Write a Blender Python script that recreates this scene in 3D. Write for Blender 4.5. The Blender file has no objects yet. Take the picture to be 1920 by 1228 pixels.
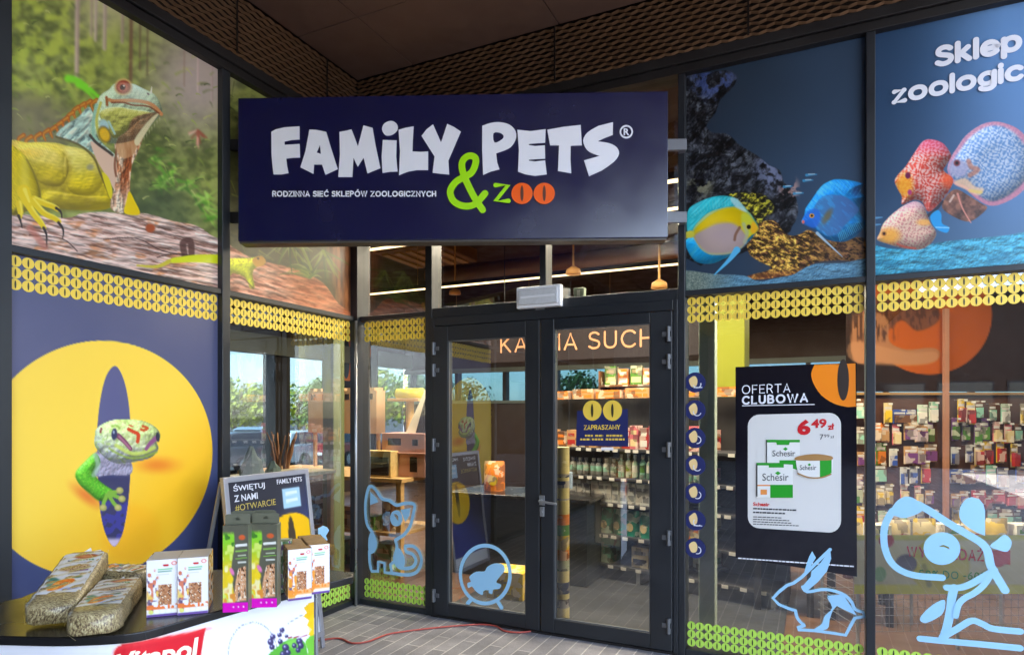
import bpy, math, random
import numpy as np
from mathutils import Vector
from mathutils.geometry import tessellate_polygon

scene = bpy.context.scene
COL = scene.collection
random.seed(7)
PI = math.pi

# ------------------------------------------------------------------ camera
FPX, CX, HY, W0 = 1200.0, 960.0, 775.0, 1920.0     # focal length and horizon measured on the 1920 px photograph
CAM_H = 1.6
cam = bpy.data.cameras.new('camera')
cam_o = bpy.data.objects.new('camera', cam)
COL.objects.link(cam_o)
cam_o.location = (0, 0, CAM_H)
cam_o.rotation_euler = (PI / 2, 0, 0)
cam.sensor_width = 36.0
cam.lens = 36.0 * FPX / W0
cam.shift_y = (HY - 614.0) / W0
cam.clip_start, cam.clip_end = 0.05, 2000
scene.camera = cam_o

# ------------------------------------------------------------------ sky, sun, exposure
SUN_EL, SUN_AZ = math.radians(55), math.radians(230)   # azimuth: clockwise from +Y, the side the light comes from
world = bpy.data.worlds.new('World')
scene.world = world
world.use_nodes = True
wn = world.node_tree
wn.nodes.clear()
w_out = wn.nodes.new('ShaderNodeOutputWorld')
w_bg = wn.nodes.new('ShaderNodeBackground')
w_sky = wn.nodes.new('ShaderNodeTexSky')
w_sky.sky_type = 'NISHITA'
w_sky.sun_disc = False
w_sky.sun_elevation = SUN_EL
w_sky.sun_rotation = SUN_AZ
w_bg.inputs['Strength'].default_value = 0.14
w_tc = wn.nodes.new('ShaderNodeTexCoord')
w_map = wn.nodes.new('ShaderNodeMapping')
w_map.inputs['Scale'].default_value = (1.0, 1.0, 2.6)
w_no = wn.nodes.new('ShaderNodeTexNoise')
w_no.inputs['Scale'].default_value = 3.2
w_no.inputs['Detail'].default_value = 7
w_ra = wn.nodes.new('ShaderNodeValToRGB')
w_ra.color_ramp.elements[0].position = 0.47
w_ra.color_ramp.elements[1].position = 0.66
w_mx = wn.nodes.new('ShaderNodeMix')
w_mx.data_type = 'RGBA'
w_mx.inputs[7].default_value = (5.6, 5.8, 6.1, 1)
wn.links.new(w_tc.outputs['Generated'], w_map.inputs['Vector'])
wn.links.new(w_map.outputs['Vector'], w_no.inputs['Vector'])
wn.links.new(w_no.outputs['Fac'], w_ra.inputs['Fac'])
wn.links.new(w_ra.outputs['Color'], w_mx.inputs[0])
wn.links.new(w_sky.outputs['Color'], w_mx.inputs[6])
wn.links.new(w_mx.outputs[2], w_bg.inputs['Color'])
wn.links.new(w_bg.outputs['Background'], w_out.inputs['Surface'])

sun = bpy.data.lights.new('sun', 'SUN')
sun.energy = 4.6
sun.angle = math.radians(0.5)
sun.color = (1.0, 0.94, 0.86)
sun_o = bpy.data.objects.new('sun', sun)
COL.objects.link(sun_o)
sd = Vector((math.sin(SUN_AZ) * math.cos(SUN_EL), math.cos(SUN_AZ) * math.cos(SUN_EL), math.sin(SUN_EL)))
sun_o.rotation_euler = sd.to_track_quat('Z', 'Y').to_euler()
sun_o.location = sd * 60

scene.view_settings.view_transform = 'Standard'
scene.view_settings.look = 'None'
scene.view_settings.gamma = 1.0
scene.view_settings.exposure = 3.2
scene.cycles.max_bounces = 9
scene.cycles.diffuse_bounces = 4
scene.cycles.glossy_bounces = 4
scene.cycles.transparent_max_bounces = 14
scene.cycles.caustics_reflective = False
scene.cycles.caustics_refractive = False
scene.cycles.sample_clamp_indirect = 6.0

# ------------------------------------------------------------------ colour and materials
def lin1(v):
    v = v / 255.0
    return v / 12.92 if v <= 0.04045 else ((v + 0.055) / 1.055) ** 2.4

def lin(c):
    return (lin1(c[0]), lin1(c[1]), lin1(c[2]), 1.0)

MATS = {}
def mat(name, rgb, rough=0.5, metal=0.0, spec=0.5, vary=0.12, scale=6.0, bump=0.0, coat=0.0, stretch=None):
    """Principled surface; rgb in sRGB 0..255, broken up by a little noise in the surface's own coordinates."""
    if name in MATS:
        return MATS[name]
    m = bpy.data.materials.new(name)
    m.use_nodes = True
    nt = m.node_tree
    b = nt.nodes['Principled BSDF']
    b.inputs['Roughness'].default_value = rough
    b.inputs['Metallic'].default_value = metal
    b.inputs['Specular IOR Level'].default_value = spec
    b.inputs['Coat Weight'].default_value = coat
    c = lin(rgb)
    tc = nt.nodes.new('ShaderNodeTexCoord')
    mp = nt.nodes.new('ShaderNodeMapping')
    if stretch:
        mp.inputs['Scale'].default_value = stretch
    no = nt.nodes.new('ShaderNodeTexNoise')
    no.inputs['Scale'].default_value = scale
    no.inputs['Detail'].default_value = 5
    mx = nt.nodes.new('ShaderNodeMix')
    mx.data_type = 'RGBA'
    mx.inputs[6].default_value = tuple(x * (1 - vary) for x in c[:3]) + (1,)
    mx.inputs[7].default_value = tuple(min(1, x * (1 + vary)) for x in c[:3]) + (1,)
    nt.links.new(tc.outputs['Object'], mp.inputs['Vector'])
    nt.links.new(mp.outputs['Vector'], no.inputs['Vector'])
    nt.links.new(no.outputs['Fac'], mx.inputs[0])
    nt.links.new(mx.outputs[2], b.inputs['Base Color'])
    n2 = nt.nodes.new('ShaderNodeTexNoise')
    n2.inputs['Scale'].default_value = 3.3
    n2.inputs['Detail'].default_value = 6
    mr = nt.nodes.new('ShaderNodeMapRange')
    mr.inputs['From Min'].default_value = 0.3
    mr.inputs['From Max'].default_value = 0.7
    mr.inputs['To Min'].default_value = max(0.02, rough * 0.75)
    mr.inputs['To Max'].default_value = min(1.0, rough * 1.3)
    nt.links.new(tc.outputs['Object'], n2.inputs['Vector'])
    nt.links.new(n2.outputs['Fac'], mr.inputs['Value'])
    nt.links.new(mr.outputs['Result'], b.inputs['Roughness'])
    if bump:
        bu = nt.nodes.new('ShaderNodeBump')
        bu.inputs['Strength'].default_value = bump
        bu.inputs['Distance'].default_value = 0.01
        nt.links.new(no.outputs['Fac'], bu.inputs['Height'])
        nt.links.new(bu.outputs['Normal'], b.inputs['Normal'])
    MATS[name] = m
    return m

def print_mat(name, rough=0.35, spec=0.4, wrinkle=0.03):
    """Printed surface: the ink colours are stored per vertex, the sheen is the foil's."""
    if name in MATS:
        return MATS[name]
    m = bpy.data.materials.new(name)
    m.use_nodes = True
    nt = m.node_tree
    b = nt.nodes['Principled BSDF']
    b.inputs['Roughness'].default_value = rough
    b.inputs['Specular IOR Level'].default_value = spec
    at = nt.nodes.new('ShaderNodeAttribute')
    at.attribute_name = 'ink'
    nt.links.new(at.outputs['Color'], b.inputs['Base Color'])
    tc = nt.nodes.new('ShaderNodeTexCoord')
    no = nt.nodes.new('ShaderNodeTexNoise')
    no.inputs['Scale'].default_value = 14
    no.inputs['Detail'].default_value = 2
    bu = nt.nodes.new('ShaderNodeBump')
    bu.inputs['Strength'].default_value = wrinkle
    bu.inputs['Distance'].default_value = 0.01
    nt.links.new(tc.outputs['Object'], no.inputs['Vector'])
    nt.links.new(no.outputs['Fac'], bu.inputs['Height'])
    nt.links.new(bu.outputs['Normal'], b.inputs['Normal'])
    MATS[name] = m
    return m

def glass_mat(name, tint=(0.80, 0.84, 0.82), ior=2.45):
    if name in MATS:
        return MATS[name]
    m = bpy.data.materials.new(name)
    m.use_nodes = True
    nt = m.node_tree
    nt.nodes.clear()
    out = nt.nodes.new('ShaderNodeOutputMaterial')
    tr = nt.nodes.new('ShaderNodeBsdfTransparent')
    tr.inputs['Color'].default_value = (*tint, 1)
    gl = nt.nodes.new('ShaderNodeBsdfGlossy')
    gl.inputs['Roughness'].default_value = 0.0
    gl.inputs['Color'].default_value = (0.95, 0.98, 1, 1)
    fr = nt.nodes.new('ShaderNodeFresnel')
    fr.inputs['IOR'].default_value = ior
    # float glass is never perfectly flat: a very long, weak waviness
    tc = nt.nodes.new('ShaderNodeTexCoord')
    no = nt.nodes.new('ShaderNodeTexNoise')
    no.inputs['Scale'].default_value = 1.6
    no.inputs['Detail'].default_value = 1
    bu = nt.nodes.new('ShaderNodeBump')
    bu.inputs['Strength'].default_value = 0.12
    bu.inputs['Distance'].default_value = 0.012
    nt.links.new(tc.outputs['Object'], no.inputs['Vector'])
    nt.links.new(no.outputs['Fac'], bu.inputs['Height'])
    nt.links.new(bu.outputs['Normal'], gl.inputs['Normal'])
    mx = nt.nodes.new('ShaderNodeMixShader')
    nt.links.new(fr.outputs['Fac'], mx.inputs['Fac'])
    nt.links.new(tr.outputs['BSDF'], mx.inputs[1])
    nt.links.new(gl.outputs['BSDF'], mx.inputs[2])
    nt.links.new(mx.outputs['Shader'], out.inputs['Surface'])
    MATS[name] = m
    return m

def glow_mat(name, rgb, strength):
    if name in MATS:
        return MATS[name]
    m = bpy.data.materials.new(name)
    m.use_nodes = True
    b = m.node_tree.nodes['Principled BSDF']
    b.inputs['Base Color'].default_value = lin(rgb)
    b.inputs['Emission Color'].default_value = lin(rgb)
    b.inputs['Emission Strength'].default_value = strength
    MATS[name] = m
    return m

M_FRAME = mat('anthracite_aluminium', (32, 35, 40), 0.42, 0.0, 0.5, 0.08, 14)
M_FRAME2 = mat('black_brown_trim', (28, 25, 25), 0.5, 0.0, 0.4, 0.1, 9)
M_SILVER = mat('grey_metal', (165, 168, 172), 0.32, 0.7, 0.5, 0.08, 30)
M_BRACKET = mat('dull_bracket_steel', (112, 114, 120), 0.45, 0.3, 0.5, 0.08, 20)
M_WHITE = mat('white_plastic', (232, 232, 234), 0.4, 0, 0.5, 0.04, 20)
M_BLACK = mat('black_laminate', (26, 24, 24), 0.25, 0, 0.5, 0.2, 12)
M_GLASS = glass_mat('window_glass')
M_SOLAR = glass_mat('solar_glass', (0.15, 0.205, 0.235), 1.5)  # far panes, tint deepened to dim the bright view outside
M_SOLAR_REAR = glass_mat('solar_glass_rear', (0.055, 0.105, 0.14), 1.5)  # darker still, to dim the view through the rear windows
M_BLUE = mat('sky_blue_vinyl', (158, 208, 242), 0.4, 0, 0.4, 0.03, 8)
M_NAVY = mat('navy_vinyl', (42, 48, 100), 0.35, 0, 0.4, 0.06, 8)
M_YEL = mat('yellow_vinyl', (255, 214, 84), 0.4, 0, 0.4, 0.07, 9)
M_YELD = mat('yellow_vinyl_slit', (70, 62, 40), 0.4, 0, 0.4, 0.1, 9)
M_LIME = mat('lime_vinyl', (186, 226, 92), 0.4, 0, 0.4, 0.07, 9)
M_LIMED = mat('lime_vinyl_slit', (50, 66, 40), 0.4, 0, 0.4, 0.1, 9)
M_WTXT = mat('white_vinyl', (236, 236, 244), 0.4, 0, 0.4, 0.03, 9)
M_ORANGE = mat('orange_vinyl', (255, 140, 10), 0.4, 0, 0.4, 0.05, 9)
M_RED = mat('red_ink', (206, 24, 34), 0.4, 0, 0.4, 0.05, 9)
M_GREEN = mat('green_ink', (40, 160, 40), 0.4, 0, 0.4, 0.05, 9)
M_WOOD = mat('pale_wood', (196, 158, 104), 0.5, 0, 0.4, 0.22, 5, 0.1, 0, (1, 1, 8))
M_CARD = mat('brown_cardboard', (176, 142, 104), 0.7, 0, 0.3, 0.1, 12)
M_PRINT = print_mat('printed_foil', 0.33, 0.4)
M_PRINTG = print_mat('printed_glossy_carton', 0.22, 0.5, 0.05)
M_POUCH = print_mat('printed_pouch_film', 0.2, 0.5, 0.3)
M_HINGE = mat('hinge_grey', (104, 106, 110), 0.4, 0.4, 0.5, 0.1, 30)

# ------------------------------------------------------------------ spaces: local x along a vertical plane, y behind it, z up
class Space:
    def __init__(self, p0, ang):
        self.p0 = Vector((p0[0], p0[1], 0.0))
        self.ang = ang
        self.ux = Vector((math.cos(ang), math.sin(ang), 0))
        self.uy = Vector((-math.sin(ang), math.cos(ang), 0))
        c = Vector((0, 0, 0)) - self.p0
        self.cx, self.cy = c.dot(self.ux), c.dot(self.uy)     # the eye in this space
    def world(self, p):
        return self.p0 + self.ux * p[0] + self.uy * p[1] + Vector((0, 0, p[2]))
    def at(self, px, py, y=0.0):
        """point of the plane local y = const that the photograph shows at (px, py)"""
        d = Vector(((px - CX) / FPX, 1.0, 0))
        k = (y - self.cy) / d.dot(self.uy)
        return (self.cx + k * d.dot(self.ux), CAM_H + (HY - py) / FPX * k)
    def proj(self, x, y, z):
        wx = self.p0.x + self.ux.x * x + self.uy.x * y
        wy = self.p0.y + self.ux.y * x + self.uy.y * y
        return CX + FPX * wx / wy, HY - FPX * (z - CAM_H) / wy

def floor_at(px, py, z=0.0):
    k = (CAM_H - z) * FPX / (py - HY)
    return ((px - CX) / FPX * k, k, z)

THETA = math.radians(-25.3)
_k = CAM_H * FPX / (1130 - HY)
CORNER = ((668 - CX) / FPX * _k, _k)
FR = Space(CORNER, THETA)                 # t along the door wall, y into the shop
RW = FR                                   # door wall: plane y = 0
LW = Space(CORNER, THETA + PI / 2)        # left wall: local x = into the shop (y of FR), local y = -t
WORLD = Space((0, 0), 0.0)

# ------------------------------------------------------------------ mesh builder
class MB:
    def __init__(self):
        self.v, self.f, self.m, self.ink = [], [], [], None
    def add(self, vs, fs, m=0):
        o = len(self.v)
        self.v.extend([tuple(p) for p in vs])
        self.f.extend([tuple(i + o for i in f) for f in fs])
        self.m.extend([m] * len(fs))
        return self
    def box(self, x0, x1, y0, y1, z0, z1, m=0):
        v = [(x0, y0, z0), (x1, y0, z0), (x1, y1, z0), (x0, y1, z0), (x0, y0, z1), (x1, y0, z1), (x1, y1, z1), (x0, y1, z1)]
        f = [(0, 3, 2, 1), (4, 5, 6, 7), (0, 1, 5, 4), (1, 2, 6, 5), (2, 3, 7, 6), (3, 0, 4, 7)]
        return self.add(v, f, m)
    def obox(self, c, ax, ay, az, m=0):
        """oriented box: centre and three half-axis vectors"""
        c, ax, ay, az = Vector(c), Vector(ax), Vector(ay), Vector(az)
        v = [c + sx * ax + sy * ay + sz * az for sz in (-1, 1) for sx, sy in ((-1, -1), (1, -1), (1, 1), (-1, 1))]
        f = [(0, 3, 2, 1), (4, 5, 6, 7), (0, 1, 5, 4), (1, 2, 6, 5), (2, 3, 7, 6), (3, 0, 4, 7)]
        return self.add(v, f, m)
    def quad(self, a, b, c, d, m=0):
        return self.add([a, b, c, d], [(0, 1, 2, 3)], m)
    def cyl(self, p0, p1, r0, r1=None, n=12, m=0, caps=True):
        r1 = r0 if r1 is None else r1
        p0, p1 = Vector(p0), Vector(p1)
        d = (p1 - p0).normalized()
        a = d.orthogonal().normalized()
        b = d.cross(a)
        v = []
        for p, r in ((p0, r0), (p1, r1)):
            for i in range(n):
                t = 2 * PI * i / n
                v.append(p + (a * math.cos(t) + b * math.sin(t)) * r)
        f = [(i, (i + 1) % n, n + (i + 1) % n, n + i) for i in range(n)]
        if caps:
            f += [tuple(range(n))[::-1], tuple(range(n, 2 * n))]
        return self.add(v, f, m)
    def tube(self, pts, r, n=8, m=0):
        pts = [Vector(p) for p in pts]
        rings = []
        for i, p in enumerate(pts):
            d = (pts[min(i + 1, len(pts) - 1)] - pts[max(i - 1, 0)]).normalized()
            a = d.cross(Vector((0, 0, 1)))
            a = a.normalized() if a.length > 1e-4 else d.orthogonal().normalized()
            b = d.cross(a)
            rr = r[i] if isinstance(r, (list, tuple)) else r
            rings += [p + (a * math.cos(2 * PI * k / n) + b * math.sin(2 * PI * k / n)) * rr for k in range(n)]
        f = []
        for i in range(len(pts) - 1):
            for k in range(n):
                f.append((i * n + k, i * n + (k + 1) % n, (i + 1) * n + (k + 1) % n, (i + 1) * n + k))
        f += [tuple(range(n))[::-1], tuple(range((len(pts) - 1) * n, len(pts) * n))]
        return self.add(rings, f, m)
    def lathe(self, prof, c=(0, 0, 0), n=14, ms=None, m=0):
        """prof: (radius, z) from bottom to top; ms: one material index per band"""
        v = [(c[0] + r * math.cos(2 * PI * k / n), c[1] + r * math.sin(2 * PI * k / n), c[2] + z) for r, z in prof for k in range(n)]
        o = len(self.v)
        self.v.extend(v)
        for i in range(len(prof) - 1):
            for k in range(n):
                self.f.append((o + i * n + k, o + i * n + (k + 1) % n, o + (i + 1) * n + (k + 1) % n, o + (i + 1) * n + k))
                self.m.append(ms[i] if ms else m)
        self.f.append(tuple(o + k for k in range(n))[::-1]); self.m.append(ms[0] if ms else m)
        self.f.append(tuple(o + (len(prof) - 1) * n + k for k in range(n))); self.m.append(ms[-1] if ms else m)
        return self
    def shape(self, pts, off=0.0, m=0, holes=(), thick=0.0):
        """flat outline in the plane's (x, z); off: how far in front of the plane; thick: extruded back by that much"""
        loops = [list(pts)] + [list(h) for h in holes]
        flat = [p for l in loops for p in l]
        tris = tessellate_polygon([[Vector((p[0], p[1], 0)) for p in l] for l in loops])
        vs = [(p[0], -off, p[1]) for p in flat]
        fs = [tuple(t) for t in tris]
        if thick:
            n = len(vs)
            vs += [(p[0], -off + thick, p[1]) for p in flat]
            o = 0
            for l in loops:
                k = len(l)
                fs += [(o + i, o + (i + 1) % k, n + o + (i + 1) % k, n + o + i) for i in range(k)]
                o += k
        return self.add(vs, fs, m)
    def ribbon(self, pts, w, off=0.0, m=0, ramp=0.0012, caps=True):
        """stroke along pts in the plane; it climbs by ramp so that it may cross itself"""
        P = [np.array(p, float) for p in pts]
        n = len(P)
        vs, fs = [], []
        for i in range(n):
            d = P[min(i + 1, n - 1)] - P[max(i - 1, 0)]
            d = d / (np.linalg.norm(d) + 1e-9)
            q = np.array((-d[1], d[0]))
            ww = w[i] if isinstance(w, (list, tuple)) else w
            o = -(off + ramp * i / max(1, n - 1))
            a, b = P[i] + q * ww / 2, P[i] - q * ww / 2
            vs += [(a[0], o, a[1]), (b[0], o, b[1])]
        fs = [(2 * i, 2 * i + 1, 2 * i + 3, 2 * i + 2) for i in range(n - 1)]
        self.add(vs, fs, m)
        if caps:
            for i, s in ((0, -1), (n - 1, 1)):
                d = P[min(i + 1, n - 1)] - P[max(i - 1, 0)]
                a0 = math.atan2(d[1], d[0]) - PI / 2 + (PI if s < 0 else 0)
                ww = w[i] if isinstance(w, (list, tuple)) else w
                o = -(off + ramp * i / max(1, n - 1)) - (0.0001 if s > 0 else -0.0001)
                self.add([(P[i][0], o, P[i][1])] + [(P[i][0] + ww / 2 * math.cos(a0 + PI * k / 8), o, P[i][1] + ww / 2 * math.sin(a0 + PI * k / 8)) for k in range(9)],
                         [(0, k + 1, k + 2) for k in range(8)], m)
        return self
    def disc(self, c, rx, rz=None, off=0.0, m=0, n=24, rot=0.0):
        rz = rx if rz is None else rz
        vs = []
        for k in range(n):
            a, b = rx * math.cos(2 * PI * k / n), rz * math.sin(2 * PI * k / n)
            vs.append((c[0] + a * math.cos(rot) - b * math.sin(rot), -off, c[1] + a * math.sin(rot) + b * math.cos(rot)))
        return self.add(vs, [tuple(range(n))], m)
    def text(self, s, quad, off=0.0, m=0, bold=0.0, thick=0.0, shear=0.0):
        """lettering stretched into the plane quad (top-left, top-right, bottom-right, bottom-left)"""
        vs, fs = text_geo(s, bold, shear)
        tl, tr, br, bl = [np.array(q, float) for q in quad]
        P = [(bl * (1 - x) + br * x) * (1 - y) + (tl * (1 - x) + tr * x) * y for x, y in vs]
        n = len(P)
        V = [(p[0], -off, p[1]) for p in P]
        return self.add(V, fs, m)
    def build(self, name, mats, space=None, parent=None, smooth=False, bevel=0.0, base=None, ink=None, seg=2):
        v = np.array(self.v, float)
        if parent is not None:
            b = Vector(parent['_base']) if '_base' in parent.keys() else Vector((0, 0, 0))
        elif base is not None:
            b = Vector(base)
        else:
            lo, hi = v.min(0), v.max(0)
            b = Vector(((lo[0] + hi[0]) / 2, (lo[1] + hi[1]) / 2, lo[2]))
        v = v - np.array(b)
        me = bpy.data.meshes.new(name)
        me.from_pydata(v.tolist(), [], self.f)
        if not isinstance(mats, (list, tuple)):
            mats = [mats]
        for q in mats:
            me.materials.append(q)
        me.polygons.foreach_set('material_index', self.m)
        if smooth:
            me.polygons.foreach_set('use_smooth', [True] * len(self.f))
        if ink is not None:
            at = me.color_attributes.new('ink', 'FLOAT_COLOR', 'POINT')
            at.data.foreach_set('color', ink.astype(np.float32).ravel())
        me.update()
        o = bpy.data.objects.new(name, me)
        COL.objects.link(o)
        if parent is not None:
            o.parent = parent
        elif space is not None:
            o.location = space.world(b)
            o.rotation_euler = (0, 0, space.ang)
        else:
            o.location = b
        o['_base'] = tuple(b)
        if bevel:
            bv = o.modifiers.new('edge', 'BEVEL')
            bv.width = bevel
            bv.segments = seg
            bv.limit_method = 'ANGLE'
        return o

def each(mb, name, mats, **kw):
    """every loose piece of mb becomes a part of its own"""
    par = list(range(len(mb.v)))
    def find(i):
        while par[i] != i:
            par[i] = par[par[i]]
            i = par[i]
        return i
    for f in mb.f:
        for i in f[1:]:
            par[find(i)] = find(f[0])
    groups = {}
    for k, f in enumerate(mb.f):
        groups.setdefault(find(f[0]), []).append(k)
    res = []
    for ks in groups.values():
        q = MB(); idx = {}
        for k in ks:
            for i in mb.f[k]:
                if i not in idx:
                    idx[i] = len(q.v); q.v.append(mb.v[i])
            q.f.append(tuple(idx[i] for i in mb.f[k])); q.m.append(mb.m[k])
        res.append(q.build(name, mats, **kw))
    return res

_TXT = {}
def text_geo(s, bold, shear=0.0):
    key = (s, bold, shear)
    if key in _TXT:
        return _TXT[key]
    cu = bpy.data.curves.new('lettering', 'FONT')
    cu.body = s
    cu.offset = bold
    cu.shear = shear
    cu.resolution_u = 3
    ob = bpy.data.objects.new('lettering', cu)
    me = bpy.data.meshes.new_from_object(ob)
    vs = np.array([v.co[:2] for v in me.vertices])
    fs = [tuple(p.vertices) for p in me.polygons]
    bpy.data.objects.remove(ob)
    bpy.data.curves.remove(cu)
    bpy.data.meshes.remove(me)
    lo, hi = vs.min(0), vs.max(0)
    vs = (vs - lo) / (hi - lo)
    _TXT[key] = (vs.tolist(), fs)
    return _TXT[key]

def tag(o, label=None, cat=None, group=None, kind=None):
    for k, v in (('label', label), ('category', cat), ('group', group), ('kind', kind)):
        if v:
            o[k] = v
    return o

def thing(name, label, cat, space, base=(0, 0, 0), group=None):
    o = bpy.data.objects.new(name, None)
    COL.objects.link(o)
    o.empty_display_size = 0.1
    o.location = space.world(base)
    o.rotation_euler = (0, 0, space.ang)
    o['_base'] = tuple(base)
    return tag(o, label, cat, group)

def copy_tree(o, parent=None):
    c = o.copy()
    COL.objects.link(c)
    c.parent = parent
    for ch in list(o.children):
        copy_tree(ch, c)
    return c

def smooth_pts(pts, n=5, closed=False):
    """Catmull-Rom through pts"""
    P = [np.array(p, float) for p in pts]
    k = len(P)
    out = []
    rng = range(k) if closed else range(k - 1)
    for i in rng:
        if closed:
            p0, p1, p2, p3 = P[(i - 1) % k], P[i], P[(i + 1) % k], P[(i + 2) % k]
        else:
            p0, p1, p2, p3 = P[max(i - 1, 0)], P[i], P[i + 1], P[min(i + 2, k - 1)]
        for j in range(n):
            t = j / n
            out.append(tuple(0.5 * ((2 * p1) + (-p0 + p2) * t + (2 * p0 - 5 * p1 + 4 * p2 - p3) * t * t + (-p0 + 3 * p1 - 3 * p2 + p3) * t ** 3)))
    if not closed:
        out.append(tuple(P[-1]))
    return out

def zoomed(pts, ox, oy, s):
    return [(ox + x / s, oy + y / s) for x, y in pts]

# ------------------------------------------------------------------ printing: ink per vertex on a fine grid
def hash2(ix, iy, seed):
    h = np.sin(ix * 127.1 + iy * 311.7 + seed * 74.7) * 43758.5453
    return h - np.floor(h)

def vnoise(x, y, seed=0):
    ix, iy = np.floor(x), np.floor(y)
    fx, fy = x - ix, y - iy
    fx, fy = fx * fx * (3 - 2 * fx), fy * fy * (3 - 2 * fy)
    a, b = hash2(ix, iy, seed), hash2(ix + 1, iy, seed)
    c, d = hash2(ix, iy + 1, seed), hash2(ix + 1, iy + 1, seed)
    return (a * (1 - fx) + b * fx) * (1 - fy) + (c * (1 - fx) + d * fx) * fy

def fbm(x, y, seed=0, o=4):
    r, a, t = 0, 0.5, 0
    for i in range(o):
        r = r + a * vnoise(x, y, seed + i)
        t += a
        x, y, a = x * 2.03, y * 2.03, a * 0.5
    return r / t

def sstep(a, b, x):
    t = np.clip((x - a) / (b - a), 0, 1)
    return t * t * (3 - 2 * t)

class Art:
    def __init__(self, X, Y):
        self.X, self.Y = X, Y
        self.c = np.zeros((X.size, 3))
    def mix(self, m, col):
        col = np.asarray(col, float)
        m = np.clip(m, 0, 1)[:, None]
        self.c = self.c * (1 - m) + (col if col.ndim == 2 else col[None, :]) * m
    def ramp(self, f, a, b):
        f = np.clip(f, 0, 1)[:, None]
        return np.array(a, float)[None, :] * (1 - f) + np.array(b, float)[None, :] * f
    def mpoly(self, pts, soft=1.2, smooth=True):
        if smooth:
            pts = smooth_pts(pts, 4, True)
        P = np.array(pts, float)
        lo, hi = P.min(0) - 2 * soft, P.max(0) + 2 * soft
        idx = np.where((self.X > lo[0]) & (self.X < hi[0]) & (self.Y > lo[1]) & (self.Y < hi[1]))[0]
        m = np.zeros(self.X.size)
        if idx.size == 0:
            return m
        x, y = self.X[idx], self.Y[idx]
        ins = np.zeros(idx.size, bool)
        dist = np.full(idx.size, 1e9)
        for i in range(len(P)):
            ax, ay = P[i]
            bx, by = P[(i + 1) % len(P)]
            ex, ey = bx - ax, by - ay
            t = np.clip(((x - ax) * ex + (y - ay) * ey) / (ex * ex + ey * ey + 1e-9), 0, 1)
            dist = np.minimum(dist, np.hypot(x - ax - t * ex, y - ay - t * ey))
            c = (ay > y) != (by > y)
            if abs(ey) > 1e-9:
                ins ^= c & (x < ax + (y - ay) / ey * ex)
        sdf = np.where(ins, dist, -dist)
        m[idx] = sstep(-soft / 2, soft / 2, sdf)
        return m
    def poly(self, pts, col, soft=1.2, alpha=1.0, smooth=True):
        m = self.mpoly(pts, soft, smooth)
        self.mix(m * alpha, col)
        return m
    def mell(self, cx, cy, rx, ry, rot=0.0, soft=0.08):
        c, s = math.cos(rot), math.sin(rot)
        x, y = self.X - cx, self.Y - cy
        u, v = (x * c + y * s) / rx, (-x * s + y * c) / ry
        return 1 - sstep(1 - soft, 1 + soft, np.hypot(u, v))
    def ell(self, cx, cy, rx, ry, col, rot=0.0, soft=0.12, alpha=1.0):
        m = self.mell(cx, cy, rx, ry, rot, soft)
        self.mix(m * alpha, col)
        return m
    def stroke(self, pts, w, col, soft=1.0, alpha=1.0, smooth=True, taper=1.0):
        """line of width w that narrows to w * taper at its end"""
        if smooth and len(pts) > 2:
            pts = smooth_pts(pts, 4)
        P = np.array(pts, float)
        r = w / 2 + soft
        idx = np.where((self.X > P[:, 0].min() - r) & (self.X < P[:, 0].max() + r) & (self.Y > P[:, 1].min() - r) & (self.Y < P[:, 1].max() + r))[0]
        m = np.zeros(self.X.size)
        if idx.size:
            x, y = self.X[idx], self.Y[idx]
            best = np.full(idx.size, -1e9)
            n = len(P) - 1
            for i in range(n):
                ax, ay = P[i]
                ex, ey = P[i + 1] - P[i]
                t = np.clip(((x - ax) * ex + (y - ay) * ey) / (ex * ex + ey * ey + 1e-9), 0, 1)
                ww = w / 2 * (1 + (taper - 1) * (i + t) / n)
                best = np.maximum(best, ww - np.hypot(x - ax - t * ex, y - ay - t * ey))
            m[idx] = sstep(-soft / 2, soft / 2, best)
        self.mix(m * alpha, col)
        return m
    def blur(self, r):
        """out-of-focus backdrop of a printed photograph: box blur of what is painted so far, twice"""
        g = self.c.reshape(self.nv, self.nu, 3)
        for _ in range(2):
            for ax in (0, 1):
                p = np.pad(g, [(r, r) if i == ax else (0, 0) for i in range(3)], mode='edge')
                s = np.cumsum(p, ax)
                s = np.concatenate([np.zeros_like(np.take(s, [0], ax)), s], ax)
                k = 2 * r + 1
                n = g.shape[ax]
                g = (np.take(s, np.arange(k, k + n), ax) - np.take(s, np.arange(0, n), ax)) / k
        self.c = g.reshape(-1, 3)
    def depth(self, pts, smooth=True):
        """distance of every point inside an outline to its edge"""
        if smooth:
            pts = smooth_pts(pts, 4, True)
        P = np.array(pts, float)
        lo, hi = P.min(0), P.max(0)
        idx = np.where((self.X > lo[0]) & (self.X < hi[0]) & (self.Y > lo[1]) & (self.Y < hi[1]))[0]
        d = np.zeros(self.X.size)
        if idx.size == 0:
            return d
        x, y = self.X[idx], self.Y[idx]
        ins = np.zeros(idx.size, bool)
        dist = np.full(idx.size, 1e9)
        for i in range(len(P)):
            ax, ay = P[i]; bx, by = P[(i + 1) % len(P)]
            ex, ey = bx - ax, by - ay
            t = np.clip(((x - ax) * ex + (y - ay) * ey) / (ex * ex + ey * ey + 1e-9), 0, 1)
            dist = np.minimum(dist, np.hypot(x - ax - t * ex, y - ay - t * ey))
            c = (ay > y) != (by > y)
            if abs(ey) > 1e-9:
                ins ^= c & (x < ax + (y - ay) / ey * ex)
        d[idx] = np.where(ins, dist, 0)
        return d
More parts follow.
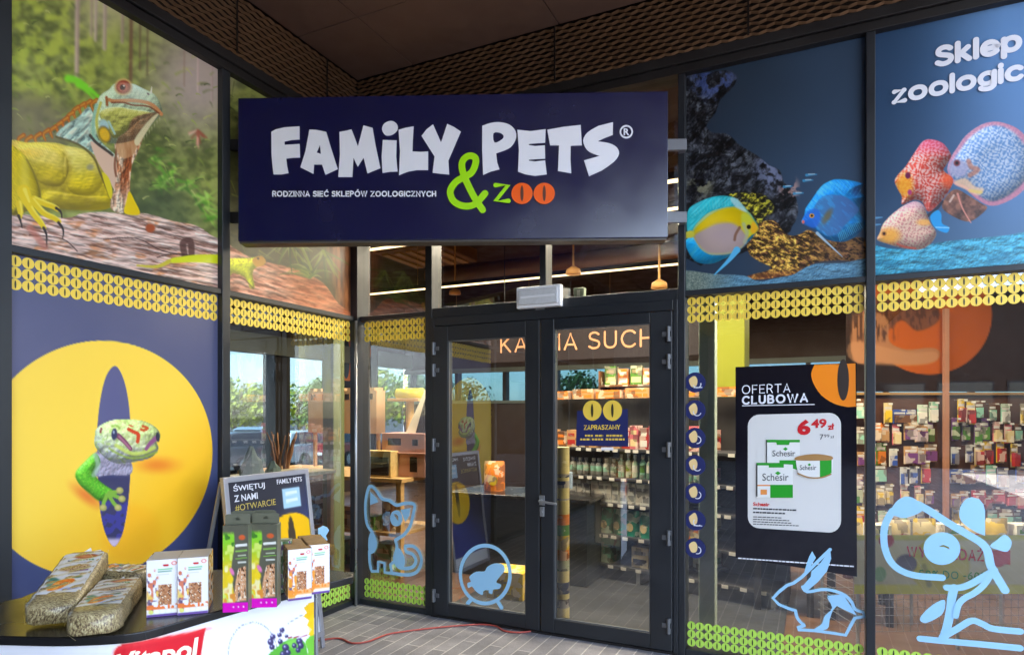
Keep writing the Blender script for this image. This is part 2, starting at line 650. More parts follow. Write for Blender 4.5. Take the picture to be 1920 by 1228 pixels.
    def dome(self, pts, R, smooth=True):
        """height of a body that rises from its outline to full thickness R pixels inside"""
        t = np.clip(self.depth(pts, smooth) / R, 0, 1)
        return R * np.sqrt(np.clip(1 - (1 - t) ** 2, 0, 1))
    def relief(self, m, h, k=1.0, lo=0.55, hi=1.25, light=(-0.45, -0.65, 0.62), gloss=0.0):
        """modelling by light as the printed photograph shows it"""
        H = h.reshape(self.nv, self.nu)
        X, Y = self.X.reshape(self.nv, self.nu), self.Y.reshape(self.nv, self.nu)
        dx, dy = np.gradient(X, axis=1), np.gradient(Y, axis=0)
        gx, gy = np.gradient(H, axis=1) / np.where(np.abs(dx) < 1e-6, 1e-6, dx) * k, np.gradient(H, axis=0) / np.where(np.abs(dy) < 1e-6, 1e-6, dy) * k
        n = np.sqrt(gx * gx + gy * gy + 1)
        l = np.array(light) / np.linalg.norm(light)
        s = ((-gx * l[0] - gy * l[1] + l[2]) / n).ravel()
        f = lo + (hi - lo) * np.clip(s, 0, 1)
        self.c = self.c * (1 - m[:, None]) + self.c * f[:, None] * m[:, None]
        if gloss:
            self.mix(m * np.clip(s, 0, 1) ** 14 * gloss, (255, 252, 244))
    def rgba(self):
        c = np.clip(self.c, 0, 255) / 255.0
        l = np.where(c <= 0.04045, c / 12.92, ((c + 0.055) / 1.055) ** 2.4)
        return np.concatenate([l, np.ones((l.shape[0], 1))], 1)

def grid_faces(nu, nv):
    i = np.arange((nu - 1) * (nv - 1))
    r, c = i // (nu - 1), i % (nu - 1)
    a = r * nu + c
    return np.stack([a, a + 1, a + nu + 1, a + nu], 1).tolist()

def print_grid(pos, art, nu, nv, name, space=None, parent=None, mat_=None, base=None, extra=None):
    """pos: (nu*nv, 3) points of the printed sheet, art: the Art laid on them"""
    mb = MB()
    mb.v = [tuple(p) for p in pos.tolist()]
    mb.f = grid_faces(nu, nv)
    mb.m = [0] * len(mb.f)
    return mb.build(name, mat_ or M_PRINT, space, parent, ink=art.rgba(), base=base)

def wall_print(space, x0, x1, z0, z1, nu, nv, paint, name, label, cat, off=0.0, group=None, parent=None):
    """printed film on a vertical plane, painted in the coordinates of the photograph it was traced from"""
    u, v = np.meshgrid(np.linspace(x0, x1, nu), np.linspace(z1, z0, nv))
    u, v = u.ravel(), v.ravel()
    X, Y = space.proj(u, 0.0, v)
    a = Art(X, Y)
    a.U, a.Z, a.nu, a.nv = u, v, nu, nv
    paint(a)
    pos = np.stack([u, np.full(u.size, -off), v], 1)
    o = print_grid(pos, a, nu, nv, name, space, parent)
    if label:
        tag(o, label, cat, group)
    return o

# ------------------------------------------------------------------ even-stroke capitals and small letters
STROKES = {
 'K': [[(0, 0), (0, 1)], [(0, .38), (.62, 1)], [(.2, .56), (.66, 0)]],
 'A': [[(0, 0), (.38, 1), (.76, 0)], [(.13, .3), (.63, .3)]],
 'R': [[(0, 0), (0, 1), (.34, 1), (.52, .95), (.6, .83), (.6, .68), (.52, .56), (.34, .5), (0, .5)], [(.36, .5), (.64, 0)]],
 'M': [[(0, 0), (0, 1), (.44, .25), (.88, 1), (.88, 0)]],
 'S': [[(.58, .88), (.45, .98), (.28, 1), (.12, .95), (.04, .84), (.04, .7), (.12, .6), (.3, .53), (.48, .46), (.6, .37), (.62, .22), (.54, .07), (.36, 0), (.18, .01), (0, .12)]],
 'U': [[(0, 1), (0, .34), (.06, .14), (.18, .03), (.34, 0), (.5, .03), (.62, .14), (.68, .34), (.68, 1)]],
 'C': [[(.78, .85), (.64, .97), (.46, 1), (.24, .95), (.08, .78), (0, .5), (.08, .22), (.24, .05), (.46, 0), (.64, .03), (.78, .15)]],
 'H': [[(0, 0), (0, 1)], [(.7, 0), (.7, 1)], [(0, .5), (.7, .5)]],
 'O': [[(.48, 1), (.24, .95), (.07, .77), (0, .5), (.07, .23), (.24, .05), (.48, 0), (.72, .05), (.89, .23), (.96, .5), (.89, .77), (.72, .95), (.48, 1)]],
 'F': [[(0, 0), (0, 1), (.58, 1)], [(0, .5), (.5, .5)]],
 'E': [[(.6, 1), (0, 1), (0, 0), (.6, 0)], [(0, .5), (.52, .5)]],
 'T': [[(.36, 0), (.36, 1)], [(0, 1), (.72, 1)]],
 'L': [[(0, 1), (0, 0), (.55, 0)]],
 'B': [[(0, 0), (0, 1), (.34, 1), (.52, .94), (.57, .76), (.5, .6), (.34, .53), (0, .53)], [(.34, .53), (.56, .47), (.64, .28), (.56, .06), (.36, 0), (0, 0)]],
 'W': [[(0, 1), (.3, 0), (.58, .95), (.86, 0), (1.16, 1)]],
 'D': [[(0, 0), (0, 1), (.36, 1), (.6, .92), (.76, .72), (.8, .5), (.76, .28), (.6, .08), (.36, 0), (0, 0)]],
 'Z': [[(.02, 1), (.66, 1), (0, 0), (.68, 0)]],
 'I': [[(0, 0), (0, 1)]],
 'N': [[(0, 0), (0, 1), (.7, 0), (.7, 1)]],
 'Ć': [[(.78, .85), (.64, .97), (.46, 1), (.24, .95), (.08, .78), (0, .5), (.08, .22), (.24, .05), (.46, 0), (.64, .03), (.78, .15)], [(.42, 1.14), (.56, 1.34)]],
 'Ó': [[(.48, 1), (.24, .95), (.07, .77), (0, .5), (.07, .23), (.24, .05), (.48, 0), (.72, .05), (.89, .23), (.96, .5), (.89, .77), (.72, .95), (.48, 1)], [(.46, 1.14), (.6, 1.34)]],
 'Ę': [[(.6, 1), (0, 1), (0, 0), (.6, 0)], [(0, .5), (.52, .5)], [(.55, 0), (.46, -.1), (.5, -.2), (.62, -.2)]],
 'Ś': [[(.58, .88), (.45, .98), (.28, 1), (.12, .95), (.04, .84), (.04, .7), (.12, .6), (.3, .53), (.48, .46), (.6, .37), (.62, .22), (.54, .07), (.36, 0), (.18, .01), (0, .12)], [(.3, 1.14), (.44, 1.34)]],
 'Ż': [[(.02, 1), (.66, 1), (0, 0), (.68, 0)], [(.34, 1.16), (.34, 1.26)]],
 'P': [[(0, 0), (0, 1), (.34, 1), (.52, .95), (.6, .83), (.6, .66), (.52, .52), (.34, .46), (0, .46)]],
 'G': [[(.78, .85), (.64, .97), (.46, 1), (.24, .95), (.08, .78), (0, .5), (.08, .22), (.24, .05), (.46, 0), (.66, .04), (.78, .15), (.78, .48), (.5, .48)]],
 'Y': [[(0, 1), (.36, .45), (.72, 1)], [(.36, .45), (.36, 0)]],
 'J': [[(.1, 1), (.5, 1), (.5, .26), (.42, .07), (.24, 0), (.06, .08), (0, .18)]],
 'k': [[(0, 0), (0, 1.06)], [(0, .28), (.46, .72)], [(.16, .42), (.52, 0)]],
 'l': [[(0, 0), (0, 1.06)]],
 'e': [[(0, .37), (.62, .37), (.58, .56), (.46, .69), (.31, .73), (.15, .69), (.04, .55), (0, .37), (.04, .18), (.16, .04), (.34, 0), (.52, .06), (.6, .13)]],
 'p': [[(0, -.3), (0, .73)], [(0, .37), (.06, .58), (.18, .7), (.34, .73), (.5, .68), (.61, .55), (.65, .37), (.61, .18), (.5, .05), (.34, 0), (.18, .03), (.06, .15), (0, .37)]],
 'z': [[(.02, .72), (.5, .72), (0, 0), (.53, 0)]],
 'o': [[(.36, .73), (.18, .69), (.05, .56), (0, .365), (.05, .17), (.18, .04), (.36, 0), (.54, .04), (.67, .17), (.72, .365), (.67, .56), (.54, .69), (.36, .73)]],
 'g': [[(.64, .73), (.64, -.04), (.58, -.2), (.45, -.29), (.28, -.3), (.1, -.25), (.03, -.18)], [(.64, .39), (.6, .57), (.48, .7), (.32, .73), (.15, .68), (.04, .55), (0, .39), (.04, .22), (.15, .09), (.32, .05), (.48, .09), (.6, .21), (.64, .39)]],
 'i': [[(0, 0), (0, .73)], [(0, .98), (0, 1.04)]],
 'c': [[(.6, .62), (.5, .7), (.36, .73), (.18, .69), (.05, .56), (0, .365), (.05, .17), (.18, .04), (.36, 0), (.5, .03), (.6, .11)]],
 'n': [[(0, 0), (0, .73)], [(0, .4), (.05, .58), (.16, .7), (.3, .73), (.46, .68), (.54, .54), (.56, .4), (.56, 0)]],
 'y': [[(0, .73), (.32, .02)], [(.64, .73), (.26, -.16), (.14, -.28), (0, -.28)]],
 ' ': [], '-': [[(0, .42), (.3, .42)]], '%': [[(.1, 0), (.7, 1)], [(.18, .98), (.04, .88), (.06, .66), (.2, .6), (.34, .7), (.32, .9), (.18, .98)], [(.62, .4), (.48, .3), (.5, .08), (.64, .02), (.78, .12), (.76, .32), (.62, .4)]],
 '6': [[(.5, .98), (.26, .8), (.06, .5), (.02, .28), (.1, .08), (.3, 0), (.5, .07), (.6, .25), (.54, .46), (.36, .56), (.16, .5), (.04, .36)]],
 '5': [[(.52, 1), (.1, 1), (.06, .58), (.3, .62), (.5, .52), (.58, .32), (.5, .1), (.28, 0), (.02, .1)]],
 '0': [[(.32, 1), (.12, .9), (.02, .65), (0, .5), (.02, .35), (.12, .1), (.32, 0), (.52, .1), (.62, .35), (.64, .5), (.62, .65), (.52, .9), (.32, 1)]],
}
def sans(mb, s, q, w, off, m=0, gap=0.26):
    """even-stroke lettering in a plane quad (top-left, top-right, bottom-right, bottom-left); w: stroke, in cap heights"""
    adv, lay = w / 2, []
    for ch in s:
        if ch == ' ':
            adv += 0.42 + w * 0.4
            continue
        st = STROKES[ch]
        xm = max([p[0] for l in st for p in l])
        lay.append((adv, st)); adv += xm + gap + w * 0.75
    adv = adv - gap - w * 0.75 + w / 2
    tl, tr, br, bl = [np.array(p, float) for p in q]
    capx = np.linalg.norm(tl - bl)
    n_ = 0
    def mp(x, y):
        u = x / adv
        y = w / 2 + y * (1 - w)
        return tuple((bl * (1 - u) + br * u) * (1 - y) + (tl * (1 - u) + tr * u) * y)
    wm = w * (capx * 0.6 + np.linalg.norm(br - bl) / adv * 0.4)
    for a_, st in lay:
        for l in st:
            P = [mp(a_ + x, y) for x, y in l]
            if len(P) > 5:
                P = smooth_pts(P, 2)
            o_ = off + 0.0011 * (n_ % 3)
            mb.ribbon(P, wm, o_, m, 0.0002)
            for i in range(1, len(P) - 1):
                a, b = np.subtract(P[i], P[i - 1]), np.subtract(P[i + 1], P[i])
                if np.dot(a, b) < .75 * np.linalg.norm(a) * np.linalg.norm(b):
                    mb.disc(P[i], wm / 2, None, o_ + 0.0005, m, 12)
            n_ += 1
# ================================================================== SETTING
def paving_mat():
    m = bpy.data.materials.new('concrete_plank_paving')
    m.use_nodes = True
    nt = m.node_tree
    b = nt.nodes['Principled BSDF']
    b.inputs['Roughness'].default_value = 0.72
    tc = nt.nodes.new('ShaderNodeTexCoord')
    mp = nt.nodes.new('ShaderNodeMapping')
    mp.inputs['Rotation'].default_value = (0, 0, PI / 2)
    br = nt.nodes.new('ShaderNodeTexBrick')
    br.offset = 0.37
    br.inputs['Scale'].default_value = 1.0
    br.inputs['Brick Width'].default_value = 0.62
    br.inputs['Row Height'].default_value = 0.105
    br.inputs['Mortar Size'].default_value = 0.0045
    br.inputs['Mortar Smooth'].default_value = 0.3
    br.inputs['Bias'].default_value = 0.0
    br.inputs['Color1'].default_value = lin((134, 132, 136))
    br.inputs['Color2'].default_value = lin((112, 111, 116))
    br.inputs['Mortar'].default_value = lin((178, 174, 172))
    n1 = nt.nodes.new('ShaderNodeTexNoise')
    n1.inputs['Scale'].default_value = 3.0
    n1.inputs['Detail'].default_value = 8
    n1.inputs['Roughness'].default_value = 0.7
    n2 = nt.nodes.new('ShaderNodeTexNoise')
    n2.inputs['Scale'].default_value = 90
    n2.inputs['Detail'].default_value = 3
    mx = nt.nodes.new('ShaderNodeMix'); mx.data_type = 'RGBA'; mx.blend_type = 'OVERLAY'; mx.inputs[0].default_value = 0.8
    mx2 = nt.nodes.new('ShaderNodeMix'); mx2.data_type = 'RGBA'; mx2.blend_type = 'OVERLAY'; mx2.inputs[0].default_value = 0.35
    bu = nt.nodes.new('ShaderNodeBump')
    bu.inputs['Strength'].default_value = 0.5
    bu.inputs['Distance'].default_value = 0.004
    iv = nt.nodes.new('ShaderNodeMath'); iv.operation = 'SUBTRACT'; iv.inputs[0].default_value = 1.0
    nt.links.new(tc.outputs['Object'], mp.inputs['Vector'])
    nt.links.new(mp.outputs['Vector'], br.inputs['Vector'])
    nt.links.new(tc.outputs['Object'], n1.inputs['Vector'])
    nt.links.new(tc.outputs['Object'], n2.inputs['Vector'])
    nt.links.new(br.outputs['Color'], mx.inputs[6])
    nt.links.new(n1.outputs['Fac'], mx.inputs[7])
    nt.links.new(mx.outputs[2], mx2.inputs[6])
    nt.links.new(n2.outputs['Fac'], mx2.inputs[7])
    nt.links.new(mx2.outputs[2], b.inputs['Base Color'])
    nt.links.new(br.outputs['Fac'], iv.inputs[1])
    nt.links.new(iv.outputs[0], bu.inputs['Height'])
    nt.links.new(bu.outputs['Normal'], b.inputs['Normal'])
    return m

M_ASPHALT = mat('asphalt', (78, 78, 82), 0.85, 0, 0.3, 0.25, 2.5, 0.3)
M_KERB = mat('kerb_concrete', (170, 168, 164), 0.8, 0, 0.3, 0.15, 5, 0.2)
g = MB()
g.quad((-400, -400, -0.52), (400, -400, -0.52), (400, 400, -0.52), (-400, 400, -0.52))
tag(g.build('ground', M_ASPHALT, base=(0, 0, -0.52)), kind='structure')
g = MB()
g.box(-0.05, 16, -18, 0.0, -0.5, 0.0)
g.box(-0.16, -0.05, -18, 0.16, -0.5, -0.002)
g.box(-0.05, 16, 0.0, 0.16, -0.5, -0.002)
tag(g.build('pavement', paving_mat(), FR, base=(0, 0, 0)), kind='structure')
M_SHOPFLOOR = mat('shop_floor_planks', (96, 70, 50), 0.35, 0, 0.5, 0.3, 3.0, 0.05, 0, (1, 9, 1))
g = MB()
g.box(-5.4, -0.17, -9.5, 8.4, -0.5, 0.0)
g.box(-0.17, 7.5, 0.17, 8.4, -0.5, 0.0)
tag(g.build('floor', M_SHOPFLOOR, FR, base=(0, 0, 0)), kind='structure')
M_CEIL = mat('dark_brown_ceiling', (62, 42, 27), 0.7, 0, 0.3, 0.35, 1.5)
g = MB()
g.box(-5.4, -0.12, -9.5, 8.4, 4.05, 4.3)
g.box(-0.12, 7.5, 0.12, 8.4, 4.05, 4.3)
tag(g.build('ceiling', M_CEIL, FR), kind='structure')

# ------------------------------------------------------------------ canopy over the forecourt
M_SOFFIT = mat('brown_fibre_cement_soffit', (98, 74, 62), 0.6, 0, 0.35, 0.16, 1.2)
M_MESH = mat('brown_expanded_metal', (104, 76, 52), 0.5, 0.0, 0.5, 0.3, 20)
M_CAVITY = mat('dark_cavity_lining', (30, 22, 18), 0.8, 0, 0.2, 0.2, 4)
canopy = thing('canopy', 'dark brown panelled canopy soffit with expanded metal strips over the shop entrance', 'canopy', FR, (0, 0, 4.35))
Z_S = 4.36
# soffit boards laid with open joints, their lines read off the photograph
T_J = [0.07, 0.62, 1.86, 3.10, 4.34, 5.5]
Y_J = [-0.07, -0.75, -2.0, -3.25, -4.5, -5.75, -7.0, -8.25, -9.5, -10.75, -12.0, -13.25, -14.5, -15.75, -17.0, -18.25, -19.5]  # outer rows, beyond view, lengthen the canopy to keep sun out of reflections
s = MB()
for i in range(len(T_J) - 1):
    for j in range(len(Y_J) - 1):
        s.box(T_J[i] + 0.004, T_J[i + 1] - 0.004, Y_J[j + 1] + 0.004, Y_J[j] - 0.004, Z_S, Z_S + 0.02)
s.build('soffit', M_SOFFIT, parent=canopy, bevel=0.002)
s = MB()
s.box(-0.3, 5.5, -19.5, 0.3, Z_S + 0.03, Z_S + 0.3)
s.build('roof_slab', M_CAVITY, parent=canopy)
s = MB()
s.box(5.502, 5.56, -19.56, 0.3, Z_S - 0.02, Z_S + 0.62)
s.box(-0.3, 5.5, -19.56, -19.502, Z_S - 0.02, Z_S + 0.62)
s.build('fascia', mat('bronze_fascia', (58, 46, 40), 0.4, 0.4, 0.5, 0.1, 3), parent=canopy, bevel=0.004)

def mesh_screen(space, x0, x1, y, z0, z1):
    """expanded metal: rows of flat tilted strands, bent up and down so that they meet and leave lens-shaped holes"""
    mb = MB()
    ph, pw = 0.034, 0.09
    rows = int((z1 - z0) / ph)
    n = int((x1 - x0) / (pw / 4))
    for r in range(rows + 1):
        z = z0 + (r + .3) * ph
        vs, fs = [], []
        for i in range(n + 1):
            x = x0 + i * pw / 4
            s = math.sin(2 * PI * (i / 4 + r * .5))
            zz = z + s * ph * .16
            vs += [(x, y - 0.013, zz + 0.0038), (x, y + 0.010, zz - 0.0034)]
            if i:
                fs.append((2 * i - 2, 2 * i, 2 * i + 1, 2 * i - 1))
        mb.add(vs, fs)
    return mb
mesh_screen(RW, 0.06, 6.5, -0.055, 3.96, 4.36).build('mesh_screen', M_MESH, parent=canopy)
ms = mesh_screen(LW, -9.0, -0.06, -0.055, 3.96, 4.36)
ms.v = [(-p[1], p[0], p[2]) for p in ms.v]          # left-wall space to the door-wall frame
ms.build('mesh_screen', M_MESH, parent=canopy)
s = MB()
for x in (RW.at(1405, 60)[0], RW.at(1405, 60)[0] - 1.3, RW.at(1405, 60)[0] + 1.3):
    s.box(x - .006, x + .006, -.075, -.07, 3.965, 4.358)
for y in (LW.at(430, 90)[0], LW.at(600, 150)[0], LW.at(430, 90)[0] - 1.0):
    s.box(.07, .075, y - .006, y + .006, 3.965, 4.358)
each(s, 'joint_strip', M_CAVITY, parent=canopy)
s = MB()
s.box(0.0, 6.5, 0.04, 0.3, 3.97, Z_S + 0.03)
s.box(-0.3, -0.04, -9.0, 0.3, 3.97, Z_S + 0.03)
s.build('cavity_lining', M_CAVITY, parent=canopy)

# ------------------------------------------------------------------ glazed walls
Z_T0, Z_T1, Z_TOP = 2.375, 2.412, 3.845
GY = 0.03                                           # pane depth behind the face of the frame

def frame_bars(space_, t, bars, name, parent, m=M_FRAME, bevel=0.004):
    mb = MB()
    for b_ in bars:
        mb.box(*b_)
    return mb.build(name, m, parent=parent, bevel=bevel)

# door wall, to the left and right of the doors
gw = thing('glazed_wall', 'dark framed glazed shopfront wall that holds the entrance doors and the fish pictures', 'shopfront', RW, (0, 0, 0))
R_M = [(0.70, 0.762), (2.682, 2.728), (3.776, 3.825), (4.93, 4.98), (6.08, 6.13)]
for a, b_ in R_M:
    frame_bars(RW, gw, [(a, b_, -0.02, 0.13, 0.0, Z_TOP + 0.0)], 'mullion', gw)
spans = [(0.045, 0.70), (2.728, 3.776), (3.825, 4.93), (4.98, 6.08)]
for a, b_ in spans:
    frame_bars(RW, gw, [(a, b_, -0.012, 0.11, Z_T0, Z_T1)], 'transom', gw)
    frame_bars(RW, gw, [(a, b_, -0.012, 0.11, 0.0, 0.045)], 'sill', gw)
frame_bars(RW, gw, [(0.762, 2.682, -0.014, 0.11, 2.355, 2.43)], 'transom', gw)
frame_bars(RW, gw, [(1.685, 1.735, -0.016, 0.11, 2.43, Z_TOP)], 'mullion', gw)
frame_bars(RW, gw, [(0.0, 6.5, -0.03, 0.14, Z_TOP, 3.90)], 'head_trim', gw, M_FRAME2)
frame_bars(RW, gw, [(0.0, 6.5, -0.05, 0.14, 3.902, 3.965)], 'head_trim', gw, M_FRAME2)
for a, b_ in spans:
    g = MB(); g.quad((a, GY, 0.045), (b_, GY, 0.045), (b_, GY, Z_T0), (a, GY, Z_T0)); g.build('pane', M_GLASS, parent=gw)
    g = MB(); g.quad((a, GY, Z_T1), (b_, GY, Z_T1), (b_, GY, Z_TOP), (a, GY, Z_TOP)); g.build('pane', M_GLASS, parent=gw)
for a, b_ in ((0.762, 1.685), (1.735, 2.682)):
    g = MB(); g.quad((a, GY, 2.43), (b_, GY, 2.43), (b_, GY, Z_TOP), (a, GY, Z_TOP)); g.build('pane', M_GLASS, parent=gw)

frame_bars(RW, gw, [(6.13, 7.5, 0.0, 0.25, 0.0, 4.36)], 'end_wall', gw, mat('anthracite_cladding', (52, 50, 50), .6, 0, .4, .1, 2))
# left wall (local x runs from the corner to the viewer in negative direction)
gl = thing('glazed_wall', 'dark framed glazed side wall carrying the iguana picture and the yellow gecko poster', 'shopfront', LW, (0, 0, 0))
L_M = [(-1.369, -1.306), (-2.64, -2.575), (-3.91, -3.85), (-5.17, -5.11), (-6.43, -6.37), (-7.7, -7.64)]
for a, b_ in L_M:
    frame_bars(LW, gl, [(a, b_, -0.02, 0.13, 0.0, Z_TOP)], 'mullion', gl)
lspans = [(-1.306, -0.045), (-2.575, -1.369), (-3.85, -2.64), (-5.11, -3.91), (-6.37, -5.17), (-7.64, -6.43)]
for a, b_ in lspans:
    frame_bars(LW, gl, [(a, b_, -0.012, 0.11, Z_T0, Z_T1)], 'transom', gl)
    frame_bars(LW, gl, [(a, b_, -0.012, 0.11, 0.0, 0.045)], 'sill', gl)
    g = MB(); g.quad((a, GY, 0.045), (b_, GY, 0.045), (b_, GY, Z_T0), (a, GY, Z_T0)); g.build('pane', M_GLASS, parent=gl)
    g = MB(); g.quad((a, GY, Z_T1), (b_, GY, Z_T1), (b_, GY, Z_TOP), (a, GY, Z_TOP)); g.build('pane', M_GLASS, parent=gl)
frame_bars(LW, gl, [(-9.0, 0.0, -0.03, 0.14, Z_TOP, 3.90)], 'head_trim', gl, M_FRAME2)
frame_bars(LW, gl, [(-9.0, -0.03, -0.05, 0.14, 3.902, 3.965)], 'head_trim', gl, M_FRAME2)
frame_bars(LW, gl, [(-19.5, -7.7, 0.0, 0.25, 0.0, 4.36)], 'end_wall', gl, MATS['anthracite_cladding'])  # wall carried on out of view to block sun from the left
cp = tag(MB().box(-0.03, 0.045, -0.045, 0.13, 0.0, Z_TOP).build('corner_post', M_FRAME, FR, bevel=0.004),
         'dark upright post in the inner corner where the two glazed walls meet', 'post')
MB().cyl((0.045, -0.06, 0.0), (0.045, -0.06, 2.37), 0.011, n=10).build('bead', M_SILVER, parent=cp, smooth=True)

# ------------------------------------------------------------------ entrance doors
doors = thing('double_door', 'dark grey double glass entrance door with steel lever handle and hinges', 'door', RW, (1.72, 0, 0))
fb = MB()
fb.box(0.762, 0.792, -0.03, 0.10, 0.0, 2.355); fb.box(2.652, 2.682, -0.03, 0.10, 0.0, 2.355); fb.box(0.792, 2.652, -0.03, 0.10, 2.285, 2.355)
fb.build('door_frame', M_FRAME, parent=doors, bevel=0.004)
MB().box(0.762, 2.682, -0.035, 0.15, 0.0, 0.018).build('threshold', M_FRAME2, parent=doors, bevel=0.003)
def leaf(x0, x1, g0, g1, zt):
    b_ = MB()
    z0, z1 = 0.024, 2.28
    b_.box(x0, g0, -0.045, 0.03, z0, z1); b_.box(g1, x1, -0.045, 0.03, z0, z1)
    b_.box(g0, g1, -0.043, 0.028, z0, 0.125); b_.box(g0, g1, -0.043, 0.028, zt, z1)
    lf = b_.build('door_leaf', M_FRAME, parent=doors, bevel=0.005)
    lf['_base'] = doors['_base']
    gb = MB()                                       # glazing bead, a lighter line round the glass
    e = 0.008
    gb.box(g0, g0 + e, -0.036, -0.02, 0.125, zt); gb.box(g1 - e, g1, -0.036, -0.02, 0.125, zt)
    gb.box(g0 + e, g1 - e, -0.036, -0.02, 0.125, 0.125 + e); gb.box(g0 + e, g1 - e, -0.036, -0.02, zt - e, zt)
    fix(gb.build('glazing_bead', mat('bead_grey', (92, 96, 100), 0.35, 0.3, 0.5, 0.05, 9), parent=doors), lf)
    p = MB(); p.quad((g0, -0.015, 0.125), (g1, -0.015, 0.125), (g1, -0.015, zt), (g0, -0.015, zt))
    fix(p.build('pane', M_GLASS, parent=doors), lf)
    return lf
def fix(o, par):
    """hand a piece built in the thing's space down to one of its parts"""
    o.parent = par
    return o
lf1 = leaf(0.795, 1.697, 0.924, 1.586, 2.165)
lf2 = leaf(1.707, 2.649, 1.81, 2.503, 2.205)
def hinge(x, z, lf, s=1):
    h = MB()
    h.cyl((x, -0.062, z - 0.05), (x, -0.062, z + 0.05), 0.011, n=10)
    h.box(x - 0.014, x + 0.014, -0.058, -0.044, z - 0.05, z - 0.018)
    h.box(x - 0.014, x + 0.014, -0.058, -0.044, z + 0.018, z + 0.05)
    h.box(min(x, x + s * 0.045), max(x, x + s * 0.045), -0.053, -0.045, z - 0.016, z + 0.016)
    fix(h.build('hinge', M_HINGE, parent=doors, bevel=0.002), lf)
for py in (655, 695, 833, 973, 1112):
    hinge(0.802, RW.at(818, py)[1], lf1)
for py in (628, 679, 842, 1005, 1168):
    hinge(2.628, RW.at(1252, py)[1], lf2, -1)
hd = MB()
zh = RW.at(1022, 936)[1]
hd.box(1.70, 1.74, -0.058, -0.045, zh - 0.035, zh + 0.035)
hd.tube([(1.72, -0.05, zh), (1.72, -0.10, zh), (1.735, -0.112, zh), (1.80, -0.112, zh - 0.008), (1.855, -0.11, zh - 0.012)], 0.0095, 10)
fix(hd.build('handle', M_SILVER, parent=doors, smooth=False, bevel=0.002), lf2)
lk = MB()
zk = RW.at(1022, 957)[1]
lk.box(1.703, 1.737, -0.056, -0.045, zk - 0.035, zk + 0.035); lk.cyl((1.72, -0.066, zk), (1.72, -0.054, zk), 0.009, n=12)
fix(lk.build('lock_cylinder', M_SILVER, parent=doors, bevel=0.003), lf2)

# ------------------------------------------------------------------ emergency light over the doors
em = thing('emergency_light', 'white rectangular emergency light mounted on the transom above the doors', 'light fitting', RW, (1.69, 0, 2.34))
b_ = MB()
x0, x1, z0, z1 = 1.525, 1.872, 2.365, 2.52
b_.box(x0, x1, -0.075, -0.02, z0, z1)
b_.build('housing', M_WHITE, parent=em, bevel=0.008)
b_ = MB()
b_.box(x0 + 0.02, x1 - 0.02, -0.088, -0.0755, z0 + 0.022, z1 - 0.022)
b_.build('diffuser', mat('ribbed_diffuser', (205, 206, 208), 0.25, 0, 0.5, 0.12, 60), parent=em, bevel=0.006)
b_ = MB()
b_.box(x0 + 0.04, x1 - 0.04, -0.093, -0.0885, (z0 + z1) / 2 - 0.008, (z0 + z1) / 2 + 0.008)
b_.build('lamp_tube', M_WHITE, parent=em, bevel=0.002)
b_ = MB()
b_.box(x0 + 0.13, x0 + 0.20, -0.02, -0.006, z0 - 0.012, z0 + 0.07)
b_.build('bracket', M_SILVER, parent=em)
iw = thing('alarm_sensor', 'small pale sensor box behind the transom glass beside the emergency light', 'sensor', RW, (1.92, 0.2, 2.45))
MB().box(1.885, 1.965, 0.16, 0.22, 2.44, 2.53).build('housing', mat('sensor_grey', (150, 165, 150), 0.5, 0, 0.4, 0.05, 9), parent=iw, bevel=0.006)
MB().box(1.915, 1.935, 0.152, 0.1595, 2.46, 2.51).build('lens', M_WHITE, parent=iw)

# ================================================================== FASCIA SIGN
SA = math.radians(-1.9)
S_P = (-1.777, 4.15)
SG = Space(S_P, SA)
sgw = 2.765 / math.cos(SA)
sz0, sz1 = 2.715, 3.642
sign = thing('fascia_sign', 'large navy shop sign with white cartoon lettering hung across the corner above the doors', 'sign', SG, (sgw / 2, 0, sz0))
def sign_face_mat():
    m = mat('navy_sign_face', (13, 17, 62), 0.22, 0, 0.5, 0.06, 2)
    m.node_tree.nodes['Principled BSDF'].inputs['Specular IOR Level'].default_value = 1.0
    return m
M_SIGN = sign_face_mat()
b_ = MB(); b_.box(0, sgw, 0.0, 0.11, sz0, sz1); b_.build('box', M_SIGN, parent=sign, bevel=0.004)
b_ = MB(); b_.box(0.004, sgw - 0.004, 0.012, 0.112, sz0 - 0.012, sz0 - 0.0005); b_.build('bottom_rail', mat('dull_rail', (84, 80, 76), 0.5, 0.4, 0.4, 0.1, 8), parent=sign)
def sp(pts): return [SG.at(*p) for p in pts]
Z1 = lambda p: sp(zoomed(p, 500, 210, 5.333))
Z2 = lambda p: sp(zoomed(p, 820, 210, 4.8))
LET = MB()
def letter(pts, zf, holes=()):
    LET.shape(zf(pts), 0.006, 0, [zf(h) for h in holes], 0.0055)
letter([(50,205),(95,180),(180,160),(330,150),(330,280),(250,285),(180,300),(180,335),(330,325),(335,460),(265,462),(197,470),(205,540),(220,615),(150,628),(72,628),(60,530),(52,430)], Z1)
letter([(430,182),(500,185),(597,205),(640,350),(712,575),(590,632),(555,530),(475,530),(468,622),(340,558),(390,400)], Z1, [[(535,330),(545,425),(500,410)]])
letter([(730,205),(790,195),(850,180),(915,350),(970,140),(1060,165),(1090,340),(1138,565),(1010,618),(970,460),(912,550),(868,460),(858,655),(718,655),(735,430)], Z1)
letter([(1163,285),(1300,290),(1296,450),(1310,600),(1235,602),(1160,614),(1152,450)], Z1)
letter(smooth_pts([(1155,180),(1180,120),(1250,95),(1305,130),(1305,190),(1250,235),(1190,238)], 4, True), Z1)
letter([(1320,185),(1390,165),(1470,150),(1462,280),(1458,400),(1540,405),(1615,400),(1615,585),(1500,585),(1415,600),(1325,635),(1335,400)], Z1)
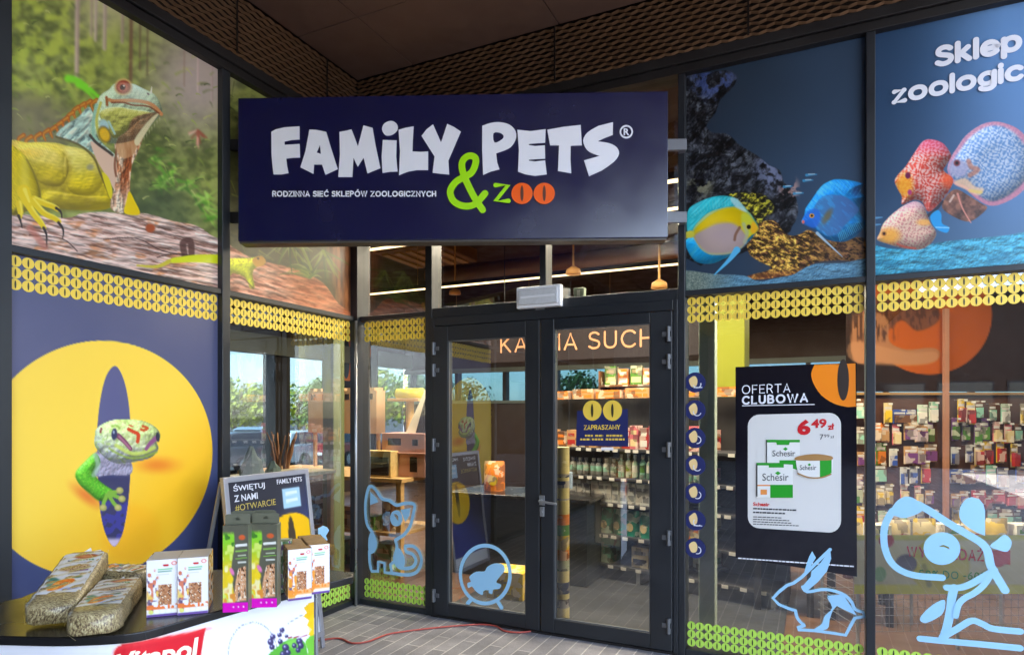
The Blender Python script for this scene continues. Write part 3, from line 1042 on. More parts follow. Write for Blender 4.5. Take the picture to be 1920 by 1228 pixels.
yr = [((820 + x / 4.8 - 500) * 5.333, (210 + y / 4.8 - 210) * 5.333) for x, y in ((90, 112), (150, 140), (212, 182), (100, 440), (108, 567))]
letter([(1550,245),(1600,180),(1665,130),(1745,310)] + yr + [(1740,622),(1660,612),(1680,450)], Z1)
letter(smooth_pts([(405,130),(480,105),(560,97),(650,120),(705,180),(705,250),(660,320),(590,355)], 3) + [(530,375),(540,460),(560,520),(480,540),(412,570),(404,350)], Z2, [smooth_pts([(505,195),(560,190),(595,215),(585,250),(515,280)], 3, True)])
letter([(720,165),(840,178),(975,160),(970,280),(900,285),(825,292),(825,304),(880,312),(968,305),(970,425),(900,428),(825,433),(825,444),(880,450),(970,440),(985,565),(880,580),(790,565),(725,540),(735,350)], Z2)
letter([(990,165),(1130,140),(1290,122),(1300,305),(1200,308),(1198,430),(1205,555),(1085,535),(1095,305),(1015,305)], Z2)
letter([(1580,97)] + smooth_pts([(1450,130),(1350,190),(1312,260),(1335,330),(1380,370),(1460,400)], 3) + [(1320,440),(1342,510),(1365,582)] + smooth_pts([(1480,530),(1590,450),(1635,380),(1610,320),(1540,285),(1440,270)], 3) + [(1500,240),(1578,210)], Z2)
rc = [(1700 + 60 * math.cos(a), 183 + 60 * math.sin(a)) for a in np.linspace(0, 2 * PI, 25)[:-1]]
ri = [(1700 + 46 * math.cos(a), 183 + 46 * math.sin(a)) for a in np.linspace(0, 2 * PI, 25)[:-1]]
letter(rc, Z2, [ri])
LET.text('R', Z2([(1676, 152), (1728, 152), (1728, 214), (1676, 214)]), 0.004, 0, 0.03)
sans(LET, 'RODZINNA SIEĆ SKLEPÓW ZOOLOGICZNYCH', sp([(511, 358.5), (818, 358.5), (818, 370), (511, 370)]), 0.24, 0.004, 0, 0.2)
LET.build('lettering', M_WTXT, parent=sign)
AMP = MB()
amp = smooth_pts(Z2([(408,885),(335,775),(272,650),(235,560),(222,480),(245,425),(298,400),(345,425),(340,490),(305,555),(240,592),(165,640),(118,720),(150,810),(240,852),(340,835),(430,740)]), 5)
AMP.ribbon(amp, 0.0435, 0.007, 0, 0.004)
AMP.ribbon(Z2([(525, 664), (637, 664), (525, 806), (640, 806)]), 0.030, 0.007, 0, 0.003)
AMP.build('ampersand', mat('lime_sign_vinyl', (168, 232, 6), 0.4, 0, 0.4, 0.04, 9), parent=sign)
EYE = MB()
for cx_ in (762, 962):
    c = Z2([(cx_, 738)])[0]
    EYE.disc(c, 95 / 4.8 / 291, None, 0.007, 0, 32)
    EYE.disc(c, 14 / 4.8 / 291, 70 / 4.8 / 291, 0.010, 1, 20)
EYE.build('orange_eyes', [mat('orange_sign_vinyl', (255, 98, 8), 0.4, 0, 0.4, 0.04, 9), mat('slit_brown', (96, 52, 40), 0.4, 0, 0.4, 0.05, 9)], parent=sign)
# steel arms from the sign to the mullions
for py in (257, 397):
    z = SG.at(1252, py)[1]
    a = FR.world((2.705, -0.02, z))
    c = Vector((a.x, a.y, 0)) - SG.p0
    ax, ay = c.dot(SG.ux), c.dot(SG.uy)
    bk = MB()
    bk.box(sgw - 0.35, ax + 0.02, 0.113, 0.145, z - 0.036, z + 0.036)
    bk.box(ax - 0.02, ax + 0.022, 0.1445, ay + 0.01, z - 0.034, z + 0.034)
    bk.build('bracket', M_BRACKET, parent=sign, bevel=0.003)
    zl = SG.at(446, py)[1]
    a = FR.world((0.02, -1.337, zl))
    c = Vector((a.x, a.y, 0)) - SG.p0
    ax, ay = c.dot(SG.ux), c.dot(SG.uy)
    bk = MB()
    bk.box(ax - 0.03, 0.35, 0.113, 0.14, zl - 0.036, zl + 0.036)
    bk.build('bracket', M_FRAME2, parent=sign, bevel=0.003)
# ================================================================== PRINTED FILMS ON THE GLASS
OFF = -0.024                                        # film just in front of the pane
IG = lambda p: zoomed(p, 38, 130, 3.51)
GK = lambda p: zoomed(p, 130, 680, 3.23)
FI = lambda p: zoomed(p, 1275, 300, 4.723)
RK = lambda p: zoomed(p, 1250, 0, 2.923)
DI = lambda p: zoomed(p, 1630, 200, 3.41)

def forest(a, seed=3):
    X, Y = a.X, a.Y
    n1 = fbm(X / 62, Y / 58, seed, 4)
    n2 = fbm(X / 15 + Y / 20, Y / 11 - X / 26, seed + 9, 4)
    a.c = a.ramp(n1 * 1.5 - 0.25, (76, 84, 46), (146, 152, 80))
    a.mix(sstep(0.45, 0.75, n2) * 0.42, (176, 182, 104))
    a.mix(sstep(0.5, 0.28, n2) * 0.42, (62, 68, 42))

def paint_iguana(a):
    X, Y = a.X, a.Y
    forest(a)
    n = fbm(X / 16, Y / 16, 21, 4)
    a.mix(sstep(260, 40, np.hypot((X - 80) / 1.0, (Y - 60) / 1.2)) * sstep(0.35, 0.7, n) * 0.8, (176, 186, 74))
    a.mix(sstep(60, -40, Y + 0.55 * (X - 150) * 0 - 40) * sstep(110, 190, X) * 0.55, (196, 180, 160))
    a.mix(sstep(150, 20, np.hypot((X - 385) / 1.0, (Y - 145) / 1.1)) * 0.9, (178, 160, 154))
    a.mix(sstep(130, 60, np.hypot((X - 50) / 1.0, (Y - 240) / 0.7)) * 0.7, (112, 102, 88))
    for tx, w, y1, col in ((149, 9, 142, (196, 172, 158)), (176, 5, 66, (178, 160, 140)), (184, 6, 74, (200, 182, 166)), (201, 8, 90, (186, 168, 150)), (234, 6, 78, (170, 150, 132)), (250, 7, 150, (112, 82, 58)), (267, 3, 130, (96, 78, 56)), (281, 3, 140, (98, 82, 60)), (376, 4, 170, (214, 190, 186)), (350, 3, 160, (160, 136, 120)), (402, 4, 190, (190, 166, 160))):
        a.stroke([(tx + 2, -30), (tx, y1)], w, col, 2.0, 0.85, False, 0.9)
        a.stroke([(tx + w * 0.35, -30), (tx + w * 0.3, y1)], w * 0.35, (120, 96, 84), 2, 0.5, False)
    rng = random.Random(4)
    for _ in range(230):                            # leaves and fronds
        x, y = rng.uniform(20, 415), rng.uniform(0, 420)
        if y < 150 - 0.2 * x and x > 140:
            continue
        l, t = rng.uniform(8, 22), rng.uniform(-0.6, 1.2)
        col = rng.choice([(142, 158, 66), (110, 134, 54), (84, 104, 44), (60, 72, 36), (168, 170, 96)])
        a.stroke([(x, y), (x + l * 0.5 * math.cos(t), y + l * 0.5 * math.sin(t) - 2), (x + l * math.cos(t), y + l * math.sin(t))], rng.uniform(2, 5), col, 2, 0.6, True, 0.3)
    for pts, w in (([(133, 146), (150, 150), (172, 165), (192, 182)], 15), ([(150, 158), (165, 168), (185, 186)], 8)):
        a.stroke(pts, w, (118, 206, 44), 3, 0.9, True, 0.4)
    for _ in range(70):                             # the fern at the right
        x0, y0 = rng.choice([(318, 320), (350, 345), (290, 290), (380, 370), (395, 400), (300, 340)])
        t = rng.uniform(-0.5, 1.5)
        l = rng.uniform(14, 42)
        a.stroke([(x0 + rng.uniform(-14, 14), y0 + rng.uniform(-14, 14)), (x0 + l * math.cos(t), y0 + l * math.sin(t))], rng.uniform(3, 6), rng.choice([(138, 192, 62), (96, 152, 48), (172, 206, 96), (70, 116, 40)]), 2, 0.8, False, 0.2)
    a.mix(sstep(80, 10, np.hypot((X - 300) / 1.4, Y - 392)) * 0.6, (62, 74, 52))
    for _ in range(16):                             # orchid
        t = rng.uniform(0, 2 * PI)
        a.stroke([(376, 243), (376 + 24 * math.cos(t) * rng.random(), 246 + 34 * abs(math.sin(t)) * rng.random())], 3, rng.choice([(214, 150, 130), (230, 190, 170), (150, 82, 62)]), 1.5, 0.8, False)
    a.blur(1)
    a.c = a.c * 1.1
    for _ in range(150):
        x, y = rng.uniform(20, 415), rng.uniform(0, 400)
        if y < 190 - 0.2 * x and x > 120:
            continue
        l, t = rng.uniform(7, 17), rng.uniform(-0.5, 1.1)
        a.stroke([(x, y), (x + l * .5 * math.cos(t), y + l * .5 * math.sin(t) - 1.5), (x + l * math.cos(t), y + l * math.sin(t))], rng.uniform(2, 4.5), rng.choice([(168, 184, 84), (132, 156, 66), (196, 196, 120), (70, 84, 44)]), 1.6, .65, True, .25)
    # log
    log = [(0, 404), (60, 402), (130, 408), (160, 399), (205, 397), (240, 401), (280, 400), (330, 414), (372, 422), (400, 440), (425, 462), (425, 560), (0, 480)]
    m = a.mpoly(log, 2)
    s = fbm((X + Y * 0.9) / 46, (Y - X * 0.22) / 5.0, 31, 4)
    base = a.ramp(s * 1.4 - 0.1, (176, 130, 112), (236, 206, 192))
    a.mix(m, base)
    a.mix(m * sstep(0.56, 0.78, fbm(X / 30, Y / 16, 37, 3)) * 0.7, (206, 128, 74))
    a.mix(m * sstep(0.40, 0.30, s) * 0.6, (124, 82, 68))
    a.mix(m * sstep(0.8, 0.95, fbm((X + Y * .9) / 30, (Y - X * .22) / 1.9, 39, 2) * 1.3) * .5, (250, 232, 222))
    a.mix(m * sstep(412, 398, Y - 0.1 * (X - 200)) * 0.35, (246, 222, 200))
    a.relief(m, s * 26 + fbm(X / 50, Y / 20, 77, 3) * 30, .30, .62, 1.2)
    a.ell(287, 427, 9, 8, (176, 84, 44), 0, 0.3)
    a.stroke([(352, 480), (348, 455), (362, 452), (364, 478)], 12, (84, 52, 44), 4, 0.8)
    for p in ([(200, 448), (260, 446), (310, 470), (350, 476)], [(300, 482), (330, 476), (410, 482)], [(60, 440), (120, 446), (150, 470)]):
        a.stroke(p, 2, (60, 36, 34), 1.5, 0.8)
    # iguana: crest, body, limbs
    for k, (x, y) in enumerate([(520, 200), (480, 205), (440, 222), (400, 245), (365, 280), (330, 315), (290, 345), (250, 375), (205, 395), (150, 420), (90, 440), (40, 430)]):
        p = IG([(x, y), (x - 34, y + 26), (x - 20, y + 70)])
        a.stroke(p, 9, (182, 92, 34), 2, 0.9, True, 0.4)
        a.stroke(p, 4, (226, 170, 60), 2, 0.6, True, 0.3)
    sc = 0.5 + 0.5 * np.sin(X * 1.55 + Y * 0.35) * np.sin(Y * 1.5 - X * 0.3)
    body = IG([(-60, 470), (60, 478), (130, 476), (250, 480), (330, 500), (420, 520), (500, 560), (570, 650), (610, 740), (625, 860), (600, 912), (480, 925), (300, 915), (160, 880), (150, 800), (60, 700), (-60, 640)])
    m = a.mpoly(body, 2)
    a.mix(m, a.ramp(sstep(270, 350, Y) * 0.8 + 0.2 * sc, (190, 180, 98), (234, 208, 24)))
    a.mix(m * sstep(0.5, 0.8, fbm(X / 12, Y / 12, 41, 3)) * 0.5, (214, 186, 120))
    for (x, y, rx, ry, r, al) in ((330, 640, 26, 110, 0.35, .5), (230, 770, 120, 26, 0.1, .7), (420, 850, 170, 22, 0.15, .55), (330, 905, 160, 26, 0.0, .75), (240, 500, 60, 22, .3, .5)):
        q = IG([(x, y)])[0]
        a.ell(q[0], q[1], rx / 3.51, ry / 3.51, (120, 108, 50), r, 0.9, al)
    for (x, y, rx, ry, r, c) in ((410, 600, 90, 80, .5, (206, 204, 120)), (200, 570, 120, 70, .5, (214, 196, 120)), (430, 760, 110, 45, .1, (246, 220, 20)), (230, 690, 90, 50, .5, (240, 214, 40)), (40, 520, 100, 40, .2, (222, 170, 50))):
        q = IG([(x, y)])[0]
        a.ell(q[0], q[1], rx / 3.51, ry / 3.51, c, r, 0.7, 0.7)
    for p, w, c, al in (([(20, 500), (130, 490), (250, 510), (310, 560)], 14, (246, 226, 90), .7), ([(330, 530), (420, 540), (500, 600), (540, 680)], 16, (238, 230, 150), .6), ([(330, 700), (420, 720), (540, 700)], 12, (252, 232, 60), .6), ([(310, 560), (335, 640), (320, 740), (240, 760)], 13, (122, 104, 40), .55), ([(300, 790), (420, 830), (560, 800)], 11, (150, 130, 30), .5), ([(180, 800), (260, 850), (330, 905)], 6, (214, 196, 60), .5), ([(270, 790), (330, 850), (400, 880)], 5, (222, 206, 70), .5)):
        a.mix(a.stroke(IG(p), w, c, 12, 0) * m * al, c)
    bk_ = (np.floor((Y * 1.0 + X * .25) / 2.6) % 2) * .5
    br_ = np.abs(((X - Y * .25) / 3.0 + bk_) % 1 - .5) * 2
    rw_ = np.abs(((Y * 1.0 + X * .25) / 2.6) % 1 - .5) * 2
    sc = np.maximum(br_, rw_)
    a.mix(m * sstep(.62, .98, sc) * .38, (122, 104, 36)); a.mix(m * sstep(.5, .1, sc) * .2, (255, 246, 150))
    hb = a.dome(body, 46)
    for p, r in (([(330, 520), (430, 530), (540, 620), (560, 740), (480, 820), (350, 800), (310, 680)], 40), ([(20, 500), (160, 480), (300, 540), (335, 660), (280, 760), (150, 740), (60, 640)], 44), ([(200, 800), (420, 830), (610, 840), (590, 905), (300, 912), (170, 870)], 16)):
        hb = hb + a.dome(IG(p), r) * .55
    a.relief(m, hb + (1 - sc) * 1.1 + fbm(X / 14, Y / 14, 91, 3) * 7, .65, .62, 1.22, gloss=.25)
    a.mix(m * .28, (244, 208, 44))
    q = IG([(478, 640)])[0]
    a.ell(q[0], q[1], 7, 6, (150, 146, 120), 0, 0.6, 0.8)
    # neck
    m = a.poly(IG([(255, 425), (320, 360), (400, 310), (480, 245), (530, 440), (600, 520), (650, 570), (640, 640), (570, 600), (520, 570), (460, 520), (400, 490), (300, 455)]), (178, 204, 186), 2)
    w = fbm((X + Y) / 7, (Y - X) / 20, 51, 3)
    a.mix(m * sstep(0.42, 0.32, w) * 0.7, (92, 116, 112))
    a.mix(m * sstep(0.6, 0.75, w) * 0.6, (226, 214, 184))
    a.relief(m, w * 7 + fbm(X / 20, Y / 20, 95, 3) * 14, .6, .65, 1.2)
    a.poly(IG([(480, 470), (560, 520), (640, 580), (660, 700), (640, 790), (600, 720), (560, 660), (520, 590)]), (224, 188, 160), 2)
    a.stroke(IG([(255, 440), (400, 490), (500, 575), (545, 680), (620, 860)]), 4, (96, 84, 50), 2, 0.8)
    a.poly(IG([(555, 680), (600, 710), (625, 800), (610, 850)]), (226, 206, 40), 2)
    # dewlap
    m = a.poly(IG([(640, 450), (720, 440), (830, 400), (800, 520), (755, 620), (742, 720), (735, 830), (700, 942), (612, 905), (640, 770), (655, 620)]), (206, 140, 96), 2)
    w = fbm(X / 5, Y / 22, 61, 4)
    a.mix(m * sstep(0.48, 0.62, w), (236, 208, 176))
    a.mix(m * sstep(0.45, 0.34, w) * 0.85, (150, 74, 36))
    a.mix(m * sstep(330, 385, Y) * 0.55, (240, 222, 196))
    a.relief(m, w * 14 + vnoise(X / 2.6, Y / 2.6, 97) * 2.2, .8, .6, 1.2)
    a.poly(IG([(735, 800), (770, 860), (805, 950), (705, 945), (715, 870)]), (240, 204, 16), 2)
    a.stroke(IG([(660, 470), (640, 620), (650, 700)]), 4, (124, 66, 40), 2, 0.8)
    # head
    m = a.poly(IG([(478, 430), (485, 350), (510, 250), (545, 170), (600, 130), (650, 85), (750, 90), (830, 125), (905, 165), (945, 235), (948, 285), (900, 340), (850, 400), (790, 450), (720, 475), (640, 485), (560, 470), (500, 455)]), (186, 208, 166), 2)
    a.mix(m * sstep(175, 160, Y) * sstep(220, 255, X) * 0.85, (190, 222, 206))
    a.mix(m * sstep(0.5, 0.75, fbm(X / 6, Y / 6, 71, 3)) * 0.4, (222, 226, 190))
    mm = a.mpoly(IG([(540, 285), (640, 245), (760, 262), (880, 285), (800, 330), (720, 400), (640, 450), (600, 400)]), 3)
    a.mix(mm * m, a.ramp(0.5 + 0.5 * np.sin(X * 1.3 + Y * 1.7), (168, 172, 74), (206, 196, 92)))
    mm = a.mpoly(IG([(760, 320), (860, 285), (925, 290), (850, 380), (800, 470), (760, 560), (690, 580), (650, 520), (660, 450), (720, 400)]), 3)
    a.mix(mm, a.ramp(w, (172, 112, 66), (224, 184, 136)))
    HEAD = IG([(478, 430), (485, 350), (510, 250), (545, 170), (600, 130), (650, 85), (750, 90), (830, 125), (905, 165), (945, 235), (948, 285), (900, 340), (850, 400), (790, 450), (720, 475), (640, 485), (560, 470), (500, 455)])
    hsc = np.maximum(np.abs(((X + (np.floor(Y / 3.4) % 2) * 1.9) / 3.8) % 1 - .5), np.abs((Y / 3.4) % 1 - .5)) * 2
    a.relief(a.mpoly(HEAD, 2), a.dome(HEAD, 26) + a.dome(IG([(540, 285), (640, 245), (760, 262), (880, 285), (800, 330), (720, 400), (640, 450), (600, 400)]), 15) * .7 + (1 - hsc) * 1.0 + fbm(X / 8, Y / 8, 99, 3) * 5, .8, .55, 1.2, gloss=.35)
    mm = a.mpoly(IG([(930, 290), (880, 360), (830, 440), (790, 500), (770, 460), (840, 360), (900, 300)]), 2)
    a.mix(mm, (222, 208, 160))
    for k in range(9):
        p = IG([(935 - 17 * k, 315 + 21 * k), (932 - 17 * k + 4, 338 + 21 * k)])
        a.stroke(p, 1.6, (210, 206, 170), 1.2, 0.6, False, 0.4)
    a.stroke(IG([(600, 195), (640, 205), (740, 200), (840, 212), (900, 240), (946, 292)]), 6.5, (212, 138, 84), 1.5)
    a.stroke(IG([(620, 215), (700, 215), (760, 232), (860, 240), (930, 285)]), 3, (130, 62, 34), 1.5)
    a.stroke(IG([(585, 180), (590, 230)]), 5, (160, 90, 40), 1.5, 1, False)
    a.stroke(IG([(520, 230), (500, 330), (500, 420), (520, 460)]), 6, (150, 196, 168), 2)
    a.stroke(IG([(548, 215), (520, 330), (540, 440), (580, 480)]), 5, (206, 200, 84), 2)
    a.stroke(IG([(478, 430), (520, 480), (600, 540), (625, 560)]), 5, (62, 50, 44), 2, 0.9)
    a.ell(*IG([(572, 365)])[0], 8, 12, (172, 206, 206), -0.4, 0.3)
    a.ell(*IG([(573, 425)])[0], 11, 16, (80, 60, 30), -0.4, 0.25)
    a.ell(*IG([(573, 425)])[0], 9.5, 14, (232, 180, 32), -0.4, 0.3)
    a.stroke(IG([(600, 340), (625, 390), (640, 420)]), 4, (164, 200, 190), 2)
    a.ell(*IG([(697, 112)])[0], 17, 16, (214, 176, 110), 0, 0.15)
    a.ell(*IG([(697, 112)])[0], 13.5, 12.5, (150, 60, 40), 0, 0.15)
    a.ell(*IG([(692, 112)])[0], 9.5, 9, (206, 96, 70), 0, 0.3)
    a.ell(*IG([(692, 114)])[0], 5.2, 5.2, (40, 14, 14), 0, 0.3)
    a.ell(*IG([(700, 104)])[0], 1.8, 1.6, (250, 236, 226), 0, 0.3)
    a.stroke(IG([(878, 150), (884, 112)]), 4, (230, 226, 204), 1, 1, False, 0.4)
    a.ell(*IG([(860, 158)])[0], 3, 1.8, (84, 62, 60), 0.6, 0.3)
    hs = 0.5 + 0.5 * np.sin(X * 1.9 + 1.3 * np.sin(Y * .9)) * np.sin(Y * 1.9)
    hm = a.mpoly(IG([(478, 430), (485, 350), (510, 250), (545, 170), (600, 130), (650, 85), (750, 90), (830, 125), (905, 165), (945, 235), (948, 285), (900, 340), (850, 400), (790, 450), (720, 475), (640, 485), (560, 470), (500, 455)]), 3)
    a.mix(hm * sstep(.5, .9, hs) * .22, (96, 110, 70)); a.mix(hm * sstep(.4, .1, hs) * .22, (248, 246, 220))
    a.mix(hm * sstep(60, 10, np.hypot(X - 262, (Y - 170) * 1.6)) * .4, (226, 238, 226))
    # foreleg and foot
    m = a.poly(IG([(-60, 520), (20, 540), (75, 600), (115, 690), (148, 790), (150, 880), (90, 920), (-60, 930)]), (240, 212, 28), 2)
    a.mix(m * sstep(0.6, 0.98, sc) * 0.4, (160, 130, 30)); a.mix(m * sstep(1, .1, np.abs(X - 52) / 14) * .4, (255, 238, 110))
    LEG = IG([(-60, 520), (20, 540), (75, 600), (115, 690), (148, 790), (150, 880), (90, 920), (-60, 930)])
    a.relief(m, a.dome(LEG, 22) + (1 - sc) * 1.0, .8, .5, 1.2, gloss=.25)
    a.stroke(IG([(60, 590), (120, 700), (150, 800), (150, 870)]), 3, (140, 124, 50), 2, 0.7)
    for p, w in (([(110, 850), (180, 880), (235, 900), (265, 920)], 13), ([(100, 860), (170, 940), (240, 975), (275, 1000)], 13), ([(60, 870), (110, 950), (150, 1000), (175, 1040)], 14), ([(10, 880), (20, 940), (15, 970)], 13), ([(40, 800), (70, 880)], 26)):
        a.stroke(IG(p), w, (232, 200, 30), 2, 1, True, 0.6)
        a.stroke(IG([(x + 8, y - 12) for x, y in p]), w * 0.3, (250, 232, 110), 2, 0.6, True, 0.5)
    for p in ([(255, 910), (285, 935), (292, 975)], [(270, 1005), (300, 1050), (298, 1112)], [(172, 1040), (192, 1090), (192, 1165)], [(8, 960), (22, 1000), (30, 1040)]):
        a.stroke(IG(p), 5.5, (56, 44, 44), 1.5, 1, True, 0.35)
    a.stroke(IG([(80, 1040), (130, 1100), (180, 1165)]), 12, (196, 110, 90), 7, 0.6)
    # tail of the small lizard
    a.stroke([(262, 497), (300, 499), (330, 487), (372, 484), (430, 488)], 3, (206, 190, 62), 1.5, 1, True, 5.0)
    a.stroke([(330, 488), (372, 484), (430, 485)], 9, (218, 222, 34), 3, 1, True, 2.2)

tag(wall_print(LW, -2.575, -1.369, Z_T1, Z_TOP, 300, 330, paint_iguana, 'iguana_picture', None, None, OFF),
    'large window picture of a yellow iguana on a log in a forest', 'window picture')

def paint_lizard(a):
    X, Y = a.X, a.Y
    forest(a, 13)
    a.mix(sstep(190, 150, Y) * sstep(470, 430, X) * 0.5, (150, 138, 128))
    a.mix(sstep(215, 290, Y) * 0.55, (44, 40, 22))
    rng = random.Random(9)
    for _ in range(120):
        x, y = rng.uniform(424, 670), rng.uniform(150, 480)
        t = rng.uniform(0.2, 2.2); l = rng.uniform(10, 34)
        a.stroke([(x, y), (x + l * math.cos(t), y + l * math.sin(t))], rng.uniform(2, 5), rng.choice([(92, 108, 40), (60, 72, 28), (132, 140, 60)]), 2, 0.7, False, 0.2)
    # bark at the right, log below
    m = sstep(606, 632, X - (Y - 460) * 0.15)
    s = fbm(X / 5, Y / 40, 17, 4)
    a.mix(m, a.ramp(s * 1.8 - 0.4, (70, 40, 24), (172, 112, 70)))
    log = [(415, 452), (440, 462), (470, 480), (510, 492), (560, 505), (610, 530), (640, 570), (680, 600), (680, 640), (415, 600)]
    m = a.mpoly(log, 2)
    s = fbm((X + Y) / 34, (Y - X * 0.35) / 5, 33, 4)
    a.mix(m, a.ramp(s * 1.7 - 0.3, (168, 90, 62), (226, 176, 150)))
    a.mix(m * sstep(0.42, 0.32, s) * 0.6, (116, 66, 48))
    a.relief(m, s * 24 + fbm(X / 40, Y / 20, 70, 3) * 26, .35, .62, 1.2)
    a.mix(m * sstep(515, 570, X - 0.2 * (Y - 500)) * 0.4, (190, 100, 48))
    for _ in range(60):                             # grass tuft and fern
        x0, y0 = rng.choice([(585, 520), (560, 440), (610, 470), (590, 510), (545, 445)])
        t = rng.uniform(-3.0, -0.1) if y0 > 480 else rng.uniform(0.3, 2.8)
        l = rng.uniform(20, 60)
        a.stroke([(x0, y0), (x0 + l * .6 * math.cos(t), y0 + l * .7 * math.sin(t)), (x0 + l * math.cos(t), y0 + l * math.sin(t) + 6)], 5, rng.choice([(122, 140, 52), (84, 108, 40), (146, 160, 92), (52, 74, 34)]), 2, 0.85, True, 0.2)
    # lizard
    p = [(405, 486), (440, 484), (468, 484), (482, 482), (494, 480), (502, 487), (500, 496), (486, 500), (478, 512), (482, 538), (474, 540), (466, 522), (452, 514), (440, 512), (430, 528), (424, 524), (420, 508), (405, 506)]
    a.poly(p, (216, 220, 22), 2)
    a.poly([(405, 486), (468, 484), (480, 488), (455, 496), (405, 494)], (230, 228, 40), 3)
    a.relief(a.mpoly(p), a.dome(p, 12) + vnoise(X / 2, Y / 2, 8) * 1.5, .8, .55, 1.2)
    a.mix(a.mpoly(p) * sstep(0.6, 0.8, vnoise(X / 2.5, Y / 2.5, 5)) * 0.5, (160, 150, 30))
    a.poly([(478, 486), (494, 479), (503, 488), (498, 497), (484, 499)], (206, 150, 48), 2)
    a.ell(489, 484, 2.5, 2, (50, 36, 20))
    a.stroke([(430, 520), (460, 522), (480, 541)], 2.5, (90, 60, 40), 2, 0.7)

tag(wall_print(LW, -1.306, -0.045, Z_T1, Z_TOP, 220, 220, paint_lizard, 'lizard_picture', None, None, OFF),
    'window picture of a small green lizard on a log, half behind the shop sign', 'window picture')

def paint_gecko(a):
    X, Y, U, Z = a.X, a.Y, a.U, a.Z
    a.c = a.ramp(fbm(X / 90, Y / 90, 2, 2) * 0.25 + sstep(2.3, 0.4, Z) * 0.6 + 0.1, (102, 100, 128), (54, 66, 112))  # film pales towards the top: reflected light painted into its colour
    r = np.hypot(U + 2.055, Z - 1.355)
    m = 1 - sstep(0.644, 0.648, r)
    f = sstep(0.1, 0.75, (U + 2.055) * 0.55 - (Z - 1.355) * 0.75 + 0.25)
    a.mix(m, a.ramp(f, (255, 214, 78), (255, 194, 40)))
    # shade that the picture itself shows under head and arm
    mk = (1 - sstep(0.0, 1.2, np.hypot((X - 300) / 52, (Y - 872) / 20))) * m
    a.mix(mk * 0.9, (240, 132, 40))
    mk = (1 - sstep(0.0, 1.2, np.hypot(((X - 168) * .8 + (Y - 930) * .6) / 46, (-(X - 168) * .6 + (Y - 930) * .8) / 17))) * m
    a.mix(mk * 0.95, (236, 126, 50))
    a.mix(sstep(1.15, 0.7, np.hypot((X - 250) / 60, (Y - 1000) / 60)) * m * 0.35, (255, 170, 20))
    # slit
    m = a.poly(GK([(290, 18), (330, 60), (362, 160), (382, 300), (388, 480), (385, 680), (372, 850), (345, 1010), (315, 1085), (290, 1112), (262, 1090), (228, 1010), (205, 900), (192, 760), (186, 560), (186, 400), (205, 220), (240, 80)]), (94, 94, 136), 1.5)
    a.mix(m * sstep(880, 900, Y), a.ramp(vnoise(X / 30, Y / 40, 8), (48, 50, 92), (66, 64, 100)))
    mp = m * sstep(925, 950, Y) * sstep(0.42, 0.5, vnoise(X / 9 + Y / 22, Y / 8 - X / 30, 14))
    a.mix(mp, (66, 64, 146))
    a.mix(m * sstep(1005, 1015, Y), (206, 190, 214))
    # chest and arm
    m = a.poly(GK([(180, 540), (300, 590), (388, 600), (386, 676), (260, 680), (165, 690), (150, 640)]), (176, 166, 190), 2)
    a.mix(m * sstep(0.4, 0.6, vnoise(X / 2.2, Y / 2.2, 3)) * 0.35, (140, 150, 176))
    a.relief(m, vnoise(X / 2.2, Y / 2.2, 3) * 2.5 + fbm(X / 12, Y / 12, 4, 2) * 10, .8, .6, 1.15)
    m = a.poly(GK([(172, 548), (110, 600), (60, 655), (56, 695), (85, 745), (140, 790), (190, 832), (240, 836), (290, 800), (285, 775), (230, 740), (185, 700), (170, 660), (205, 600)]), (96, 190, 44), 2)
    a.mix(m * sstep(0.45, 0.7, fbm(X / 3, Y / 3, 6, 2)) * 0.5, (150, 220, 70))
    ARM = GK([(172, 548), (110, 600), (60, 655), (56, 695), (85, 745), (140, 790), (190, 832), (240, 836), (290, 800), (285, 775), (230, 740), (185, 700), (170, 660), (205, 600)])
    gsc = vnoise(X / 1.7, Y / 1.7, 3)
    a.relief(m, a.dome(ARM, 17) + gsc * 1.6, .8, .5, 1.25, gloss=.3)
    a.stroke(GK([(60, 690), (120, 770), (190, 830)]), 5, (52, 132, 26), 4, 0.4)
    a.stroke(GK([(175, 560), (190, 620), (165, 680)]), 9, (170, 200, 176), 5, 0.7)
    for p, c in (([(245, 800), (225, 850), (222, 880)], (222, 878)), ([(255, 800), (285, 850), (312, 876)], (312, 878)), ([(262, 795), (300, 810), (335, 825)], (335, 824)), ([(258, 785), (295, 785), (320, 775)], (322, 774))):
        a.stroke(GK(p), 7, (132, 180, 66), 1.5, 1)
        q = GK([c])[0]
        a.ell(q[0], q[1], 6.8, 6.2, (172, 170, 92), 0, 0.2)
        a.ell(q[0] - 1, q[1] - 1.2, 4, 3.5, (200, 190, 116), 0, 0.5)
    # head
    head = GK([(182, 400), (230, 365), (300, 344), (400, 344), (470, 354), (530, 384), (562, 420), (566, 455), (545, 480), (556, 520), (520, 568), (460, 590), (395, 602), (320, 612), (255, 592), (205, 548), (172, 500), (172, 440)])
    m = a.mpoly(head, 1.5)
    a.mix(m, a.ramp(sstep(350, 600, (Y - 680) * 3.23), (204, 232, 112), (190, 192, 224)))
    n = fbm(X / 5, Y / 5, 12, 3)
    a.mix(m * sstep(0.5, 0.7, n) * 0.55, (236, 244, 182))
    a.mix(m * sstep(230, 160, (X - 130) * 3.23) * 0.6, (168, 190, 190))
    a.mix(m * sstep(0.5, 0.8, 0.5 + 0.5 * np.sin(X * 1.7) * np.sin(Y * 1.7)) * sstep(300, 180, (X - 130) * 3.23) * 0.5, (120, 140, 160))
    hn = np.maximum(np.abs(((X + (np.floor(Y / 2.6) % 2) * 1.4) / 2.8) % 1 - .5), np.abs((Y / 2.6) % 1 - .5)) * 2
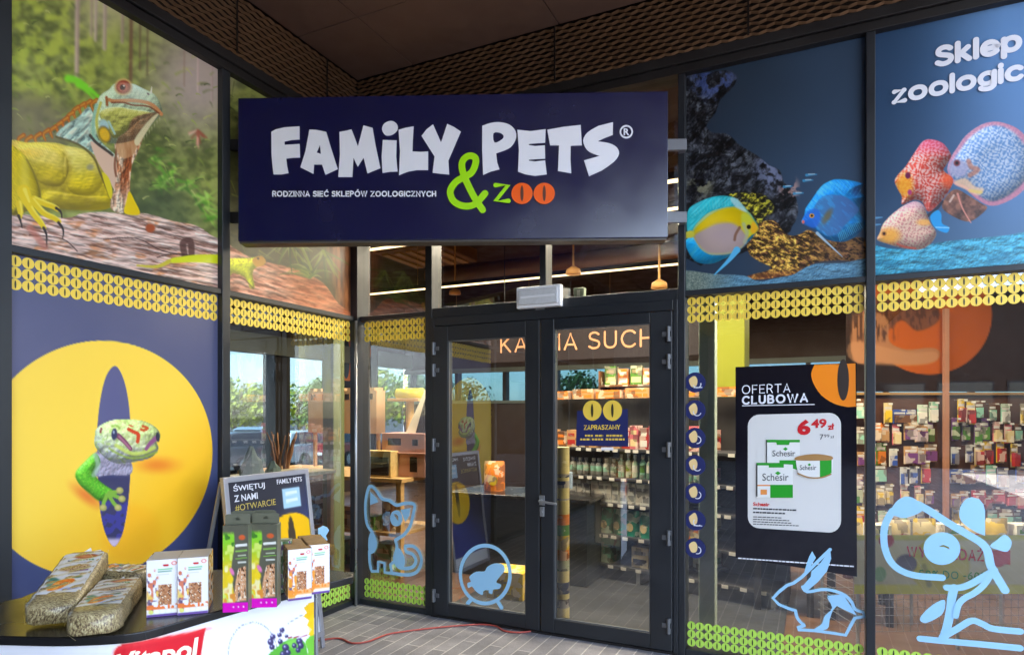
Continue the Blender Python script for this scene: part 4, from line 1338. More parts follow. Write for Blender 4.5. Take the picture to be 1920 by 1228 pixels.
    a.mix(m * sstep(.62, .68, vnoise(X / 4.5, Y / 4.5, 23)) * .55, (150, 190, 60))
    a.mix(m * sstep(.70, .74, vnoise(X / 3.2, Y / 3.2, 33)) * sstep(470, 380, (Y - 680) * 3.23) * .25, (206, 130, 80))
    a.mix(m * .28, (236, 242, 214))
    a.relief(m, a.dome(head, 34) + (1 - hn) * .9 + fbm(X / 7, Y / 7, 43, 3) * 6, .85, .52, 1.2, gloss=.35)
    a.ell(*GK([(420, 460)])[0], 32, 24, (236, 240, 170), 0.2, 0.6, 0.35)
    a.stroke(GK([(260, 520), (330, 560), (400, 578), (470, 570), (545, 540)]), 4, (150, 176, 62), 2, 0.7)
    a.stroke(GK([(300, 500), (380, 545), (450, 548), (530, 515)]), 7, (206, 222, 96), 4, 0.8)
    a.stroke(GK([(312, 442), (350, 476), (388, 522)]), 10, (122, 66, 92), 1.5, 1, True, 0.7)
    a.stroke(GK([(318, 446), (350, 480), (385, 520)]), 4, (186, 120, 150), 2, 0.7)
    a.stroke(GK([(540, 458), (505, 490), (482, 522)]), 9, (146, 84, 132), 1.5, 1, True, 0.7)
    a.stroke(GK([(376, 402), (405, 418), (434, 434), (430, 478)]), 6.5, (210, 66, 26), 1.5)
    a.stroke(GK([(452, 404), (470, 408), (490, 396), (462, 384)]), 5, (206, 84, 30), 1.5)
    a.stroke(GK([(380, 378), (400, 386)]), 3, (220, 110, 50), 1.5, 1, False)
    a.stroke(GK([(210, 400), (205, 420)]), 4, (150, 70, 60), 1.5, 1, False)
    a.ell(*GK([(289, 432)])[0], 5.4, 11, (52, 56, 92), 0.05, 0.2)
    a.ell(*GK([(286, 420)])[0], 1.6, 3, (170, 180, 210), 0, 0.5)
    a.ell(*GK([(552, 450)])[0], 3.6, 9, (46, 46, 66), -0.1, 0.2)
    a.stroke(GK([(275, 385), (300, 380), (320, 395)]), 4, (150, 190, 70), 2, 0.8)

tag(wall_print(LW, -2.575, -1.369, 0.045, Z_T0, 300, 380, paint_gecko, 'gecko_poster', None, None, OFF),
    'big yellow eye-shaped disc with a green gecko climbing out of its slit, on violet film', 'window poster')

def speckle(a, s, seed):
    return hash2(np.floor(a.X / s), np.floor(a.Y / s), seed)

def rounded(a, m, cx, cy, r, k=.35):
    """the soft modelling of a body in the picture: lighter back, darker rim"""
    d = np.hypot(a.X - cx, a.Y - cy) / r
    a.mix(m * sstep(.2, 1.15, d) * k, (40, 44, 70))
    a.mix(m * sstep(.7, 0, np.hypot(a.X - cx + r * .2, a.Y - cy + r * .35) / r) * k * .7, (255, 250, 244))

def laby(a, k, seed, ang=0.0):
    wx, wy = fbm(a.X / 9, a.Y / 9, seed, 2) * 9, fbm(a.X / 9, a.Y / 9, seed + 5, 2) * 9
    return np.sin((a.X * math.cos(ang) + a.Y * math.sin(ang) + wx * 1.2) * k) * 0.6 + np.sin((a.Y * math.cos(ang) - a.X * math.sin(ang) + wy * 1.6) * k) * 0.6

def paint_fish_left(a):
    X, Y = a.X, a.Y
    a.c = a.ramp(sstep(1283, 1640, X) * 0.6 + sstep(140, 400, Y) * 0.3 + fbm(X / 80, Y / 80, 4, 2) * 0.2, (38, 50, 64), (58, 80, 106))
    rock = RK([(80, 400), (180, 395), (330, 378), (385, 420), (350, 480), (290, 540), (265, 610), (215, 680), (250, 720), (330, 728), (400, 790), (500, 850), (560, 900), (620, 930), (640, 990), (700, 1060), (720, 1150), (690, 1230), (600, 1300), (80, 1400)])
    m = a.mpoly(rock, 3)
    n = fbm(X / 11, Y / 11, 15, 5)
    a.mix(m, a.ramp(n * 1.9 - 0.5, (20, 21, 26), (84, 88, 96)))
    a.mix(m * sstep(0.6, 0.75, fbm(X / 7, Y / 9, 25, 4)) * 0.4, (96, 102, 108))
    a.relief(m, fbm(X / 26, Y / 26, 26, 5) * 60, .9, .35, 1.3)
    a.mix(m * sstep(60, 20, np.hypot(X - 1337, Y - 142)) * sstep(.45, .6, n) * .7, (70, 92, 160))
    a.mix(m * sstep(46, 12, np.hypot((X - 1447), (Y - 318) * .8)) * sstep(.4, .6, n) * .8, (128, 138, 172))
    a.mix(sstep(26, 10, np.hypot(X - 1480, (Y - 352) * .8)) * sstep(.45, .6, n) * .8, (190, 150, 140))
    a.mix(m * sstep(34, 10, np.hypot(X - 1312, Y - 345)) * sstep(.4, .6, n) * .8, (140, 138, 110))
    a.mix(sstep(446, 500, Y) * sstep(1380, 1500, X) * 0.75, (62, 60, 66))
    # yellow green coral
    m = a.mpoly(FI([(430, 300), (540, 282), (640, 280), (740, 300), (790, 345), (830, 400), (810, 460), (740, 500), (700, 590), (640, 560), (560, 420)]), 3)
    n2 = fbm(X / 6, Y / 5, 45, 4)
    a.mix(m * sstep(0.36, 0.5, n2), a.ramp(n2 * 2 - 0.6, (96, 88, 22), (206, 198, 66)))
    a.mix(m * sstep(0.4, 0.3, n2) * 0.6, (60, 56, 26))
    a.relief(m, n2 * 26, .9, .45, 1.3)
    # driftwood
    wood = FI([(600, 640), (690, 560), (780, 525), (850, 540), (900, 610), (980, 665), (1060, 650), (1140, 612), (1230, 660), (1300, 700), (1450, 720), (1560, 680), (1640, 700), (1640, 880), (1400, 880), (1200, 900), (1130, 950), (1050, 980), (980, 1010), (800, 1040), (640, 1050), (600, 1020), (760, 980), (800, 940), (680, 880), (600, 800)])
    m = a.mpoly(wood, 3)
    n3 = fbm((X + Y * 0.4) / 13, (Y - X * 0.5) / 6, 55, 5)
    rid = 1 - np.abs(n3 * 2 - 1) * 2.2
    a.mix(m, (104, 70, 48))
    a.mix(m * sstep(0.1, 0.8, rid) * sstep(1570, 1490, X), a.ramp(rid, (150, 90, 46), (240, 190, 84)))
    a.relief(m, n3 * 34 + fbm((X + Y * .4) / 34, (Y - X * .5) / 15, 56, 3) * 44, .8, .35, 1.35)
    a.mix(m * sstep(1510, 1560, X) * sstep(0.3, 0.7, rid) * 0.6, (176, 128, 70))
    a.mix(m * sstep(0.40, 0.28, n3) * 0.5, (60, 42, 36))
    a.mix(m * sstep(498, 516, Y) * 0.5, (150, 82, 50))
    # gravel
    gr = FI([(-40, 985), (300, 1005), (560, 1018), (700, 1070), (850, 1040), (1000, 1010), (1100, 950), (1220, 912), (1450, 905), (1700, 885), (1700, 1240), (-40, 1240)])
    m = a.mpoly(gr, 2)
    sp_ = speckle(a, 1.9, 3)
    a.mix(m, a.ramp(fbm(X / 5, Y / 2.5, 63, 4), (70, 116, 148), (128, 178, 200)))
    a.relief(m, vnoise(X / 1.8, Y / 1.5, 64) * 2.2 + fbm(X / 22, Y / 9, 69, 3) * 10, .7, .6, 1.2)
    a.mix(m * sstep(1400, 1300, X), a.ramp(sp_, (92, 110, 102), (150, 160, 146)))
    # little fish
    for x, y, l in ((1165, 120, 90), (1135, 170, 80), (955, 225, 70), (1050, 285, 80)):
        p = FI([(x - l / 2, y + 4), (x, y), (x + l / 2, y - 2)])
        a.stroke(p, 5, (60, 146, 190), 2, 0.9, True, 0.4)
        a.stroke(FI([(x - l * .3, y - 4), (x + l * .3, y - 6)]), 1.6, (206, 220, 230), 1.5, 0.8, False)
    # turquoise and yellow fish
    out = FI([(60, 640), (55, 520), (70, 430), (140, 375), (270, 322), (390, 308), (490, 332), (560, 400), (640, 490), (682, 560), (690, 600), (660, 650), (600, 720), (520, 790), (400, 862), (270, 912), (150, 900), (80, 830), (40, 720), (90, 660)])
    m = a.mpoly(out, 1.6)
    a.mix(m, a.ramp(sstep(425, 450, Y), (40, 186, 196), (28, 168, 226)))
    a.mix(m * sstep(0.45, 0.7, fbm((X + Y) / 5, (X - Y) / 26, 65, 3)) * 0.4, (120, 220, 226))
    a.mix(m * sstep(0.5, 0.2, fbm((X + Y) / 4, (X - Y) / 30, 66, 3)) * sstep(420, 380, Y) * 0.4, (14, 110, 128))
    a.relief(m, a.dome(out, 30) + fbm((X + Y) / 4, (X - Y) / 22, 67, 2) * 1, .7, .6, 1.2, gloss=.15)
    inner = FI([(104, 650), (120, 590), (180, 520), (250, 460), (340, 425), (440, 405), (530, 410), (600, 450), (650, 520), (684, 590), (650, 640), (590, 700), (540, 770), (440, 820), (340, 832), (250, 825), (180, 780), (140, 720)])
    mi = a.mpoly(inner, 2)
    a.mix(mi, (246, 208, 0))
    a.mix(mi * (1 - a.mpoly(FI([(112, 645), (200, 528), (340, 438), (520, 420), (670, 560), (660, 650), (540, 760), (340, 820), (190, 770)]), 5)) * 0.8, (166, 226, 176))
    a.poly(FI([(120, 665), (220, 600), (330, 556), (450, 550), (520, 590), (580, 650), (585, 720), (530, 775), (430, 818), (330, 828), (240, 815), (165, 755)]), (188, 164, 166), 9, 0.95)
    rounded(a, mi, 1345, 430, 66, .22)
    for k in range(16):
        a.stroke(FI([(110 + 26 * k, 470 - 7 * k + .5 * (k - 8) ** 2), (86 + 28 * k, 410 - 9 * k + 1.2 * (k - 8) ** 2)]), 1.2, (150, 230, 226), 1, .45, False)
    a.ell(*FI([(400, 650)])[0], 28, 18, (186, 164, 166), 0, 0.8, 0.7)
    a.poly(FI([(540, 470), (600, 470), (650, 540), (690, 600), (640, 650), (580, 650), (545, 580)]), (208, 214, 62), 6, 0.85)
    a.poly(FI([(640, 540), (690, 595), (650, 650), (620, 610)]), (240, 176, 30), 4, 0.9)
    a.stroke(FI([(560, 560), (590, 640), (570, 720)]), 7, (176, 184, 150), 4, 0.7)
    a.stroke(FI([(525, 590), (490, 650), (480, 700)]), 5, (134, 92, 70), 2.5, 0.9)
    a.ell(*FI([(606, 585)])[0], 5.2, 5.0, (226, 196, 60), 0, 0.2)
    a.ell(*FI([(606, 585)])[0], 4.0, 4.2, (20, 18, 20), 0, 0.2)
    a.poly(FI([(440, 330), (500, 335), (560, 400), (590, 450), (540, 440), (480, 400)]), (190, 226, 226), 4, 0.8)
    a.stroke(FI([(500, 790), (430, 880), (300, 1010)]), 13, (92, 186, 232), 1.6, 1, True, 0.12)
    a.stroke(FI([(90, 650), (40, 660)]), 14, (216, 206, 70), 3, 1, False, 0.8)
    # blue discus
    out = FI([(1075, 545), (1100, 480), (1112, 420), (1160, 350), (1200, 290), (1260, 215), (1330, 175), (1390, 160), (1500, 168), (1600, 190), (1625, 205), (1590, 260), (1640, 320), (1600, 380), (1590, 440), (1600, 470), (1640, 540), (1620, 600), (1560, 660), (1480, 705), (1400, 715), (1320, 700), (1240, 650), (1190, 600), (1130, 575)])
    m = a.mpoly(out, 1.6)
    a.mix(m, (28, 150, 232))
    a.mix(m * sstep(0.45, 0.65, fbm((X - Y) / 5, (X + Y) / 30, 75, 3)) * 0.45, (90, 196, 246))
    a.relief(m, a.dome(out, 34) + fbm((X - Y) / 4, (X + Y) / 22, 68, 2) * 4, .8, .5, 1.22, gloss=.2)
    for k in range(14):
        a.stroke(FI([(1200 + 28 * k, 330 - 60 * math.sin(k / 14 * PI)), (1215 + 30 * k, 185 + 100 * abs(k - 7) / 9)]), 1.2, (110, 206, 250), 1, .5, False)
        a.stroke(FI([(1400 + 14 * k, 640 - 8 * k), (1420 + 15 * k, 712 - 9 * k)]), 1.2, (120, 216, 250), 1, .5, False)
    inner = FI([(1170, 470), (1210, 370), (1280, 310), (1380, 300), (1470, 320), (1560, 390), (1585, 440), (1520, 510), (1460, 570), (1400, 640), (1310, 664), (1240, 620), (1190, 570)])
    mi = a.mpoly(inner, 5)
    a.mix(mi * 0.9, (74, 124, 178))
    a.mix(mi * sstep(0.5, 0.68, fbm((X - Y) / 6, (X + Y) / 18, 85, 3)) * 0.7, (66, 160, 222))
    a.mix(mi * sstep(1540, 1600, X) * 0.5, (70, 96, 160))
    a.ell(*FI([(1305, 490)])[0], 6, 15, (112, 104, 78), 0.55, 0.7, 0.9)
    a.poly(FI([(1085, 520), (1150, 430), (1230, 440), (1240, 520), (1200, 590), (1130, 575)]), (44, 110, 220), 6, 0.8)
    a.ell(*FI([(1167, 485)])[0], 4.6, 4.2, (226, 160, 50), 0, 0.2)
    a.ell(*FI([(1167, 485)])[0], 2.4, 2.4, (28, 24, 24), 0, 0.2)
    a.ell(*FI([(1090, 540)])[0], 2.6, 3.4, (226, 110, 96), 0, 0.3)
    a.stroke(FI([(1215, 640), (1300, 720), (1440, 850)]), 6, (160, 190, 210), 1.5, 1, True, 0.2)
    a.mix(m * sstep(1, .2, np.hypot((X - 1605) / 14, (Y - 356) / 16)) * .5, (40, 60, 120))

tag(wall_print(RW, 2.728, 3.776, Z_T1, Z_TOP, 300, 360, paint_fish_left, 'aquarium_picture', None, None, OFF),
    'window picture of a blue discus and a turquoise and yellow fish by dark rock', 'window picture')

def paint_fish_right(a):
    X, Y = a.X, a.Y
    a.c = a.ramp(sstep(1640, 1930, X) * 0.7 + sstep(330, 40, Y) * 0.35 * sstep(1700, 1900, X), (44, 70, 100), (104, 146, 196))
    a.mix(sstep(330, 480, Y) * 0.5, (70, 100, 124))
    # gravel
    m = a.mpoly(DI([(-20, 895), (120, 900), (280, 905), (450, 862), (700, 835), (900, 815), (1400, 760), (1400, 1200), (-20, 1200)]), 2)
    sp_ = speckle(a, 2.0, 13)
    a.mix(m, a.ramp(fbm(X / 6, Y / 3, 63, 4), (40, 140, 176), (110, 204, 222)))
    a.relief(m, vnoise(X / 2.0, Y / 1.6, 64) * 2.4 + fbm(X / 24, Y / 9, 69, 3) * 14, .7, .55, 1.2)
    a.mix(m * sstep(0.5, 0.3, fbm(X / 30, Y / 10, 22, 3)) * 0.35, (20, 84, 116))
    # dark belly of the second fish
    m = a.mpoly(DI([(470, 640), (500, 560), (560, 520), (640, 560), (720, 610), (760, 640), (700, 700), (640, 728), (560, 705)]), 2)
    a.mix(m, a.ramp(fbm(X / 9, Y / 9, 61, 4) * 1.6 - .3, (64, 44, 40), (160, 106, 84)))
    a.stroke(DI([(570, 550), (600, 640), (655, 735)]), 4, (216, 140, 120), 1.5, 0.9, True, 0.5)
    a.stroke(DI([(545, 560), (520, 600)]), 4, (220, 190, 170), 2, 0.8, False)
    a.stroke(DI([(380, 690), (430, 650), (470, 600)]), 6, (40, 30, 36), 2, 0.7)
    # blue fish tail behind
    a.poly(DI([(395, 690), (440, 655), (465, 680), (470, 740), (515, 765), (500, 800), (440, 780), (405, 740)]), (32, 150, 214), 2)
    a.stroke(DI([(430, 765), (515, 768)]), 2, (170, 220, 240), 1.5, .8, False)
    # blue spotted discus
    m = a.mpoly(DI([(505, 400), (525, 320), (570, 250), (620, 180), (700, 118), (780, 88), (870, 95), (980, 150), (1060, 280), (1060, 420), (980, 540), (860, 612), (770, 624), (690, 580), (620, 520), (545, 485)]), 1.8)
    a.mix(m, a.ramp(sstep(-0.7, 0.7, laby(a, 0.8, 3, 0.5)), (104, 146, 196), (196, 208, 224)))
    a.relief(m, a.dome(DI([(505, 400), (525, 320), (570, 250), (620, 180), (700, 118), (780, 88), (870, 95), (980, 150), (1060, 280), (1060, 420), (980, 540), (860, 612), (770, 624), (690, 580), (620, 520), (545, 485)]), 46) + vnoise(X / 2.4, Y / 2.4, 4) * .5, .8, .5, 1.2, gloss=.25)
    rim = m * (1 - a.mpoly(DI([(520, 400), (545, 330), (590, 262), (640, 196), (712, 140), (784, 112), (870, 120), (960, 180), (1030, 300), (1030, 420), (950, 520), (850, 585), (770, 596), (700, 556), (625, 500), (555, 470)]), 7))
    a.mix(rim * 0.75, (222, 130, 150))
    a.poly(DI([(510, 400), (530, 340), (590, 330), (640, 370), (620, 430), (560, 440)]), (168, 160, 186), 8, 0.8)
    a.stroke(DI([(640, 340), (660, 380), (700, 395), (650, 430)]), 9, (190, 110, 80), 5, 0.7)
    a.ell(*DI([(565, 352)])[0], 6, 6, (130, 60, 66), 0, 0.3)
    a.ell(*DI([(565, 352)])[0], 3, 3, (30, 20, 26), 0, 0.3)
    a.poly(DI([(545, 480), (620, 450), (680, 500), (740, 520), (700, 560), (640, 530)]), (236, 190, 150), 5, 0.8)
    a.stroke(DI([(650, 530), (720, 540)]), 6, (226, 196, 90), 4, 0.7, False)
    # red discus
    m = a.mpoly(DI([(165, 470), (185, 430), (235, 375), (290, 290), (345, 215), (400, 200), (470, 222), (512, 270), (528, 310), (500, 360), (480, 400), (540, 455), (520, 520), (470, 590), (385, 665), (340, 600), (280, 590), (212, 618), (212, 570), (185, 520)]), 1.6)
    a.mix(m, a.ramp(sstep(-0.6, 0.6, laby(a, 0.85, 9, 0.2)), (228, 74, 56), (246, 190, 178)))
    a.relief(m, a.dome(DI([(165, 470), (185, 430), (235, 375), (290, 290), (345, 215), (400, 200), (470, 222), (512, 270), (528, 310), (500, 360), (480, 400), (540, 455), (520, 520), (470, 590), (385, 665), (340, 600), (280, 590), (212, 618), (212, 570), (185, 520)]), 32) + vnoise(X / 2.4, Y / 2.4, 5) * .5, .8, .5, 1.2, gloss=.25)
    a.mix(m * sstep(300, 262, Y) * 0.6, (236, 96, 150))
    a.mix(m * sstep(1, 0.2, np.hypot((X - 1780) / 22, (Y - 335) / 26)) * 0.8, (238, 90, 40))
    a.mix(m * sstep(1, 0.3, np.hypot((X - 1697) / 24, (Y - 345) / 34)) * 0.85, (248, 168, 30))
    a.mix(m * sstep(372, 392, Y) * .5, (226, 80, 70))
    a.ell(*DI([(250, 432)])[0], 5, 6, (110, 20, 70), 0, 0.3)
    a.ell(*DI([(262, 540)])[0], 4, 5, (170, 50, 110), 0, 0.4)
    # pale spotted discus
    m = a.mpoly(DI([(52, 845), (70, 800), (90, 745), (150, 680), (230, 622), (300, 598), (350, 625), (375, 690), (395, 740), (432, 800), (405, 860), (340, 905), (270, 908), (180, 890), (110, 868)]), 1.6)
    a.mix(m, a.ramp(sstep(0.05, 0.35, laby(a, 0.95, 19, 0.3)), (246, 206, 176), (222, 146, 140)))
    a.relief(m, a.dome(DI([(52, 845), (70, 800), (90, 745), (150, 680), (230, 622), (300, 598), (350, 625), (375, 690), (395, 740), (432, 800), (405, 860), (340, 905), (270, 908), (180, 890), (110, 868)]), 28) + vnoise(X / 2.4, Y / 2.4, 6) * .5, .8, .52, 1.18, gloss=.25)
    a.mix(m * sstep(400, 378, Y) * 0.5, (206, 160, 190))
    a.mix(m * sstep(1, 0.3, np.hypot((X - 1668) / 30, (Y - 440) / 22)) * 0.85, (248, 172, 60))
    a.mix(m * sstep(1, 0.3, np.hypot((X - 1735) / 22, (Y - 415) / 9)) * 0.8, (246, 176, 80))
    a.ell(*DI([(97, 806)])[0], 4.6, 4.6, (196, 120, 60), 0, 0.3)
    a.ell(*DI([(97, 806)])[0], 2.6, 2.6, (40, 24, 24), 0, 0.3)
    a.stroke(DI([(180, 870), (230, 890), (300, 900)]), 3, (206, 70, 50), 2, .7)
    for x, y in ((60, 705), (50, 750)):
        a.stroke(DI([(x - 15, y), (x + 25, y - 4)]), 4, (110, 170, 210), 2, .8, False, .4)

fr_ = tag(wall_print(RW, 3.825, 4.93, Z_T1, Z_TOP, 320, 360, paint_fish_right, 'discus_picture', None, None, OFF),
    'window picture of spotted red, pale and blue discus fish under big white lettering', 'window picture')
tx = MB()
rp = lambda *p: [RW.at(x, y, 0.02) for x, y in p]
# measured on the visible part of each word, continued past the edge of the photograph
sans(tx, 'Sklep', rp((1753, 88), (1916, 54), (1916, 96), (1753, 128.5)), 0.25, -0.0185, 0, 0.12)
tx.build('lettering', M_WTXT, parent=fr_)
tx = MB()
sans(tx, 'zoologiczny', rp((1672, 162), (2034, 87), (2034, 129), (1672, 198)), 0.25, -0.0185, 0, 0.12)
tx.build('lettering', M_WTXT, parent=fr_)

# ------------------------------------------------------------------ bands of eye discs
def eye_band(space, x0, x1, z0, z1, rows, mats, name, label, OFF=OFF):
    ph = (z1 - z0) / rows
    n = max(1, round((x1 - x0) / ph))
    pw = (x1 - x0) / n
    mb = MB()
    for r in range(rows):
        for c in range(n):
            cx_, cz_ = x0 + (c + .5) * pw, z0 + (r + .5) * ph
            mb.disc((cx_, cz_), pw * 0.50, ph * 0.50, OFF, 0, 14)
            mb.disc((cx_, cz_), pw * 0.075, ph * 0.36, OFF + 0.0012, 1, 8)
    return tag(mb.build(name, mats, space), label, 'decal strip', 'strips of eye-shaped discs along the shop windows')
YB, GB = [M_YEL, M_YELD], [M_LIME, M_LIMED]
eye_band(LW, -2.57, -1.375, 2.20, Z_T0 - 0.004, 3, YB, 'decal_strip', 'yellow eye-disc strip above the gecko poster, the biggest of the yellow strips', OFF + 0.003)
eye_band(LW, -1.30, -0.05, 2.20, Z_T0 - 0.004, 3, YB, 'decal_strip', 'yellow eye-disc strip under the lizard picture, on the side window')
eye_band(RW, 0.065, 0.695, 2.20, Z_T0 - 0.004, 3, YB, 'decal_strip', 'short yellow eye-disc strip on the narrow window between corner and doors')
eye_band(RW, 2.735, 3.768, 2.20, Z_T0 - 0.004, 3, YB, 'decal_strip', 'yellow eye-disc strip under the turquoise and yellow fish')
eye_band(RW, 3.835, 4.92, 2.20, Z_T0 - 0.004, 3, YB, 'decal_strip', 'yellow eye-disc strip under the red and pale spotted discus fish')
eye_band(LW, -1.30, -0.05, 0.055, 0.215, 3, GB, 'decal_strip', 'lime eye-disc strip low on the side window behind the counter')
eye_band(RW, 0.065, 0.695, 0.055, 0.215, 3, GB, 'decal_strip', 'short lime eye-disc strip below the blue cat')
eye_band(RW, 2.735, 3.768, 0.055, 0.222, 3, GB, 'decal_strip', 'lime eye-disc strip below the blue rabbit')
eye_band(RW, 3.835, 4.92, 0.055, 0.222, 3, GB, 'decal_strip', 'lime eye-disc strip below the blue dog')
# dark ground film behind the strip over the gecko poster is the poster itself

# ------------------------------------------------------------------ blue animal stickers
def on(space, pts, yy=0.02): return [space.at(x, y, yy) for x, y in pts]
O1 = -0.019
def w_at(px, py, w, space=RW):
    """a width of w photo pixels at that spot, in metres on the wall"""
    a = space.at(px, py - w / 2, 0.02); b_ = space.at(px, py + w / 2, 0.02)
    return abs(a[1] - b_[1])
CT = lambda p: on(RW, zoomed(p, 660, 880, 4.385))
mb = MB()
w = w_at(735, 1000, 6.4)
mb.ribbon(smooth_pts(CT([(168,515),(125,450),(110,335),(117,225),(146,138),(196,168),(246,238),(310,256),(366,292),(432,278),(513,286),(505,362),(480,460),(430,532),(360,577)]), 4), w, O1)
mb.shape(smooth_pts(CT([(160,505),(190,540),(207,610),(190,672),(150,692),(133,640),(138,560)]), 3, True), O1)
mb.ribbon(smooth_pts(CT([(143,670),(146,760),(162,835)]), 3) + CT([(214,836),(216,755)]) + CT([(268,768),(270,845),(330,850)]) + smooth_pts(CT([(400,862),(480,862),(540,832),(572,755),(555,680),(505,630),(440,628)]), 4), w, O1, ramp=0.002)
mb.ribbon(smooth_pts(CT([(438,632),(446,672),(500,696),(527,745),(505,795),(450,812),(385,800),(352,745),(358,690),(372,640),(360,577)]), 4), w, O1 + 0.002, ramp=0.001)
mb.ribbon(CT([(330, 845), (318, 780), (350, 755)]), w, O1 + 0.003)
mb.shape(smooth_pts(CT([(370,640),(405,660),(432,715),(436,770),(420,812),(385,800),(358,760),(352,700)]), 3, True), O1 + 0.003)
mb.shape(CT([(150,178),(205,240),(217,266),(150,292)]), O1)
mb.shape(CT([(398,330),(482,315),(470,380),(440,432),(420,385)]), O1)
hole = smooth_pts(CT([(345,365),(372,372),(382,395),(378,418)]), 3, True)
mb.shape(smooth_pts(CT([(366,334),(400,350),(416,400),(400,450),(366,466),(330,450),(314,400),(330,350)]), 3, True), O1 + 0.001, 0, [hole])
tag(mb.build('animal_sticker', M_BLUE, RW), 'pale blue outline sticker of a sitting cat with a curled tail', 'sticker')
mb = MB()
w = w_at(920, 1070, 7)
ring = [(1115 + 203 * math.cos(t), 852 + 236 * math.sin(t)) for t in np.linspace(0, 2 * PI, 49)]
mb.ribbon(CT(ring), w, O1 + 0.03, ramp=0.0005, caps=False)
for p in ([(1005, 1050), (972, 1088)], [(1215, 1068), (1248, 1120)]):
    mb.ribbon(CT(p), w * 1.1, O1 + 0.031)
mb.shape(smooth_pts(CT([(985,870),(1040,830),(1108,826),(1132,790),(1190,762),(1258,770),(1274,818),(1232,872),(1205,915),(1245,935),(1230,968),(1182,976),(1172,1012),(1142,1000),(1145,980),(1102,985),(1092,1020),(1042,992),(1005,950),(976,962),(968,922),(997,910)]), 3, True), O1 + 0.03)
mb.v = [(p[0], p[1] - 0.0075 - 0.001, p[2]) for p in mb.v]
tag(mb.build('animal_sticker', M_BLUE, RW), 'pale blue sticker of a hamster running in a wheel on the door glass', 'sticker')
RB = lambda p: on(RW, zoomed(p, 1420, 920, 3.987))
mb = MB()
w = w_at(1520, 1110, 5.6)
mb.shape(RB([(410,450),(438,498),(400,560),(345,628),(368,545),(388,490)]), O1)
mb.ribbon(RB([(545,436),(490,488),(420,558),(330,645),(270,688),(222,704)]) + RB([(165,750),(117,800),(160,845),(230,876),(285,892)]), w, O1 + 0.001, ramp=0.001)
mb.ribbon(smooth_pts(RB([(285,892),(298,945),(330,985),(358,1003)]), 3) + RB([(300,1020),(305,1035),(430,1042),(560,1060),(660,1076),(700,1000),(730,948),(800,938)]) + smooth_pts(RB([(790,905),(730,882),(705,830),(650,775),(560,742),(480,735),(372,752),(338,716)]), 3), w, O1 + 0.001, ramp=0.0015)
slit = RB([(420,575),(470,515),(512,482),(505,520),(440,575)])
mb.shape(RB([(545,436),(552,505),(520,600),(450,682),(372,748),(333,716),(400,640),(405,600),(470,540)]), O1)
mb.shape(smooth_pts(RB([(520,790),(600,840),(565,890),(540,960),(522,1030),(420,1036),(480,992),(505,930),(560,872)]), 3, True), O1 + 0.003)
mb.shape(RB([(520,780),(640,770),(720,890),(745,930),(680,900),(600,860)]), O1 + 0.004)
tag(mb.build('animal_sticker', M_BLUE, RW), 'pale blue outline sticker of a crouching rabbit with long ears', 'sticker')
mb = MB()
w = w_at(1750, 1050, 11.5)
mb.shape(smooth_pts(RB([(975,190),(1010,120),(1050,70),(1110,42),(1180,60),(1240,125),(1215,160),(1160,185),(1090,202),(1020,185)]), 3, True), O1)
mb.ribbon(smooth_pts(RB([(1200,100),(1290,150),(1400,222),(1550,312),(1670,385),(1720,450),(1745,560),(1790,640),(1850,740)]), 4), w * 1.15, O1 + 0.001, ramp=0.002)
mb.ribbon(smooth_pts(RB([(1010,150),(960,240),(945,330),(955,430),(995,525),(1070,592),(1190,632),(1380,646)]), 4), w * 1.05, O1 + 0.001, ramp=0.002)
mb.shape(smooth_pts(RB([(1605,46),(1560,62),(1518,120),(1512,200),(1560,260),(1640,310)]), 3) + RB([(1702,334),(1702,150)]) + smooth_pts(RB([(1690,100),(1660,62)]), 2), O1)
mouth = RB([(1355,415),(1390,402),(1430,418),(1440,436),(1395,418)])
mb.shape([*RB([(1380 + 137 * math.cos(t), 430 + 122 * math.sin(t)) for t in np.linspace(0, 2 * PI, 33)[:-1]])], O1, 0, [mouth])
mb.ribbon(smooth_pts(RB([(1415,720),(1500,722),(1580,700),(1680,645),(1770,590)]), 4), w, O1 + 0.004, ramp=0.001)
mb.ribbon(smooth_pts(RB([(1745,620),(1690,700),(1620,760),(1545,800),(1500,850),(1480,930)]), 4), w * 0.9, O1 + 0.006)
mb.ribbon(smooth_pts(RB([(1470,722),(1452,800),(1440,900),(1420,1000),(1390,1095)]), 3), w * 1.2, O1 + 0.004, ramp=0.001)
mb.shape(smooth_pts(RB([(1400,812),(1310,850),(1235,920),(1215,965),(1260,985),(1340,950),(1395,900)]), 3, True), O1)
mb.ribbon(smooth_pts(RB([(1215,1100),(1400,1118),(1650,1140),(1960,1170)]), 4), w, O1 + 0.006, ramp=0.001)
mb.ribbon(smooth_pts(RB([(1380,1090),(1500,1020),(1600,965),(1680,990),(1760,1025),(1960,1045)]), 4), w, O1 + 0.008, ramp=0.001)
mb.shape(smooth_pts(RB([(1738,410),(1790,365),(1850,325),(1900,380),(1870,450),(1800,440)]), 3, True), O1 + 0.004)
tag(mb.build('animal_sticker', M_BLUE, RW), 'largest pale blue outline sticker, a dog lowering its round nose', 'sticker')
mb = MB()
LQ = lambda p: [LW.at(x, y, 0.02) for x, y in p]
mb.shape(LQ([(596, 990), (606, 985), (613, 988), (617, 994), (611, 1004), (614, 1012), (606, 1016), (596, 1040)]), O1)
mb.ribbon(LQ([(596, 1040), (560, 1060), (520, 1050)]), w_at(600, 1000, 10, LW), O1 + 0.001)
tag(mb.build('animal_sticker', M_BLUE, LW), 'small pale blue fin of a sticker peeping out beside the seed boxes', 'sticker')

